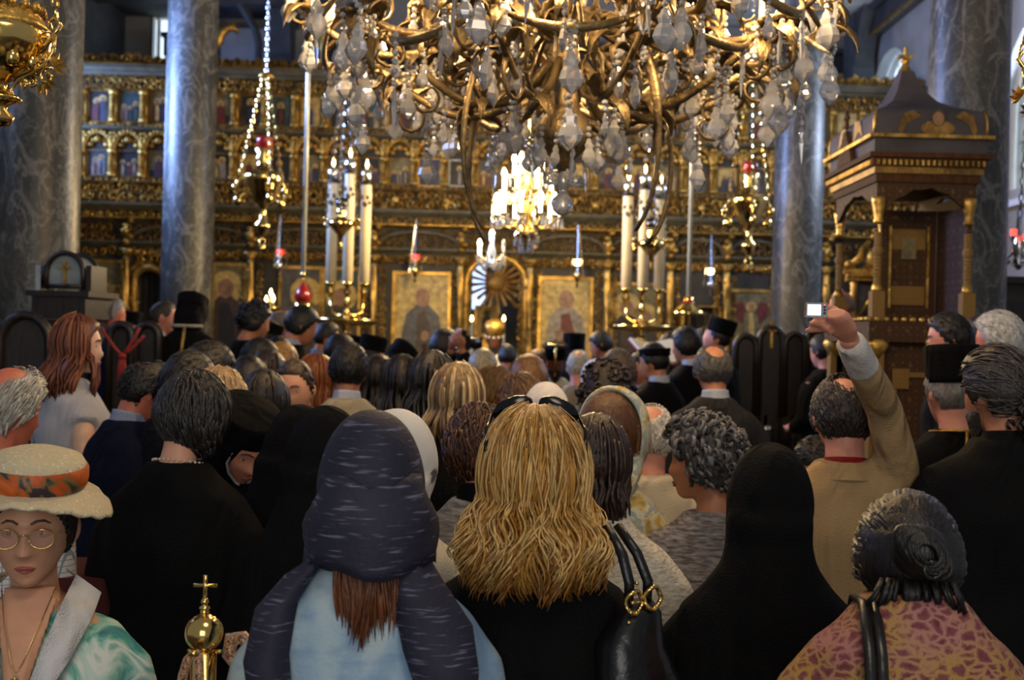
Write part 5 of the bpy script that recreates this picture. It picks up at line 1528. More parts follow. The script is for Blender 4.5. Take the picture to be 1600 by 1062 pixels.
    def top(s, name, mat, color, arms=('down', 'down'), off=.018, hem=None, flare=1.0, sleeve=1.0, neck=.066, low=0.0, slv=1.0, vox=None, bust=None, label=None, cuff=1.0):
        """jacket, shirt, coat or robe with sleeves; sleeve: share of the arm that is covered"""
        mb = MB(); mb.loft(s.torso(off, hem, flare, neck, low, (.02 if s.fem else 0) if bust is None else bust))
        for sd, ps in zip((-1, 1), arms):
            if sleeve <= 0: continue
            P = s.arm_pts(sd, ps); g = (.9 if s.fem else 1.0) * slv
            dn = .045 if P[1].z < P[0].z - .1 else .0
            path = [P[0] + Vector((-sd * .06, 0, -dn - .02)), P[0] + Vector((-sd * .012, 0, -dn)), (P[0] * .62 + P[1] * .38), P[1], P[1] * .55 + P[2] * .45, P[2] + (P[1] - P[2]).normalized() * .015]
            rad = [.046 * g + off * .5, .060 * g + off * .6, .062 * g * s.fat ** .5 + off * .5, .052 * g + off * .5, .050 * g * cuff + off * .5, .044 * g * cuff + off * .4]
            if sleeve < 1: path = path[:4] if sleeve > .45 else [path[0], path[1], path[2]]; rad = [r + .006 for r in rad[:len(path)]]
            mb.tube(path, rad, 14)
        return s.put(mb, name, mat, color, vox or s.cvox, smooth=6, label=label)

    def legs(s, name, color, skirt=False, mat='cloth', hem=.03):
        mb = MB(); H, sw, f = s.H, s.sw, s.fat
        if skirt:
            mb.loft([[(x, y, z) for x, y in s.ring(a, b, -.005)] for z, a, b in ((hem, sw * 1.15 * f, .2 * f), (H * .28, sw * 1.08 * f, .17 * f), (H * .46, sw * f, .145 * f), (H * .54, sw * .98 * f, .14 * f), (H * .60, sw * .8 * f, .115 * f))])
        else:
            mb.loft([[(x, y, z) for x, y in s.ring(a, b, -.005)] for z, a, b in ((H * .44, sw * .86 * f, .125), (H * .50, sw * .93 * f, .135), (H * .56, sw * .88 * f, .125), (H * .61, sw * .8 * f, .11))])
            for sd in (-1, 1):
                mb.tube([(sd * .085, 0, H * .50), (sd * .095, 0, H * .42), (sd * .10, .01, H * .27), (sd * .105, -.01, .10), (sd * .105, -.01, .015)], [.085 * f, .095 * f, .072, .06, .062], 12)
                mb.box((sd * .105, .05, .02), (.085, .26, .04))
        return s.put(mb, name, mat, color)

    # ---- hair
    def shell(s, name, mat, color, style='short', t=.016, bald=0, rough=.004, freq=9, soft=.10, extra=None, res=None, vol=None, parent=None, label=None, seed=0):
        mb = MB(); n = res or ((56, 44) if s.d < 4 else (34, 28) if s.d < 8 else (22, 18))
        def fn(x, y, z):
            m = hair_mask(x, y, z, style, bald, soft)
            nz = noise.noise(Vector((x * freq + seed, y * freq, z * freq)))
            o = -.012 + (t + .012 + rough * nz) * m
            if vol: o += vol(x, y, z) * m
            return head_pt(x, y, z, o, False)
        head_grid(mb, n[0], n[1], fn, 0, s.HX)
        if extra: extra(mb)
        return s.put(mb, name, mat, color, label=label, parent=parent)

    def locks(s, name, color, n=200, L=.35, wave=.012, spread=1.0, back=.12, rad=.007, color_var=0, hmin=70, seed=1, mat='hair', parent=None, turns=2.0, zstart=(.25, 1.0), out=.012, inward=0.0, tipr=.3, label=None, segs=None, front=55, part=0.0, gravity=True):
        """long hair as individual locks that follow the skull and then hang; L: length of the hanging part"""
        r_ = random.Random(seed); mb = MB(); HXi = s.HX
        segs = segs or (12 if s.d < 3 else 8 if s.d < 6 else 6); ns = 4 if s.d < 4.3 else 3
        for i in range(n):
            az = r_.uniform(-180 + front, 180 - front)         # 0 = back of the head
            a = R(az); dr = R(r_.gauss(0, 9)) if s.d < 3 else 0.0
            th0 = math.acos(r_.uniform(*zstart)) if zstart[1] <= 1 else r_.uniform(0, 1)
            th1 = R(r_.uniform(98, 112)); o = r_.uniform(.004, out + .010)
            P = []
            for q in range(6):
                th = th0 + (th1 - th0) * q / 5; aq = a + dr * (q / 5 - 1); hx, hy = math.sin(aq), -math.cos(aq)
                P.append(HXi @ head_pt(math.sin(th) * hx, math.sin(th) * hy, math.cos(th), o, False))
            e = P[-1]; l = L * r_.uniform(.72, 1.03); ph = 4.0 * math.sin(R(az) * 2.0) + r_.gauss(0, .38); wv = wave * r_.uniform(.6, 1.3)
            # where the lock hangs: below the shoulder line it lies on the back
            ex, ey = e.x, e.y
            for q in range(1, segs + 1):
                t = q / segs; z = e.z - l * t
                fx = ex * (1 + (spread - 1) * sm(0, .8, t)) * (1 - inward * t)
                fy = ey - (back * sm(.0, .7, t) if hy < .35 else -.02)
                ax = wv * math.sin(turns * 2 * PI * t + ph) * sm(0, .3, t); ay = wv * .7 * math.cos(turns * 2 * PI * t + ph) * sm(0, .3, t)
                P.append(Vector((fx + ax, fy + ay, z)))
            m = len(P); rr = rad * r_.uniform(.7, 1.3)
            mb.tube(P, [rr * (.75 if k < 2 else 1.0) * (1 - (1 - tipr) * sm(.8, 1, k / (m - 1))) for k in range(m)], ns, 0, .55)
        return s.put(mb, name, mat, color, parent=parent, label=label)

    def curls(s, name, color, n=140, r=(.012, .02), style='low', t=.02, bald=0, seed=2, mat='hair_short', parent=None, zmin=-.6, spiral=True):
        r_ = random.Random(seed); mb = MB(); k = 0
        while k < n:
            v = Vector((r_.gauss(0, 1), r_.gauss(0, 1), r_.gauss(0, 1))).normalized()
            if hair_mask(v.x, v.y, v.z, style, bald) < .6: continue
            k += 1; c = s.HX @ head_pt(v.x, v.y, v.z, t + r_.uniform(-.006, .008), False); q = r_.uniform(*r)
            u = v.orthogonal().normalized(); w = v.cross(u); a0 = r_.uniform(0, 6.28)
            P = [c + (u * math.cos(a0 + i * .8) + w * math.sin(a0 + i * .8)) * q * (1 - .06 * i) + v * (.003 * i - .006) for i in range(8)]
            mb.tube(P, [q * .45] * 6 + [q * .4, q * .15], 5, 0, .8)
        return s.put(mb, name, mat, color, parent=parent)

    def strands(s, name, color, n=260, l=.05, style='short', t=.014, bald=0, seed=3, mat='hair_short', r=.0045, sweep=(0, -.6, -.6), parent=None, swirl=0.3):
        """short hair as locks combed in the direction sweep along the skull"""
        r_ = random.Random(seed); mb = MB(); k = 0
        while k < n:
            v = Vector((r_.gauss(0, 1), r_.gauss(0, 1), r_.gauss(0, 1))).normalized()
            if hair_mask(v.x, v.y, v.z, style, bald) < .55: continue
            k += 1; dr = Vector(sweep) + Vector((r_.uniform(-swirl, swirl), r_.uniform(-swirl, swirl), r_.uniform(-swirl, swirl)))
            P = []; c = v.copy(); ll = l * r_.uniform(.7, 1.2)
            for i in range(5):
                if hair_mask(c.x, c.y, c.z, style, bald) < .05 and i > 2: break
                P.append(s.HX @ head_pt(c.x, c.y, c.z, t + .002 * math.sin(i * 1.5), False))
                dt = dr - c * dr.dot(c); c = (c + dt * (ll / .1 / 5)).normalized()
            if len(P) > 2: mb.tube(P, [r * (1 - .55 * i / len(P)) for i in range(len(P))], 4 if s.d < 3.4 else 3, 0, .5)
        return s.put(mb, name, mat, color, parent=parent)

    # ---- face details
    def face(s, eyes=True, brows=None, lips=None, gaze=0.0, glasses=None, iris='#3a2a1c', eye_z=.0, lid=None):
        if eyes:
            for sd in (-1, 1):
                c = head_pt(sd * .40, .9165, eye_z - .0, 0, True) - Vector((0, .0075, 0))
                mb = MB().ball(tuple(c), (.0135, .0115, .0095 if lid is None else .0115), 14, 10, 0, s.HX)
                e = s.put(mb, 'eye', 'gloss', '#b9b0a4')
                g = c + Vector((gaze * .006, .0095, 0)); s.put(MB().ball(tuple(g), (.0058, .0028, .0058), 10, 8, 0, s.HX), 'iris', 'gloss', iris, parent=e)
                if lid:
                    m = MB(); N = 9
                    for zz, up in ((1, 1), (-1, .8)):
                        m.tube([(c.x + .0155 * math.cos(PI * i / (N - 1)), c.y + .0105 + .001 * math.sin(PI * i / (N - 1)) - .006 * abs(math.cos(PI * i / (N - 1))) ** 2, c.z + zz * up * .0072 * math.sin(PI * i / (N - 1))) for i in range(N)], .0032, 6, 0, 1, s.HX)
                    s.put(m, 'eyelid', 'skin', lid)
        if brows:
            for sd in (-1, 1):
                P = [s.HX @ (head_pt(sd * a, math.sqrt(max(0, 1 - a * a - z * z)), z, .001)) for a, z in ((.16, .19), (.3, .235), (.45, .235), (.6, .17))]
                s.put(MB().tube(P, [.0035, .0045, .0045, .002], 6, 0, .6), 'eyebrow', 'hair_short', brows)
        if lips:
            mb = MB()
            for zz, r in ((-.57, .0048), (-.655, .0055)):
                mb.tube([s.HX @ (head_pt(a, math.sqrt(1 - a * a - zz * zz), zz + abs(a) * (-.12 if zz > -.6 else .12), .0005)) for a in (-.3, -.2, -.08, 0, .08, .2, .3)], [.0015, r * .8, r, r * .9, r, r * .8, .0015], 8, 0, .8)
            s.put(mb, 'lips', 'skin', lips)
        if glasses:
            mb = MB(); lens = MB(); yb = .104
            for sd in (-1, 1):
                cxx = sd * .034
                mb.tube([(cxx + .0245 * math.cos(2 * PI * i / 20), yb - .003 * abs(math.cos(2 * PI * i / 20)) - sd * 0, -.006 + .0195 * math.sin(2 * PI * i / 20)) for i in range(21)], .0012, 5, 0, 1, s.HX)
                mb.tube([(sd * .058, yb - .004, .004), (sd * .078, .07, .004), (sd * .083, .0, .0)], .0013, 5, 0, 1, s.HX)
                lens.add([tuple(s.HX @ Vector((cxx + .024 * math.cos(2 * PI * i / 20), yb - .001, -.006 + .019 * math.sin(2 * PI * i / 20)))) for i in range(20)], [tuple(range(20))])
            mb.tube([(-.0105, yb, -.001), (0, yb + .003, .003), (.0105, yb, -.001)], .0012, 5, 0, 1, s.HX)
            g = s.put(mb, 'glasses', 'brass', None); s.put(lens, 'lens', glasses, None, parent=g)

    def beard(s, color, L=.05, mat='hair_short', t=.010, w=1.0):
        mb = MB(); n = (34, 28) if s.d < 6 else (22, 18)
        def fn(x, y, z):
            a = math.degrees(math.atan2(abs(x), y))
            m = sm(-.36, -.50, z) * sm(100, 84, a) if z < -.3 else sm(100, 88, a) * sm(70, 80, a) * sm(.1, -.1, z)
            m *= 1 - .8 * math.exp(-((z + .61) / .045) ** 2) * math.exp(-(x / .26) ** 2)
            v = head_pt(x, y, z, -.010 + (t + .010) * m, True)
            if z < -.55: v.z -= L * sm(-.55, -1, z) * m
            return v
        head_grid(mb, n[0], n[1], fn, 0, s.HX); return s.put(mb, 'beard', mat, color)

    # ---- headgear
    def veil(s, name, mat, color, t=.02, cape=.42, wide=None, hem_b=.16, front=True, neckw=.085, peak=0.0, vox=None, style='hood', crown=None, backy=-.02, label=None, smooth=4, square=0.0):
        """cloth over the head, falling round the neck on to the shoulders"""
        mb = MB()
        def fn(x, y, z):
            m = hair_mask(x, y, z, style, 0, .12); o = -.014 + (t + .014) * m
            v = head_pt(x, y, z, o, False)
            if z > .3 and peak: v.z += peak * sm(.3, .95, z)
            return v
        head_grid(mb, 40, 32, fn, 0, s.HX)
        wide = wide or s.sw * .92
        hb = s.HX @ Vector((0, -.03, -.02)); hn = s.HX @ Vector((0, -.03, -.085))
        z1 = s.zn - cape
        rg = []
        for z, a, b, y, c in ((hb.z, .072 + t, .082 + t, hb.y - .006, hb), (hn.z, neckw, neckw * .95, hn.y - .008, hn), (s.zn + .005, neckw * 1.1, neckw * 1.0, -.035, Vector((0, 0, 0))), (s.zn - .05, wide * .74, .112, backy - .01, Vector((0, 0, 0))), (s.zn - .10, wide, .135, backy, Vector((0, 0, 0))), (s.zn - .16, wide * 1.06, .15, backy, Vector((0, 0, 0)))):
            if z < z1 + .02 and z < s.zn: continue
            rg.append([(x + c.x, yy, z) for x, yy in s.ring(a, b, y, 24, 2.2)])
        if z1 < s.zn - .17: rg.append([(x, yy, z1) for x, yy in s.ring(wide * 1.12, hem_b, backy, 24, 2.2)])
        mb.loft(list(reversed(rg)))
        return s.put(mb, name, mat, color, vox or s.cvox * .8, smooth=smooth, label=label)

    def tall_hat(s, color='#0a0a0b', h=.10, r0=.098, r1=.104, tip=None, brim=False, z0=.055, tilt=0, mat='cloth', name='hat'):
        prof = [(.02, z0 - .02), (r0, z0 - .02), (r0, z0)] + [(r0 + (r1 - r0) * t, z0 + h * t) for t in (.3, .7, .94)] + [(r1 - .006, z0 + h), (.02, z0 + h + .003)]
        if brim: prof = [(.02, z0 - .02), (r0, z0 - .02), (r0 + .002, z0 + h * .7), (r1 + .02, z0 + h * .72), (r1 + .02, z0 + h * .86), (r1, z0 + h), (.02, z0 + h + .01)]
        mb = MB().lathe(prof, 28, (0, -.012, 0), 0, s.HX @ Matrix.Rotation(R(tilt), 4, 'X') @ Matrix.Diagonal((.9, 1.06, 1, 1)))
        return s.put(mb, name, mat, color)

    def collar(s, color, mat='fine_cloth', name='collar', h=.035, r=.064, z=.02, y=-.03, b=None, wide=1.0, thick=.006):
        b = b or r
        prof = [(r * 1.25 * wide, s.zn - .035 + z), (r * 1.08, s.zn - .005 + z), (r, s.zn + h * .6 + z), (r * .98, s.zn + h + z), (r * .9, s.zn + h + z), (r * .9, s.zn - .02 + z)]
        mb = MB().loft([[(q * math.cos(2 * PI * j / 24), y + q * b / r * math.sin(2 * PI * j / 24), zz - .018 * (1 + math.sin(2 * PI * j / 24)) / 2) for j in range(24)] for q, zz in prof], 0, False)
        return s.put(mb, name, mat, color)


SK = {'fair': '#d9a184', 'pink': '#cf8d74', 'tan': '#b97c5a', 'olive': '#a97253', 'brown': '#6d4029', 'pale': '#e0b69b', 'red': '#c8735a'}
BLK, INK = '#0d0d0e', '#131315'


def man(px, py, d, yaw, label, hair='#17120f', bald=0, skin='tan', jacket=INK, shirt=None, lean=0, head=(0, 0), sw=.205, arms=('down', 'down'), style='short', t=.016, fat=1.0, H=None, hat=None, beard=None, robe=False, curly=False, trousers=None, zf=None, coll=None, hs=1.0, jacket_name=None, mat='cloth', strands=None, hh=.1):
    p = Person(px, py, d, yaw, H, lean, head, 0, sw, None, fat, False, zf, label, hs)
    p.body(SK[skin], arms)
    p.top(jacket_name or ('robe' if robe else 'jacket'), mat, jacket, arms, .022, .04 if robe else None, 1.35 if robe else 1.03, neck=.07)
    if not robe: p.legs('trousers', trousers or jacket)
    if shirt: p.collar(shirt, name='shirt_collar', h=.03)
    if coll: p.collar(coll, mat, 'jacket_collar', .02, .074, -.008)
    elif not robe: p.collar(jacket, mat, 'jacket_collar', .012, .078, -.005)
    if d > 6: t *= .75
    h = p.shell('hair', 'hair_short', hair, style, t, bald, .004 if not curly else .012, 9 if not curly else 14, seed=len(label))
    if d < 8.6 and not hat:
        if curly: p.curls('hair_curls', hair, 110, (.010, .016), 'short', t + .002, bald, parent=h)
        else: p.strands('hair_locks', hair, strands or (420 if d < 4.5 else 200 if d < 6.3 else 70), .045, style, t, bald, seed=len(label), parent=h)
    if beard: p.beard(beard)
    if hat: p.tall_hat(h=hh) if hat == 'tall' else p.tall_hat(h=hh, brim=True)
    return p


def woman(px, py, d, yaw, label, skin='fair', topc=INK, top_name='jacket', lean=0, head=(0, 0), sw=.175, arms=('down', 'down'), skirt='#141416', mat='cloth', H=None, fat=1.0, hem=None, low=0, sleeve=1.0, flare=1.05, zf=None, off=.016, face=False, hs=.97, tilt=0, nk=0.0):
    p = Person(px, py, d, yaw, H, lean, head, tilt, sw, None, fat, True, zf, label, hs, nk)
    p.body(SK[skin] if skin in SK else skin, arms)
    p.top(top_name, mat, topc, arms, off, hem, flare, sleeve, low=low)
    p.legs('skirt', skirt, True)
    return p
# special fabrics
def fabric(name, build, rough=.85, bmp=.3, sc=150):
    nt = NT(name); nt.set(Roughness=rough); c = build(nt); nt.l(c, nt.b.inputs['Base Color'])
    t = tex(nt, 'Noise', sc, 3); bump(nt, t.outputs['Fac'], bmp, .005); M[name] = nt.m


def _check(nt):
    tc = nt.n('ShaderNodeTexCoord'); sp = nt.n('ShaderNodeSeparateXYZ'); nt.l(tc.outputs['Object'], sp.inputs[0]); outs = []
    for ax, fr in (('X', 62), ('Z', 62)):
        m = nt.n('ShaderNodeMath', operation='MULTIPLY'); m.inputs[1].default_value = fr; nt.l(sp.outputs[ax], m.inputs[0])
        f = nt.n('ShaderNodeMath', operation='FRACT'); nt.l(m.outputs[0], f.inputs[0])
        g = nt.n('ShaderNodeMath', operation='LESS_THAN'); g.inputs[1].default_value = .16; nt.l(f.outputs[0], g.inputs[0]); outs.append(g.outputs[0])
    mx = nt.n('ShaderNodeMath', operation='MAXIMUM'); nt.l(outs[0], mx.inputs[0]); nt.l(outs[1], mx.inputs[1])
    return mixc(nt, mx.outputs[0], '#d8d6d2', '#8f94a2')


fabric('check_shirt', _check)


def _leopard(nt):
    t = tex(nt, 'Noise', 9, 3); w = tex(nt, 'Voronoi', 38, stretch=(1.0, 1.0, 1.5), Randomness=.9)
    mpv = nt.n('ShaderNodeVectorMath', operation='ADD'); tc = nt.n('ShaderNodeTexCoord'); nz = tex(nt, 'Noise', 22, 2)
    sc = nt.n('ShaderNodeVectorMath', operation='SCALE'); sc.inputs['Scale'].default_value = .035; nt.l(nz.outputs['Color'], sc.inputs[0]); nt.l(tc.outputs['Object'], mpv.inputs[0]); nt.l(sc.outputs[0], mpv.inputs[1])
    mp = nt.n('ShaderNodeMapping'); mp.inputs['Scale'].default_value = (1, 1, 1.7); nt.l(mpv.outputs[0], mp.inputs[0])
    w.feature = 'DISTANCE_TO_EDGE'; nt.l(mp.outputs[0], w.inputs['Vector'])
    v2 = tex(nt, 'Voronoi', 38); nt.l(mp.outputs[0], v2.inputs['Vector'])
    core = ramp(nt, v2.outputs['Distance'], ((.3, '#4d1f25'), (.6, '#6a2f34'), (.85, '#7a3c40')))
    c = mixc(nt, ramp(nt, w.outputs['Distance'], ((.04, (1, 1, 1)), (.10, (0, 0, 0)))), core, mixc(nt, ramp(nt, t.outputs['Fac'], ((.4, (0, 0, 0)), (.6, (1, 1, 1)))), '#a88440', '#a9736c'))
    return c


fabric('leopard_print', _leopard, .75, .2)


def _heather(nt, a='#9a938e', b='#4c474a', c='#77706c', sc=1.0):
    t = tex(nt, 'Noise', 60 * sc, 5, stretch=(.5, .5, 2.4)); return ramp(nt, t.outputs['Fac'], ((.34, b), (.5, c), (.66, a)))


fabric('heather_knit', _heather, .95, .6, 90)
fabric('fluffy_knit', lambda nt: _heather(nt, '#b3ada6', '#75706b', '#97918b', .8), 1.0, .9, 60)
fabric('boucle', lambda nt: _heather(nt, '#ded6c2', '#a89f8b', '#c9bfaa', 1.4), .95, .6, 110)


def _tiedye(nt):
    t = tex(nt, 'Noise', 5, 5, stretch=(1.2, 1.2, .7), Distortion=.8); a = ramp(nt, t.outputs['Fac'], ((.32, '#56759b'), (.45, '#7f9fbe'), (.58, '#a3bccb'), (.72, '#bccbca')))
    t2 = tex(nt, 'Noise', 26, 3, stretch=(.7, .7, 2.2)); return mixc(nt, ramp(nt, t2.outputs['Fac'], ((.5, (0, 0, 0)), (.75, (.6, .6, .6)))), a, '#6f8fb6')


fabric('blue_tie_dye', _tiedye, .8, .2)


def _scarf(nt):
    t = tex(nt, 'Noise', 75, 2, stretch=(.22, .22, 2.6)); n2 = tex(nt, 'Noise', 7, 2)
    f = ramp(nt, t.outputs['Fac'], ((.60, (0, 0, 0)), (.70, (.75, .75, .75)))); base = ramp(nt, n2.outputs['Fac'], ((.3, '#17182b'), (.7, '#26273d')))
    return mixc(nt, f, base, '#6f7089')


fabric('navy_scarf', _scarf, .75, .35, 120)


def _print(nt, cols, sc=9):
    v = tex(nt, 'Voronoi', sc, Randomness=1.0); n = tex(nt, 'Noise', sc * .8, 3, Distortion=1.5)
    return ramp(nt, n.outputs['Fac'], cols)


fabric('gold_scarf', lambda nt: _print(nt, ((.3, '#7f7a5f'), (.42, '#c8a951'), (.5, '#d9d2b4'), (.58, '#8fa3a0'), (.7, '#c7b27c')), 16), .6, .2)
fabric('white_print_scarf', lambda nt: _print(nt, ((.36, '#55565c'), (.42, '#d9d7d2'), (.8, '#e4e3df')), 10), .7, .2)
fabric('teal_blouse', lambda nt: _print(nt, ((.30, '#2c5a8c'), (.40, '#3f9d93'), (.5, '#a8d2c4'), (.6, '#dfe6df'), (.72, '#56aea4')), 11), .7, .2)
fabric('hat_scarf', lambda nt: _print(nt, ((.34, '#231b26'), (.44, '#3a2a33'), (.47, '#7a6a35'), (.49, '#b84d1a'), (.62, '#d8722a')), 9), .5, .1)


def _straw(nt):
    w = tex(nt, 'Voronoi', 90, stretch=(1, 1, .8)); return ramp(nt, w.outputs['Distance'], ((.1, '#f7f2dc'), (.5, '#ebe2c4'), (.8, '#c9bc9b')))


fabric('straw', _straw, .8, .9, 120)
nt_ = NT('tinted_lens'); nt_.set(Base_Color=(.75, .42, .30, 1), Roughness=.05, Transmission_Weight=.0, Alpha=.28); M['tinted_lens'] = nt_.m
nt_ = NT('clear_lens'); nt_.set(Base_Color=(.5, .55, .6, 1), Roughness=.05, Alpha=.18); M['clear_lens'] = nt_.m
M['phone_screen'] = emit('lit_screen', (.75, .80, 1.0), 1.1)

# ================================================================== front row
# --- lady in the straw hat, lower left, facing the camera
p = Person(54, 722, 2.42, 193, None, 0, (0, 3), 0, .19, None, 1.0, True, 0, 'older woman in straw sun hat with orange print band and tinted glasses', 1.0)
p.vox = .0042
vch = lambda mb: mb.loft([[(x, y + b, z) for x, b in ((-w, -.012), (-w * .5, .0), (w * .5, .0), (w, -.012), (w * .5, -.03), (-w * .5, -.03))] for z, w, y in ((p.zn - .24, .004, .205), (p.zn - .20, .014, .196), (p.zn - .13, .030, .160), (p.zn - .07, .046, .118), (p.zn - .02, .058, .070), (p.zn + .01, .052, .045))])
p.body('#cf9a7a', ('down', 'down'), vch, jaw=.66, neck=.95)
p.face(True, '#5a4336', '#a5584c', .35, 'tinted_lens', '#2c211a', 0, '#a87257')
p.shell('hair', 'hair_short', '#1b1512', 'low', .012)
t_ = p.top('blouse', 'teal_blouse', None, ('down', 'down'), .016, None, 1.05, low=.05, vox=.012)
mb = MB()                                               # white shawl collar open at the front
for sd in (-1, 1):
    pts = [(sd * .055, -.085, p.zn + .02), (sd * .085, -.02, p.zn + .02), (sd * .068, .07, p.zn - .025), (sd * .040, .156, p.zn - .11), (sd * .017, .202, p.zn - .19), (sd * .004, .214, p.zn - .27)]
    wd = [(0.03, -.02, -.03), (.05, -.01, -.04), (.06, .0, -.03), (.055, .0, -.01), (.04, .0, .01), (.012, .0, 0)]
    L = [Vector(a) for a in pts]; Q = [Vector(a) + Vector((sd * b[0], b[1], b[2])) for a, b in zip(pts, wd)]
    mb.loft([[a, b, b + Vector((0, .005, .004)), a + Vector((0, .006, .006))] for a, b in zip(L, Q)])
p.put(mb, 'white_collar', 'fine_cloth', '#d5d6d8')
p.put(MB().tube([(.052, .045, p.zn + .01), (.035, .105, p.zn - .045), (.010, .160, p.zn - .115), (0, .170, p.zn - .13), (-.010, .160, p.zn - .115), (-.035, .105, p.zn - .045), (-.052, .045, p.zn + .01)], .0011, 5).box((0, .178, p.zn - .145), (.004, .003, .022)).box((0, .178, p.zn - .14), (.013, .003, .004)), 'necklace', 'brass')
p.legs('skirt', '#3b4a52', True)
HX = p.HX @ Matrix.Translation((0, -.012, .020)) @ Matrix.Rotation(R(-4), 4, 'X') @ Matrix.Rotation(R(-3), 4, 'Y')
hat = p.put(MB().lathe([(.088, .058), (.102, .07), (.1065, .085), (.106, .108), (.094, .126), (.055, .139), (.001, .142)], 40, (0, 0, 0), 0, HX @ Matrix.Diagonal((.95, 1.12, 1, 1))), 'hat', 'straw', '#e6dfc4', label='cream straw sun hat')
mb = MB(); rings = []
for r, z in ((.088, .072), (.10, .068), (.12, .064), (.14, .060), (.154, .055), (.158, .050), (.154, .046), (.138, .051), (.115, .056), (.09, .060)):
    rings.append([HX @ Vector((r * 1.0 * math.cos(2 * PI * j / 60), r * 1.10 * math.sin(2 * PI * j / 60), z - .050 * abs(math.cos(2 * PI * j / 60)) ** 2 * (r - .09) / .08 + .012 * max(0, math.sin(2 * PI * j / 60)) * (r - .09) / .08 + .0035 * math.sin(j * 1.9) * (r - .09) / .08)) for j in range(60)])
p.put(MB().loft(rings, 0, False), 'hat_brim', 'straw', '#e6dfc4', parent=hat)
p.put(MB().lathe([(.103, .066), (.107, .072), (.109, .085), (.1085, .104), (.104, .113)], 48, (0, 0, 0), 0, HX @ Matrix.Diagonal((.955, 1.125, 1, 1)), False), 'hat_band', 'hat_scarf', None, parent=hat)

# --- woman under the navy scarf, seen from behind
p = woman(583, 659, 2.1, 4, 'woman with navy threaded headscarf, brown hair and pale blue tie-dyed shawl', 'fair', '#ffffff', 'shawl', 0, (6, 0), .185, ('front', 'front'), '#4d6d92', 'blue_tie_dye', None, 1.04, .95, 0, 1.0, 1.25, 0, .03)
v_ = p.veil('headscarf', 'navy_scarf', None, .026, -.02, .1, .16, True, .088, .010, .008)
mb = MB()                                                 # back fall of the scarf over the head, then its two ends on the shoulders
rings = []
for i in range(9):
    t = i / 8; z = p.zc + .03 - .15 * t; w = .090 + .030 * sm(0, .5, t); row = []
    for j in range(17):
        a = -PI * .64 + 1.28 * PI * j / 16; row.append((w * math.sin(a) * (1 + .03 * math.sin(j * 2 + i)), -.010 - (w + .022 + .004 * math.sin(j * 1.7)) * math.cos(a) - .012 * t, z - .012 * math.sin(j * .9)))
    rings.append(row + [(x * .94, y + .006, zz) for x, y, zz in reversed(row)])
mb.loft(rings); p.put(mb, 'scarf_fall', 'navy_scarf', None, parent=v_)
for sd, pts, w in ((-1, [(-.075, -.075, p.zc - .10), (-.115, -.115, p.zn + .005), (-.155, -.125, p.zn - .05), (-.165, -.165, p.zn - .13), (-.150, -.185, p.zn - .22), (-.135, -.19, p.zn - .30)], [.02, .032, .040, .042, .038, .03]),
                   (1, [(.07, -.085, p.zc - .09), (.085, -.125, p.zn + .0), (.115, -.15, p.zn - .06), (.13, -.175, p.zn - .13), (.14, -.19, p.zn - .19), (.15, -.192, p.zn - .215)], [.04, .07, .095, .09, .07, .045])):
    rings = []
    for (x, y, z), ww in zip(pts, w):
        dx, dz = ((.80, -.6) if sd > 0 else (1.0, .25)); row = [(x + ww * q * dx * .9, y + .03 * q * q + (.035 * q if sd < 0 else -.0) * 0, z + ww * q * dz * .35 + .006 * math.sin(q * 9)) for q in (-1, -.6, -.2, .2, .6, 1)]
        rings.append(row + [(a, b - .012, c) for a, b, c in reversed(row)])
    p.put(MB().loft(rings), 'scarf_end', 'navy_scarf', None, parent=v_)
p.locks('hair', '#6d3e21', 330, .215, .006, .95, .068, .0034, seed=5, front=136, zstart=(-.2, .1), out=.006, turns=.8, tipr=.15)
p.put(MB().box((.085, -.185, p.zn - .36), (.022, .012, .26)), 'bag_strap', 'tint', '#98a4b4', label='pale grey shoulder strap')

# --- the blonde in black
p = woman(838, 648, 2.3, 0, 'blonde woman with long wavy golden hair and black sunglasses on her head, in black coat', 'fair', '#0c0c0d', 'coat', 0, (0, 0), .195, ('down', 'down'), '#0e0e0f', 'cloth', None, 1.08, .75, 0, 1.0, 1.12, 0, .022, hs=1.0)
h_ = p.shell('hair', 'hair', '#9c7234', 'bob', .022, vol=lambda x, y, z: .012 * max(0, z))
p.locks('hair_locks', '#ab7c36', 1400, .15, .011, 1.30, .085, .0030, seed=21, front=50, out=.026, turns=1.2, parent=h_, label='long wavy golden locks')
p.locks('hair_locks', '#8a5820', 700, .165, .014, 1.28, .088, .0038, seed=22, front=62, zstart=(-.1, .5), out=.020, turns=1.3, parent=h_, label='darker honey locks near the ends')
p.locks('hair_locks', '#cba665', 420, .13, .014, 1.32, .092, .0026, seed=23, front=45, out=.034, turns=1.2, parent=h_, label='pale blonde loose strands')
mb = MB(); gl = None
for sd in (-1, 1):
    mb.loft([[p.HX @ Vector((sd * .048 + r * 1.25 * math.cos(2 * PI * j / 18), .065 + y, .138 + r * .72 * math.sin(2 * PI * j / 18) - .012 * math.cos(2 * PI * j / 18) * sd)) for j in range(18)] for r, y in ((.03, -.012), (.034, -.004), (.034, .004), (.03, .01))])
    mb.tube([p.HX @ Vector(q) for q in ((sd * .088, .06, .128), (sd * .100, .0, .10), (sd * .098, -.05, .06))], .004, 6)
mb.tube([p.HX @ Vector(q) for q in ((-.012, .068, .14), (0, .072, .143), (.012, .068, .14))], .004, 6)
p.put(mb, 'sunglasses', 'gloss', '#08080a', label='black sunglasses pushed up on the hair')
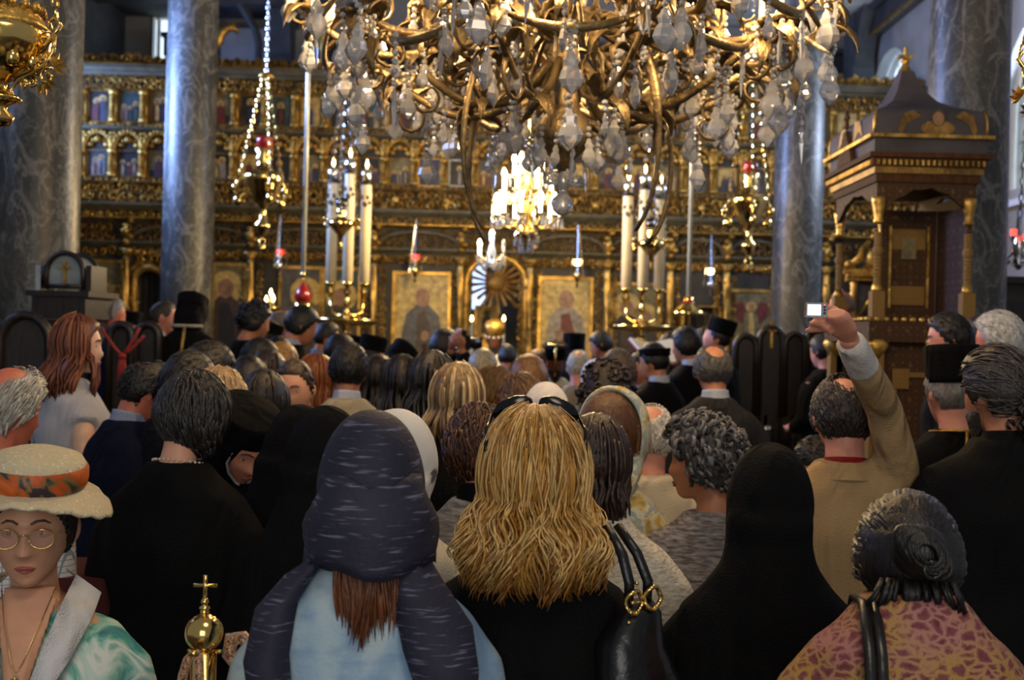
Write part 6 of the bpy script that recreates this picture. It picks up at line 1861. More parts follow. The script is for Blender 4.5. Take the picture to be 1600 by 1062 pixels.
# her shoulder bag
q = at(990, 980, 2.18)
bag = thing('handbag', 'black leather handbag with gold rings on the blonde woman\'s shoulder', 'handbag', q)
mb = MB()
mb.loft([[(a * math.copysign(abs(math.cos(t * 2 * PI / 20)) ** .8, math.cos(t * 2 * PI / 20)) + .01 * math.sin(z * 40), b * math.copysign(abs(math.sin(t * 2 * PI / 20)) ** .8, math.sin(t * 2 * PI / 20)), z) for t in range(20)] for z, a, b in ((-.20, .075, .04), (-.17, .09, .06), (-.10, .088, .062), (-.03, .068, .05), (.03, .045, .034), (.05, .03, .02))])
bag.rotation_euler = (0, 0, .5); mb.build('bag_body', 'leather', bag, True, '#101012')
for x in (-.02, .022):
    MB().tube([(x, -.01, .03), (x - .006, -.02, .09), (x * .8 - .014, -.0, .14), (x * .6 - .03, .04, .19)], [.008, .010, .010, .009], 8, 0, .5).build('strap', 'leather', bag, True, '#0e0e10')
for x, z in ((-.02, .055), (.022, .06)):
    MB().tube([(x + .018 * math.cos(2 * PI * i / 16), -.03 + .004 * math.sin(i), z + .022 * math.sin(2 * PI * i / 16)) for i in range(17)], .0045, 6).build('gold_ring', 'brass', bag)
for i in range(5): MB().ball((-.035 + .004 * i, -.034, .02 + .018 * i), .0045, 6, 5).build('stud', 'brass', bag)

# --- lady in the leopard print top, lower right
p = woman(1418, 766, 2.1, -4, 'dark-haired woman with pinned bun in mauve leopard print top, lower right', '#b06a48', '#ffffff', 'blouse', 6, (-8, 6), .178, ('down', 'down'), '#1a1a1c', 'leopard_print', None, 1.06, None, -.0, .5, 1.05, 0, .018, nk=.075)
h_ = p.shell('hair', 'hair', '#15110f', 'short', .020, vol=lambda x, y, z: .01 * max(0, -y) * (1 if z < .4 else .5))
p.strands('hair_locks', '#1a1512', 320, .11, 'short', .020, seed=9, mat='hair', r=.0055, sweep=(0, -1.0, -.25), swirl=.18, parent=h_)
bc = p.HX @ Vector((.004, -.132, .020)); mb = MB(); r_ = random.Random(8)
mb.ball(tuple(bc), (.047, .036, .046), 18, 13)
for i in range(46):
    a = r_.uniform(0, 6.28); b = r_.uniform(.3, 1.0); P = []
    for q in range(8):
        tt = a + q * .42; P.append(bc + Vector((.047 * b * math.cos(tt + .6 * b), -.038 * math.sqrt(max(.05, 1 - .8 * b * b)) - .004, .045 * b * math.sin(tt))))
    mb.tube(P, [.003, .006, .007, .0075, .0075, .007, .006, .003], 5, 0, .7)
bn = p.put(mb, 'bun', 'hair', '#17120f', parent=h_)
mb = MB()
for i in range(26):                                       # locks falling from the bun towards the nape
    a = r_.uniform(-.075, .075); c0 = p.HX @ Vector((.0 + a * .8, -.122, -.03)); mb.tube([c0, c0 + Vector((a * .2, -.004, -.03)), c0 + Vector((a * .3 + .01 * math.sin(i), .010, -.05)), c0 + Vector((a * .2, .02, -.062 - r_.uniform(0, .01)))], [.007, .008, .007, .003], 5, 0, .6)
p.put(mb, 'nape_locks', 'hair', '#120e0c', parent=h_)
p.put(MB().tube([bc + Vector((.010 + .014 * math.cos(2 * PI * i / 14), -.040, -.028 + .014 * math.sin(2 * PI * i / 14))) for i in range(15)], .003, 6), 'hair_clip', 'dark_glass', parent=h_)
sx = -.088
mb = MB()
for dx in (-.012, .008): mb.tube([p.bend(Vector(q)) for q in ((sx + dx + .01, .06, p.zn - .06), (sx + dx + .01, .02, p.zn - .005), (sx + dx + .005, -.08, p.zn - .005), (sx + dx, -.142, p.zn - .085), (sx + dx - .004, -.172, p.zn - .16), (sx + dx * .8 - .012, -.186, p.zn - .27), (sx + dx * .6 - .03, -.186, p.zn - .40))], .0095, 8, 0, .6)
st = p.put(mb, 'bag_strap', 'leather', '#1c1c1b', bend=False, label='black leather shoulder bag straps')

# ================================================================== second row
# --- black hooded woman right of centre
p = woman(1205, 702, 2.7, -6, 'woman wholly draped in plain black hooded veil, behind the leopard print top', 'fair', '#0a0a0b', 'coat', 3, (-10, 8), .19, ('front', 'front'), '#0a0a0b', 'cloth', None, 1.08, .6, 0, 1.0, 1.15)
p.veil('veil', 'cloth', '#0a0a0b', .028, .30, .2, .19, True, .098, .01)
# --- grey curly woman in profile
p = woman(1105, 655, 3.45, 2, 'grey curly-haired woman in heather grey knit top, face turned left', 'tan', '#ffffff', 'knit_top', 2, (72, 0), .195, ('front', 'front'), '#1b1b1e', 'heather_knit', None, 1.15, None, .02, .5, 1.05)
p.vox = .0055
h_ = p.shell('hair', 'hair_short', '#3f3d3c', 'low', .030, 0, .012, 7)
p.curls('hair_curls', '#6b6866', 200, (.011, .019), 'low', .030, seed=4, parent=h_); p.curls('hair_curls', '#2c2a2a', 90, (.011, .018), 'low', .028, seed=14, parent=h_)
p.face(True, '#4a4038', '#8d4c40', .2)
for sd in (-1, 1): p.put(MB().tube([p.HX @ Vector((sd * .082, -.006 + .010 * math.cos(2 * PI * i / 12), -.058 + .010 * math.sin(2 * PI * i / 12))) for i in range(13)], .002, 5), 'earring', 'brass')
# --- woman in black suit, short dark hair (left)
p = woman(305, 578, 3.2, -14, 'woman in black suit with chin-length dark grey hair and pearl necklace', 'fair', '#0e0e0f', 'suit_jacket', 0, (-28, 6), .20, ('front', 'front'), '#0e0e0f', 'cloth', None, 1.06, None, 0, 1.0, 1.05)
h_ = p.shell('hair', 'hair_short', '#1c1a1a', 'bob', .019, 0, .006)
p.strands('hair_locks', '#272524', 560, .12, 'bob', .019, seed=31, mat='hair', r=.006, sweep=(.1, .15, -1.0), swirl=.3, parent=h_)
p.strands('hair_locks', '#3a3836', 60, .11, 'bob', .021, seed=32, mat='hair', r=.004, sweep=(.1, .2, -1.0), swirl=.3, parent=h_)
mb = MB()
for i in range(30): mb.ball(((.070) * math.cos(2 * PI * i / 30), -.018 + .068 * math.sin(2 * PI * i / 30), p.zn + .022 - .03 * (1 + math.sin(2 * PI * i / 30)) / 2), .0045, 6, 5)
tag(p.put(mb, 'pearl_necklace', 'gloss', '#c9bfae'), kind='stuff')
for sd in (-1, 1): p.put(MB().ball(tuple(p.HX @ Vector((sd * .084, -.006, -.05))), (.004, .006, .010), 8, 6), 'earring', 'brass')
# --- man in the checked shirt at the left edge
p = man(20, 564, 3.35, -22, 'balding grey-haired man in pale checked shirt at the left edge', '#a8a49a', .58, 'red', '#ffffff', None, 2, (-10, 8), .215, ('down', 'front'), 'short', .022, 1.12, jacket_name='shirt', mat='check_shirt', trousers='#121214')
p.strands('long_locks', '#b4b0a6', 170, .10, 'ring', .024, .62, seed=5, mat='hair_short', r=.005, sweep=(0, -.5, -.8))
# --- woman with cream coat, white printed headscarf (mostly hidden by the navy scarf)
p = woman(619, 646, 2.72, -3, 'woman in cream coat and white printed headscarf, half hidden by the navy scarf', 'fair', '#cdc4ae', 'coat', 0, (-8, 0), .20, ('down', 'down'), '#cdc4ae', 'fine_cloth', None, 1.05, .8, 0, 1, 1.1)
p.veil('headscarf', 'white_print_scarf', None, .026, .02, .1, .14, True, .09)
# --- two nuns, seen from behind
p = woman(472, 636, 3.45, -16, 'nun in black veil right beside the bowing nun, back turned', 'fair', BLK, 'habit', 4, (-12, 12), .185, ('front', 'front'), BLK, 'cloth', None, 1.05, .3, 0, 1, 1.2)
p.veil('veil', 'cloth', '#0b0b0c', .022, .34, .16, .17, True, .09, .015)
p = woman(512, 642, 3.08, -8, 'nun in black veil between another nun and the navy headscarf', 'fair', BLK, 'habit', 3, (-6, 10), .17, ('front', 'front'), BLK, 'cloth', None, 1.0, .3, 0, 1, 1.2)
p.veil('veil', 'cloth', '#0e0e10', .030, .34, .17, .18, True, .095, .01)
# --- nun with flat black cap bowing
p = woman(394, 616, 3.5, 206, 'nun with flat black cap and white edged wimple, bowing her face down', 'pink', BLK, 'habit', 8, (16, 26), .18, ('front', 'front'), BLK, 'cloth', None, 1.1, .3, 0, 1, 1.2)
p.vox = .006
p.veil('veil', 'cloth', '#0c0c0d', .016, .30, .19, .2, True, .088)
p.tall_hat('#0b0b0c', .062, .102, .110, z0=.062)
p.put(MB().tube([p.HX @ head_pt(math.sin(R(a)) * c, math.cos(R(a)) * c, z, .007, False) for a, z in ((50, .40), (56, .1), (60, -.25), (58, -.55), (40, -.82), (0, -.95), (-40, -.82), (-58, -.55), (-60, -.25), (-56, .1), (-50, .40)) for c in (math.sqrt(1 - z * z),)], .0045, 6), 'wimple_edge', 'fine_cloth', '#c9c9cc')
p.face(True, '#3a2c24', '#a05a4c')
# --- woman with white-blouse sleeves, black vest, highlighted bob
p = woman(715, 570, 4.3, -3, 'woman with straight highlighted blond bob in black vest over white sleeves', 'fair', '#d8d8da', 'blouse', 0, (0, 0), .175, ('down', 'down'), '#121213', 'fine_cloth', None, 1.0)
p.top('vest', 'cloth', '#101011', ('down', 'down'), .026, None, 1.03, 0)
h_ = p.shell('hair', 'hair', '#7a6242', 'bob', .026)
p.locks('hair_locks', '#a3875a', 150, .13, .006, 1.35, .035, .008, seed=41, front=50, out=.02, turns=.6, parent=h_); p.locks('hair_locks', '#6b5236', 90, .13, .006, 1.35, .04, .008, seed=42, front=50, out=.02, turns=.6, parent=h_, label='darker low-lights')
p.locks('hair_locks', '#cdb88e', 50, .12, .006, 1.35, .035, .006, seed=43, front=50, out=.028, turns=.6, parent=h_, label='pale highlights')
# --- short brown hair, fluffy grey sweater
p = woman(750, 634, 3.35, 2, 'woman with short auburn-brown hair in fluffy grey sweater, left of the blonde', 'pink', '#ffffff', 'sweater', 0, (10, 4), .185, ('down', 'down'), '#1a1a1c', 'fluffy_knit', None, 1.05, None, .01)
p.collar('#0e0e10', 'cloth', 'black_collar', .03, .062)
h_ = p.shell('hair', 'hair_short', '#3d2516', 'low', .028, 0, .006)
p.strands('hair_locks', '#4c2f1c', 420, .075, 'low', .028, seed=51, mat='hair', r=.0055, sweep=(.1, -.3, -.8), swirl=.5, parent=h_); p.strands('hair_locks', '#6d452a', 120, .07, 'low', .031, seed=52, mat='hair', r=.004, sweep=(-.1, -.3, -.8), swirl=.5, parent=h_)
# --- dark brown hair and cream boucle jacket, right of the blonde
p = woman(932, 650, 3.0, -10, 'woman in cream woven jacket with dark brown hair, just right of the blonde', 'tan', '#ffffff', 'jacket', 0, (16, 0), .20, ('down', 'front'), '#1a1a1c', 'boucle', None, 1.05)
h_ = p.shell('hair', 'hair', '#2b1a10', 'bob', .022); p.locks('hair_locks', '#2f1d12', 130, .10, .005, 1.0, .03, .008, seed=61, front=60, out=.015, turns=.7, parent=h_)
# --- gold patterned headscarf
p = woman(955, 618, 3.6, -6, 'woman in gold and teal patterned headscarf slipped back from brown hair', 'tan', '#b0913f', 'blouse', 0, (-20, 0), .18, ('down', 'down'), '#2a2620', 'gold_scarf')
h_ = p.shell('hair', 'hair', '#5a3719', 'bob', .024, vol=lambda x, y, z: .02 * max(0, -y)); p.locks('hair_locks', '#6b4320', 90, .06, .004, 1.0, .0, .008, seed=71, front=60, out=.02, parent=h_)
p.put(MB().loft([[p.HX @ head_pt(math.sin(R(a)) * math.cos(R(e)), -math.cos(R(a)) * math.cos(R(e)) * .0 + math.sin(R(e)) * .0 + y_, math.cos(R(a)) * math.cos(R(e)), .036 + o_, False) for o_, e, y_ in ((0, 0, -.15), (.01, 0, -.05), (.008, 0, .25), (0, 0, .55), (-.01, 0, .8), (-.02, 0, .45), (-.015, 0, .1))] for a in range(-125, 126, 10)]), 'headscarf', 'gold_scarf', None)
p.put(MB().tube([p.HX @ Vector(q) for q in ((.085, -.01, -.05), (.09, -.05, -.10), (.07, -.09, -.16), (.04, -.10, -.24))], [.03, .035, .04, .02], 8, 0, .5), 'scarf_end', 'gold_scarf', None)
# --- old man with white hair, cream jacket
p = man(1018, 628, 4.2, -4, 'old man with thin white hair and pink scalp in cream jacket', '#c9c5bd', .40, 'pink', '#c3b9a2', None, 0, (-6, 4), .205, ('down', 'front'), 'short', .012, 1.08, coll='#c9bfa8', mat='fine_cloth', trousers='#8d8474')
# --- dark suit balding man
p = man(1115, 536, 5.6, 4, 'balding grey-haired man in charcoal suit standing apart, right of centre', '#4a4846', .46, 'tan', '#29292b', '#a9b3c4', 0, (4, 4), .215, ('down', 'down'), 'short', .016, 1.06)
# --- someone bending in black behind the tan jacket
p = man(1262, 640, 4.5, 12, 'person in black jacket leaning forward, only the back showing left of the tan jacket', '#151312', 0, 'tan', '#141415', None, 38, (0, 20), .20, ('front', 'front'), H=1.66)
# --- tan jacket man holding up a camera
tm = (Vector((0, 0, 0)),)
p = Person(1318, 584, 3.5, -6, None, 0, (8, 2), 0, .215, None, 1.08, False, 0, 'man in tan linen jacket raising a compact camera above the crowd', 1.0)
wr = p.inv(at(1325, 527, 3.08)); el = p.inv(at(1382, 640, 3.33)); hd = p.inv(at(1297, 474, 3.0))
arms = ('down', [el, wr]); p.vox = .006
P_ = p.arm_pts(1, [el, wr]); P_[0].z += .03
p.body(SK['pink'], arms, hands=False)
mb = MB(); d_ = (hd - wr).normalized(); u_ = Vector((1, 0, .2)); u_ = (u_ - d_ * u_.dot(d_)).normalized(); n_ = Vector((0, 1, 0))
mb.tube([wr - d_ * .05, wr, wr + d_ * .04, wr + d_ * .085, wr + d_ * .1], [.026, .029, .039, .037, .03], 12, 0, .6)
cam_p = p.inv(at(1278, 483, 3.0)); cl = Vector((-1, 0, .02))
b0 = wr + d_ * .085
for i, (L, o) in enumerate(((.066, (.0, .020, .022)), (.070, (-.004, .030, .006)), (.066, (-.008, .034, -.010)), (.052, (-.010, .030, -.026)))):   # fingers folded round the camera's far side
    st_ = b0 + u_ * (.020 - .012 * i) * .6 + Vector((0, .012, 0)) * .6 + Vector((-.004 * i, 0, -.009 * i))
    k1 = st_ + Vector((-.012, .022, .016 - .006 * i)); k2 = k1 + Vector((-.026, .008, .004 - .002 * i)); k3 = k2 + Vector((-.018, -.008, -.004))
    mb.tube([st_ - d_ * .02, st_, k1, k2, k3], [.0105, .0105, .0095, .009, .0065], 8)
th0 = wr + d_ * .035 - u_ * .02
mb.tube([wr + d_ * .02, th0, th0 + Vector((-.022, -.014, .012)), th0 + Vector((-.046, -.016, .020)), th0 + Vector((-.064, -.012, .022))], [.014, .015, .0125, .0105, .007], 9)
p.put(mb, 'raised_hand', 'skin', SK['pink'], .0042, smooth=2, label='raised right hand with fingers round the camera')
dv = (wr - el)
p.top('jacket', 'fine_cloth', '#a68a62', ('down', [el, wr - dv * .30]), .018, None, 1.03, neck=.07, slv=.86)
p.put(MB().tube([wr - dv * .42, wr - dv * .2, wr - dv * .04], [.046, .044, .040], 14), 'shirt_cuff', 'fine_cloth', '#cfc9c2', .012, label='pale shirt sleeve past the jacket cuff')
p.collar('#a68a62', 'fine_cloth', 'jacket_collar', .014, .080, -.004); p.collar('#8a1d1c', 'fine_cloth', 'red_neckband', .02, .063, .006)
p.legs('trousers', '#5d5140')
h_ = p.shell('hair', 'hair_short', '#231d1a', 'short', .016, .34); p.strands('hair_locks', '#2c2521', 520, .055, 'short', .015, .28, seed=81, sweep=(.1, -.5, -.7), parent=h_)
cm = thing('camera', 'silver compact camera with lit screen held up in the raised hand', 'camera', at(1276, 484, 2.99), R(2))
k = 3.0 / F
MB().box((0, .008, 0), (34 * k, .018, 23 * k)).build('camera_body', 'silver', cm, False); MB().box((-4 * k, -.0018, 0), (21 * k, .002, 17 * k)).build('screen', 'phone_screen', cm, False)
MB().lathe([(.012, 0), (.014, .012), (.010, .016)], 14, (0, 0, 0), 0, Matrix.Translation((-4 * k, .018, 0)) @ Matrix.Rotation(-PI / 2, 4, 'X')).build('lens_barrel', 'silver', cm)
for zz in (-5, 0, 5): MB().box((12 * k, -.0015, zz * k), (3.5 * k, .002, 3 * k)).build('button', 'black', cm, False)
MB().ball((12 * k, -.002, 8 * k), .0022, 6, 5).build('red_light', 'red_lamp', cm)
# --- priests at the right
p = man(1487, 556, 4.1, 6, 'priest in black cassock with tall flat black hat and gold braided collar', '#7a7672', 0, 'pink', '#0d0d0e', None, 0, (4, 4), .215, ('down', 'down'), 'short', .014, 1.08, robe=True, hat='tall', hh=.115)
gz = p.zn
p.put(MB().tube([(.092 * math.cos(2 * PI * i / 24), -.030 + .088 * math.sin(2 * PI * i / 24), gz + .012 - .018 * (1 + math.sin(2 * PI * i / 24)) / 2) for i in range(25)], .0045, 6), 'gold_braid', 'gilt')
p.put(MB().tube([(-.01, -.122, gz + .01), (-.018, -.134, gz - .03), (-.03, -.146, gz - .085), (-.036, -.152, gz - .12)], .0055, 6), 'gold_braid', 'gilt')
p = Person(1560, 540, 3.35, -2, None, 0, (28, 4), 0, .225, None, 1.15, False, 0, 'bearded man with long curly dark hair tied back, black cassock, right edge', 1.04)
p.body(SK['tan'], ('down', 'down')); p.top('robe', 'cloth', '#101011', ('down', 'down'), .024, .04, 1.3, neck=.075); p.collar('#101011', 'cloth', 'robe_collar', .02, .072)
h_ = p.shell('hair', 'hair', '#241f1d', 'short', .022); p.strands('hair_locks', '#4a4542', 300, .08, 'short', .022, seed=91, mat='hair', r=.005, sweep=(.3, -.8, -.2), swirl=.25, parent=h_)
bc = p.HX @ Vector((.03, -.125, -.03)); mb = MB(); r_ = random.Random(3)
for i in range(120):
    c = bc + Vector((r_.gauss(0, .035), r_.gauss(0, .022), r_.gauss(-.02, .045))); q = r_.uniform(.010, .018)
    mb.tube([c + Vector((q * math.cos(j), q * .4 * math.sin(j * 1.3), q * math.sin(j))) for j in range(6)], [.006] * 5 + [.002], 4)
p.put(mb, 'tied_curls', 'hair', '#171413', parent=h_); p.beard('#3b342f', .03)
p = man(1480, 486, 5.6, 62, 'bearded priest in glasses and black cassock with gold collar braid, in profile before the throne', '#191513', 0, 'pink', '#0e0e0f', None, 2, (10, 8), .205, ('front', 'front'), 'short', .018, 1.1, robe=True, beard='#8f8a84')
p.face(True, '#2a221d', None, 0, 'clear_lens')
gz = p.zn; p.put(MB().tube([(.088 * math.cos(2 * PI * i / 24), -.030 + .082 * math.sin(2 * PI * i / 24), gz + .018 - .02 * (1 + math.sin(2 * PI * i / 24)) / 2) for i in range(25)], .005, 6), 'gold_braid', 'gilt')
p = man(1562, 488, 5.0, 30, 'white-haired man in dark clothes at the right edge beside the bearded priests', '#b4b4b2', 0, 'red', '#17171a', None, 0, (20, 4), .205, ('down', 'down'), 'short', .026, 1.05)
p = man(1538, 492, 6.2, 20, 'person with dark hair and dark clothes between the white-haired man and the priest', '#0f0d0c', 0, 'tan', '#0e0e0f', None, 0, (0, 0), .19, ('down', 'down'), 'low', .024)

# ================================================================== left side
p = woman(120, 494, 4.9, -52, 'young woman with long reddish brown hair in white short-sleeved top', 'pale', '#b9b9c2', 'blouse', 0, (-24, 0), .18, ('down', 'down'), '#0f0f11', 'fine_cloth', None, 1.1, None, .01, .4, 1.0)
p.vox = .008
h_ = p.shell('hair', 'hair', '#5d3120', 'bob', .022); p.locks('hair_locks', '#6b3a25', 190, .20, .008, 1.2, .05, .008, seed=101, front=58, out=.02, turns=1.0, parent=h_); p.locks('hair_locks', '#96593a', 60, .19, .008, 1.2, .05, .006, seed=102, front=58, out=.024, turns=1.0, parent=h_, label='copper strands')
p.face(True, '#5a3a28', '#b06a5c')
p.put(MB().tube([(-.12, -.02, p.zn - .055), (-.10, -.13, p.zn - .09), (-.02, -.155, p.zn - .22), (.08, -.155, p.zn - .34), (.17, -.10, p.zn - .44)], .011, 8, 0, .5), 'bag_strap', 'leather', '#0d0d0f')
p = man(240, 556, 4.6, -38, 'stooping man in dark navy suit beside the black-suited woman', '#120f0e', .26, 'red', '#15172a', '#8d98b4', 6, (-14, 12), .205, ('front', 'front'), 'short', .016, 1.05)
p = man(335, 530, 5.05, -62, 'young man with thick black hair looking down to the right', '#0f0d0c', 0, 'tan', '#17171b', '#6f86b8', 0, (-10, 18), .195, ('front', 'front'), 'low', .026)
p.face(True, '#14100e', '#9a5a48')
p = woman(345, 572, 4.1, -20, 'small fair-haired person half hidden behind the black-suited woman', 'pale', '#5a5a60', 'jacket', 0, (-10, 10), .165); h_ = p.shell('hair', 'hair', '#a8855a', 'bob', .022); p.strands('hair_locks', '#c2a47a', 220, .09, 'bob', .023, seed=111, mat='hair', r=.006, sweep=(0, 0, -1), parent=h_)
p = man(460, 556, 4.9, 158, 'young man in white open-collared shirt facing back and looking down', '#3a2a20', 0, 'fair', '#c9cad2', None, 2, (14, 8), .19, ('down', 'front'), 'short', .007, .95, jacket_name='shirt', mat='fine_cloth', trousers='#23232a', strands=120)
p.face(True, '#3a2a20', '#b0695a'); p.collar('#d5d6dc', 'fine_cloth', 'shirt_collar', .03, .066, 0, wide=1.2)
p = woman(494, 554, 5.9, -22, 'girl with straight ginger hair in pale top next to the beige jacket', 'pale', '#c9c6bf', 'blouse', 0, (-16, 0), .16, mat='fine_cloth'); h_ = p.shell('hair', 'hair', '#84481f', 'bob', .022); p.locks('hair_locks', '#96562a', 130, .15, .004, 1.1, .03, .0085, seed=121, front=55, out=.018, turns=.5, parent=h_)
p = man(546, 536, 5.5, -2, 'dark-haired man in light beige jacket seen from behind', '#14100e', 0, 'tan', '#b0a68e', '#b9c2d8', 0, (2, 2), .232, ('down', 'down'), 'short', .02, 1.05, coll='#a89f89', mat='fine_cloth', trousers='#7c745f')


def longhair(px, py, d, yaw, label, c, topc, L=.22, n=110, sw=.165, head=(0, 0), seed=1, spread=1.15, skin='tan', rad=.009, wave=.008):
    q = woman(px, py, d, yaw, label, skin, topc, 'jacket', 0, head, sw)
    h = q.shell('hair', 'hair', c, 'bob', .024); q.locks('hair_locks', c, n, L, wave, spread, .06, rad, seed=seed, front=55, out=.018, turns=1.0, parent=h); return q


longhair(590, 556, 6.2, -6, 'woman with long dark brown hair just right of the beige jacket', '#1f1712', '#141416', .22, seed=131)
longhair(628, 556, 5.3, 4, 'woman with long black hair left of the wavy black-haired woman', '#120f0f', '#101012', .22, seed=132)
longhair(676, 550, 4.75, 0, 'woman with full wavy black hair and white top, left of the blond bob', '#100d0d', '#c9c9cc', .24, 170, .175, seed=133, spread=1.45, rad=.011, wave=.014)
longhair(412, 580, 4.4, 0, 'woman with straight shiny dark brown hair behind the bowing nun', '#1d1613', '#3c3a3c', .24, seed=134, spread=1.0, wave=.003)
longhair(388, 558, 5.45, 6, 'woman with straight black hair, left of the shiny brown hair', '#100e0e', '#121214', .24, seed=135, spread=1.0, wave=.003)
longhair(418, 548, 6.0, -14, 'woman with long brown hair behind the two straight-haired women', '#2c1f17', '#b7aa98', .22, seed=136)
longhair(438, 536, 6.6, -30, 'girl with golden blond hair in the crowd near the dark-suited youths', '#9a7238', '#1a1a1c', .16, 70, .15, seed=137)
p = man(300, 548, 4.5, -40, 'person with black hair just left of the thick-haired young man', '#0f0d0c', 0, 'tan', '#121214', None, 2, (0, 10), .19, style='low', t=.024)
p = man(408, 526, 6.3, -70, 'young man with black hair and glowing cheek behind the crowd', '#0e0c0b', 0, 'tan', '#111113', None, 0, (0, 8), .18, style='low', t=.02)
p = man(435, 520, 6.8, 180, 'youth with dark fringe facing the camera between the black suits', '#0e0c0b', 0, 'tan', '#111113', None, 0, (10, 20), .17, style='low', t=.02)
p = man(174, 462, 7.6, -62, 'grey-haired man in dark blue near the shrine on the left', '#8d8d92', 0, 'red', '#1b2150', None, 0, (-6, 6), .20, style='short', t=.018)
p = man(199, 484, 7.9, -76, 'bearded priest with black hat peering over the dark stalls', '#2b211c', 0, 'pink', '#0d0d0e', None, 0, (0, 4), .19, robe=True, hat='tall', hh=.07, beard='#54392a')
p = man(256, 467, 8.4, -64, 'man in glasses with white collar and olive vest before the left marble column', '#332b26', .24, 'pink', '#3a3a2c', '#c3cbe0', 0, (-4, 4), .19, style='short', t=.010)
p.face(True, '#2c221d', None, 0, 'clear_lens'); p.collar('#c3cbe0', 'fine_cloth', 'shirt_collar', .03, .07, -.01, wide=1.4)


def klobuk(px, py, d, yaw, label, gold=False, lean=0, head=(0, 0), sw=.21, fat=1.1, H=None, cape=.4, robe=BLK, neckw=.09, wide=None, hh=.11):
    """monk under a black cylindrical hat whose veil falls on the back"""
    q = man(px, py + (.035 * F / d), d, yaw, label, '#15110f', 0, 'tan', robe, None, lean, head, sw, ('front', 'front'), 'short', .012, fat, H, robe=True)
    q.veil('veil', 'cloth', '#0a0a0b', .024, cape, wide or sw * .7, .17, True, neckw, 0, q.cvox * .7)
    q.tall_hat('#0a0a0b', hh, .104, .108, z0=.05 if hh > .08 else .035)
    return q


p = klobuk(304, 443, 7.4, -4, 'monk in black hat and veil with a gold cord down his back', sw=.235, head=(0, 22), hh=.06, cape=.02, wide=.12)
p.put(MB().tube([(.09 * math.cos(2 * PI * i / 20), -.035 + .085 * math.sin(2 * PI * i / 20), p.zn + .03) for i in range(21)], .012, 6), 'white_collar', 'fine_cloth', '#b0a898')
p.put(MB().tube([(.015, -.125, p.zn + .02), (.012, -.142, p.zn - .05), (.008, -.155, p.zn - .12), (.008, -.155, p.zn - .165)], .011, 6, 0, .5), 'gold_cord', 'gilt')
p = man(402, 470, 7.6, -58, 'young man with curly black hair in black suit near the lit tapers', '#0d0b0a', 0, 'tan', '#101011', None, 0, (-4, 10), .20, style='low', t=.026, curly=True)
p = man(424, 496, 7.9, -80, 'man in flat black hat and dark coat beside the curly-haired youth', '#1a1613', 0, 'tan', '#0e0e0f', None, 4, (0, 14), .19, hat='tall', hh=.06)
p = man(440, 480, 8.6, -76, 'older bare-headed man behind the flat black hat', '#6d6660', .38, 'red', '#1b1b1e', None, 0, (0, 10), .19)
p = man(478, 474, 7.3, -62, 'tall young man with short black hair in black suit, head bowed', '#0e0c0b', 0, 'tan', '#0f0f10', '#aab4cc', 0, (-8, 16), .20, style='low', t=.022)
p = man(513, 501, 8.9, -66, 'dark-haired man in suit and pale blue shirt left of the brass candle stand', '#17120f', 0, 'tan', '#121318', '#7f97bf', 0, (-4, 8), .19, style='short', t=.02)
p = man(532, 520, 7.9, -70, 'youth with dark hair at the foot of the left candle stand', '#110e0d', 0, 'tan', '#101012', None, 0, (0, 6), .18, style='low', t=.02)
p = man(560, 526, 9.4, -70, 'bearded cleric in round black hat and white collar right of the left candle stand', '#120f0d', 0, 'tan', '#0d0d0e', '#b9bcc6', 0, (0, 8), .19, hat='tall', hh=.085, beard='#15110e')
p = man(586, 528, 9.0, -74, 'cleric in tall black hat looking right, before the gold icon', '#2a211c', 0, 'pink', '#0d0d0e', '#8d9ab0', 0, (0, 10), .20, hat='tall', hh=.10)
p = klobuk(634, 510, 8.8, -40, 'cleric wholly under a long black veil, bowing before the mother and child icon', lean=30, head=(-20, 14), sw=.24, fat=1.2, H=1.86, cape=.55, neckw=.12, wide=.26)
p = man(652, 545, 9.3, -60, 'grey-haired man bowing behind the black veiled cleric', '#514a44', .3, 'red', '#1d1d20', None, 6, (0, 16), .18)
# photographer with raised camera
p = Person(694, 514, 8.2, -50, None, 0, (-10, 0), 0, .20, None, 1.0, False, .0, 'dark-haired photographer in black suit holding a camera to his face', 1.0)
cpos = p.inv(at(720, 535, 7.95)); ha = cpos + Vector((.05, -.03, -.04)); hb = cpos + Vector((-.06, -.03, -.05)); zs_ = p.zn - .085
arms = ([(-.24, .12, zs_ - .2), hb], [(.25, .12, zs_ - .16), ha]); p.vox = .0105
p.body(SK['tan'], arms); p.top('jacket', 'cloth', '#0f0f10', arms, .022, None, 1.03, neck=.07); p.collar('#a8b0c4', name='shirt_collar'); p.legs('trousers', '#0f0f10')
p.shell('hair', 'hair_short', '#17110e', 'low', .022)
cm = thing('camera', 'black camera with blue lit screen raised by the photographer', 'camera', p.t_mat() @ cpos, p.yaw)
MB().box((0, 0, 0), (.14, .06, .10)).box((0, 0, .065), (.06, .05, .035)).build('camera_body', 'black', cm, False); MB().lathe([(.035, 0), (.04, .05), (.038, .12), (.03, .12)], 14, (0, 0, 0), 0, Matrix.Translation((0, .03, 0)) @ Matrix.Rotation(-PI / 2, 4, 'X')).build('lens', 'black', cm)
MB().box((-.02, -.032, -.01), (.075, .004, .055)).build('screen', emit('blue_screen', (.35, .55, 1.0), .9), cm, False); MB().lathe([(.03, 0), (.03, .01)], 12, (0, 0, .085)).build('flash_cap', 'silver', cm)

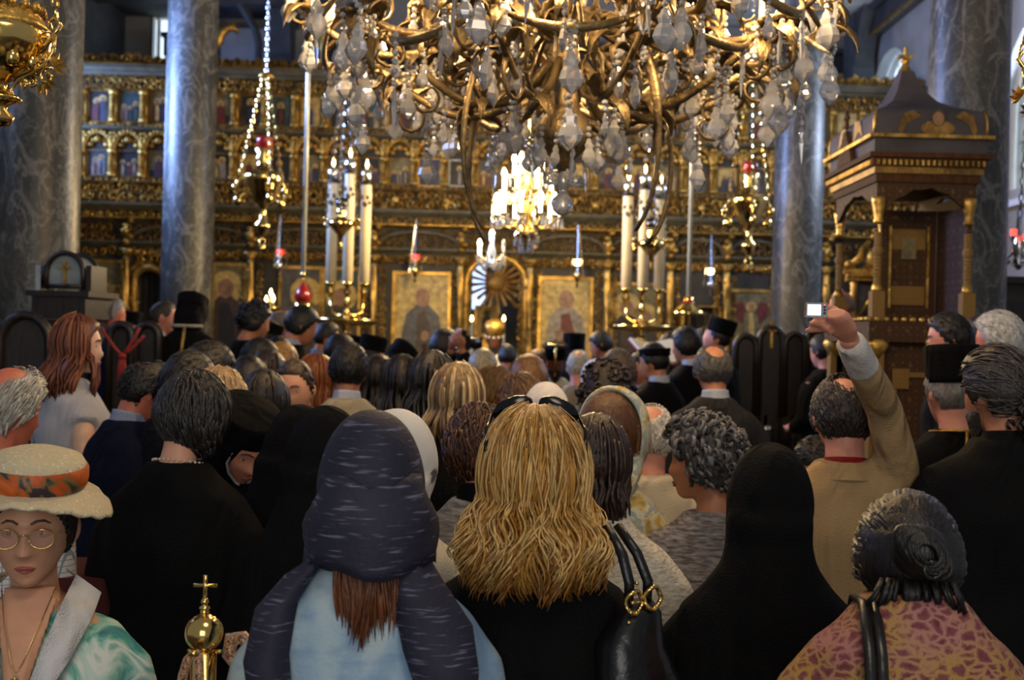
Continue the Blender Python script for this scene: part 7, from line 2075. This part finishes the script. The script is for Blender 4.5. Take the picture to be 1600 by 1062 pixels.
# ================================================================== middle
p = man(773, 512, 12.6, 180, 'bishop in gold embroidered mitre and vestments at the altar', '#4a3a2e', 0, 'brown', '#9a8b68', None, 2, (-4, 14), .20, ('front', 'front'), robe=True, beard='#3a2c22', mat='gold_scarf', zf=.22)
mb = MB().lathe([(.088, .035), (.10, .05), (.112, .10), (.118, .16), (.10, .205), (.05, .235), (.001, .24)], 24, (0, -.01, 0), 0, p.HX); p.put(mb, 'mitre', 'gilt', '#c8b070')
mb = MB()
for i in range(12): mb.ball((.104 * math.cos(i * PI / 6), -.01 + .104 * math.sin(i * PI / 6), .06), .012, 6, 5, 0, p.HX)
tag(p.put(mb, 'mitre_jewels', 'white'), kind='stuff')
p = man(793, 536, 10.5, 0, 'dark-haired server in black with a pale stole, in front of the bishop', '#120f0e', 0, 'tan', '#101011', '#7d8896', 0, (0, 6), .20, zf=.22)
p = man(840, 542, 9.4, -10, 'man with cropped brown hair among the clergy, right of the altar', '#3f2f27', .3, 'tan', '#55524c', None, 0, (0, 4), .19, t=.008)
p = man(868, 540, 9.5, 182, 'dark-skinned cleric in black hat and white gold vestments holding a cross', '#0d0b0a', 0, 'brown', '#a39a80', None, 0, (0, 12), .20, ('front', 'up'), robe=True, hat='brim', hh=.10, beard='#0e0b0a', mat='gold_scarf')
q = at(868, 545, 9.22); cr_ = thing('hand_cross', 'gilt hand cross held before the black-hatted cleric', 'cross', q)
MB().tube([(0, 0, -.22), (0, 0, .08)], .011, 8).tube([(-.065, 0, .03), (.065, 0, .03)], .011, 8).ball((0, -.0, .03), .02, 8, 6).build('cross', 'brass', cr_)
p = klobuk(897, 519, 9.9, 4, 'cleric in black veil standing before the red and white icon', sw=.2, cape=.4)
p = man(936, 515, 10.2, 60, 'dark-haired man in black leaning towards the clergy right of the red icon', '#100d0c', 0, 'tan', '#0f0f10', None, 6, (20, 8), .20, style='low', t=.02)
p = man(905, 545, 8.2, -8, 'white-haired man in light beige jacket in the middle of the crowd', '#a9a498', .30, 'pink', '#998c76', None, 0, (-4, 2), .21, t=.014, mat='fine_cloth', coll='#9d917b', trousers='#6f6656')
p = woman(930, 561, 7.6, 0, 'small woman in plain white headscarf beside the beige jacketed man', 'fair', '#8a8a8c', 'jacket', 0, (0, 4), .16); p.veil('headscarf', 'fine_cloth', '#c9ccd4', .022, .06, .12, .12, True, .08)
p = man(967, 546, 6.0, 0, 'man with grey-brown hair in olive brown jacket, middle of the crowd', '#4a3e36', 0, 'tan', '#57503f', None, 0, (4, 4), .215, t=.022, mat='fine_cloth')
p = woman(950, 574, 5.05, 6, 'woman with big dark brown hair in front of the olive brown jacket', 'tan', '#77694f', 'jacket', 0, (0, 0), .175); h_ = p.shell('hair', 'hair_short', '#1d1311', 'low', .042, 0, .012); p.curls('hair_curls', '#221614', 110, (.016, .024), 'low', .042, seed=6, parent=h_, mat='hair')
p = woman(854, 600, 4.6, 0, 'woman in smooth white headscarf behind the blonde', 'fair', '#c9c9c9', 'blouse', 0, (0, 2), .17, mat='fine_cloth'); p.veil('headscarf', 'fine_cloth', '#c3c4ca', .026, .05, .12, .12, True, .082)
p = woman(826, 558, 6.15, 4, 'woman with light brown hair pinned up, left of the white headscarf', 'fair', '#a88d78', 'blouse', 0, (0, 4), .165); h_ = p.shell('hair', 'hair', '#8a6239', 'low', .03, vol=lambda x, y, z: .02 * max(0, -y)); p.strands('hair_locks', '#a47a4c', 240, .09, 'low', .034, seed=141, mat='hair', r=.006, sweep=(0, -.8, .3), parent=h_)
p = woman(816, 585, 5.25, 24, 'woman with short brown hair glancing left, next to the auburn hair', 'pink', '#15151a', 'jacket', 0, (24, 4), .165); h_ = p.shell('hair', 'hair_short', '#5b4028', 'low', .026); p.strands('hair_locks', '#7d6040', 260, .075, 'low', .028, seed=142, mat='hair', r=.006, sweep=(.1, -.2, -.9), parent=h_)
p = woman(773, 573, 5.6, -34, 'woman with short golden hair in black looking right', 'pink', '#121214', 'jacket', 0, (-26, 6), .17); h_ = p.shell('hair', 'hair_short', '#7d5a32', 'short', .026); p.strands('hair_locks', '#9d7545', 260, .08, 'short', .028, seed=143, mat='hair', r=.006, sweep=(0, -.2, -.9), parent=h_)
p = woman(755, 546, 7.4, 0, 'woman with pale ash blond hair near the altar, back turned', 'fair', '#b5ac95', 'jacket', 0, (0, 4), .165); h_ = p.shell('hair', 'hair', '#9c9378', 'bob', .026)
p = man(720, 566, 6.7, -4, 'person with dark hair behind the blond bob', '#151110', 0, 'tan', '#141416', None, 0, (0, 0), .18, style='low', t=.022)

# ================================================================== right of centre: the singers
p = man(1022, 533, 7.5, 30, 'boy chorister in round black cap and black robe, head turned left', '#0f0d0c', 0, 'tan', '#0d0d0e', '#b4bac6', 0, (26, 4), .19, robe=True, hat='tall', hh=.03, zf=0)
p = man(1004, 548, 8.6, 100, 'small boy chorister in black with dark hair facing left', '#0f0c0b', 0, 'pink', '#0e0e0f', '#b4bac6', 0, (20, 0), .15, robe=True, style='low', t=.018, zf=0)
p = man(975, 546, 9.3, 150, 'man in black round hat facing back, behind the boys', '#120f0d', 0, 'tan', '#0d0d0e', None, 0, (10, 14), .19, robe=True, hat='tall', hh=.06, zf=0)
p = man(1044, 514, 9.3, 120, 'black-haired singer in black robe reading with head bowed', '#0d0b0b', 0, 'tan', '#0d0d0e', '#a4a9b4', 2, (10, 22), .19, robe=True, style='low', t=.022, zf=0.14)
p = man(1074, 510, 7.9, 34, 'tall singer with thick black hair and white collar, back turned', '#0c0a0a', 0, 'tan', '#0c0c0d', '#c1c4cc', 0, (24, 2), .20, robe=True, style='low', t=.026)
p = man(1100, 508, 9.2, 74, 'man with wavy black hair in profile beside the tall singer', '#110e0d', 0, 'pink', '#191a22', None, 2, (6, 12), .19, style='low', t=.02)
p = man(1130, 500, 8.5, 52, 'chanting priest in black hat and robe with raised chin', '#15110f', 0, 'pink', '#0c0c0d', None, 0, (16, -16), .225, robe=True, hat='tall', hh=.09, fat=1.12)
p.face(False, '#1a1410', '#8a4a40')
# service book on a ledge before the singers
q = at(1032, 552, 8.88); bk = thing('service_book', 'open service book with dark red cover held before the singers', 'book', q, R(30))
for s in (-1, 1):
    MB().box((s * .11, 0, 0), (.22, .30, .02), 0, Matrix.Rotation(-s * .18, 4, 'Y') @ Matrix.Rotation(.5, 4, 'X')).build('page_block', 'white' if s > 0 else 'wax', bk, False); MB().box((s * .115, -.005, -.014), (.235, .32, .008), 0, Matrix.Rotation(-s * .18, 4, 'Y') @ Matrix.Rotation(.5, 4, 'X')).build('cover', 'red_glass', bk, False)
MB().lathe([(.14, -q.z + .0), (.12, -q.z + .05), (.03, -q.z + .1), (.025, -.05), (.05, -.03)], 12).build('stand', 'dark_wood', bk)
# by the throne
q = at(1318, 452, 8.9); struct('floor_step', MB().box((q.x, 8.9, .28), (.6, .5, .28)), 'dark_wood')
p = man(1318, 452, 8.9, 60, 'bald man glimpsed behind the raised hand, near the gilded icon stand', '#7d6d62', .5, 'red', '#16161a', None, 0, (20, 0), .20, t=.008, zf=.42)
p = man(1285, 520, 8.5, 40, 'person in black with clasped hands standing at the left post of the throne', '#100e0d', 0, 'pink', '#0e0e0f', None, 0, (0, 6), .21, ('front', 'front'), style='low')
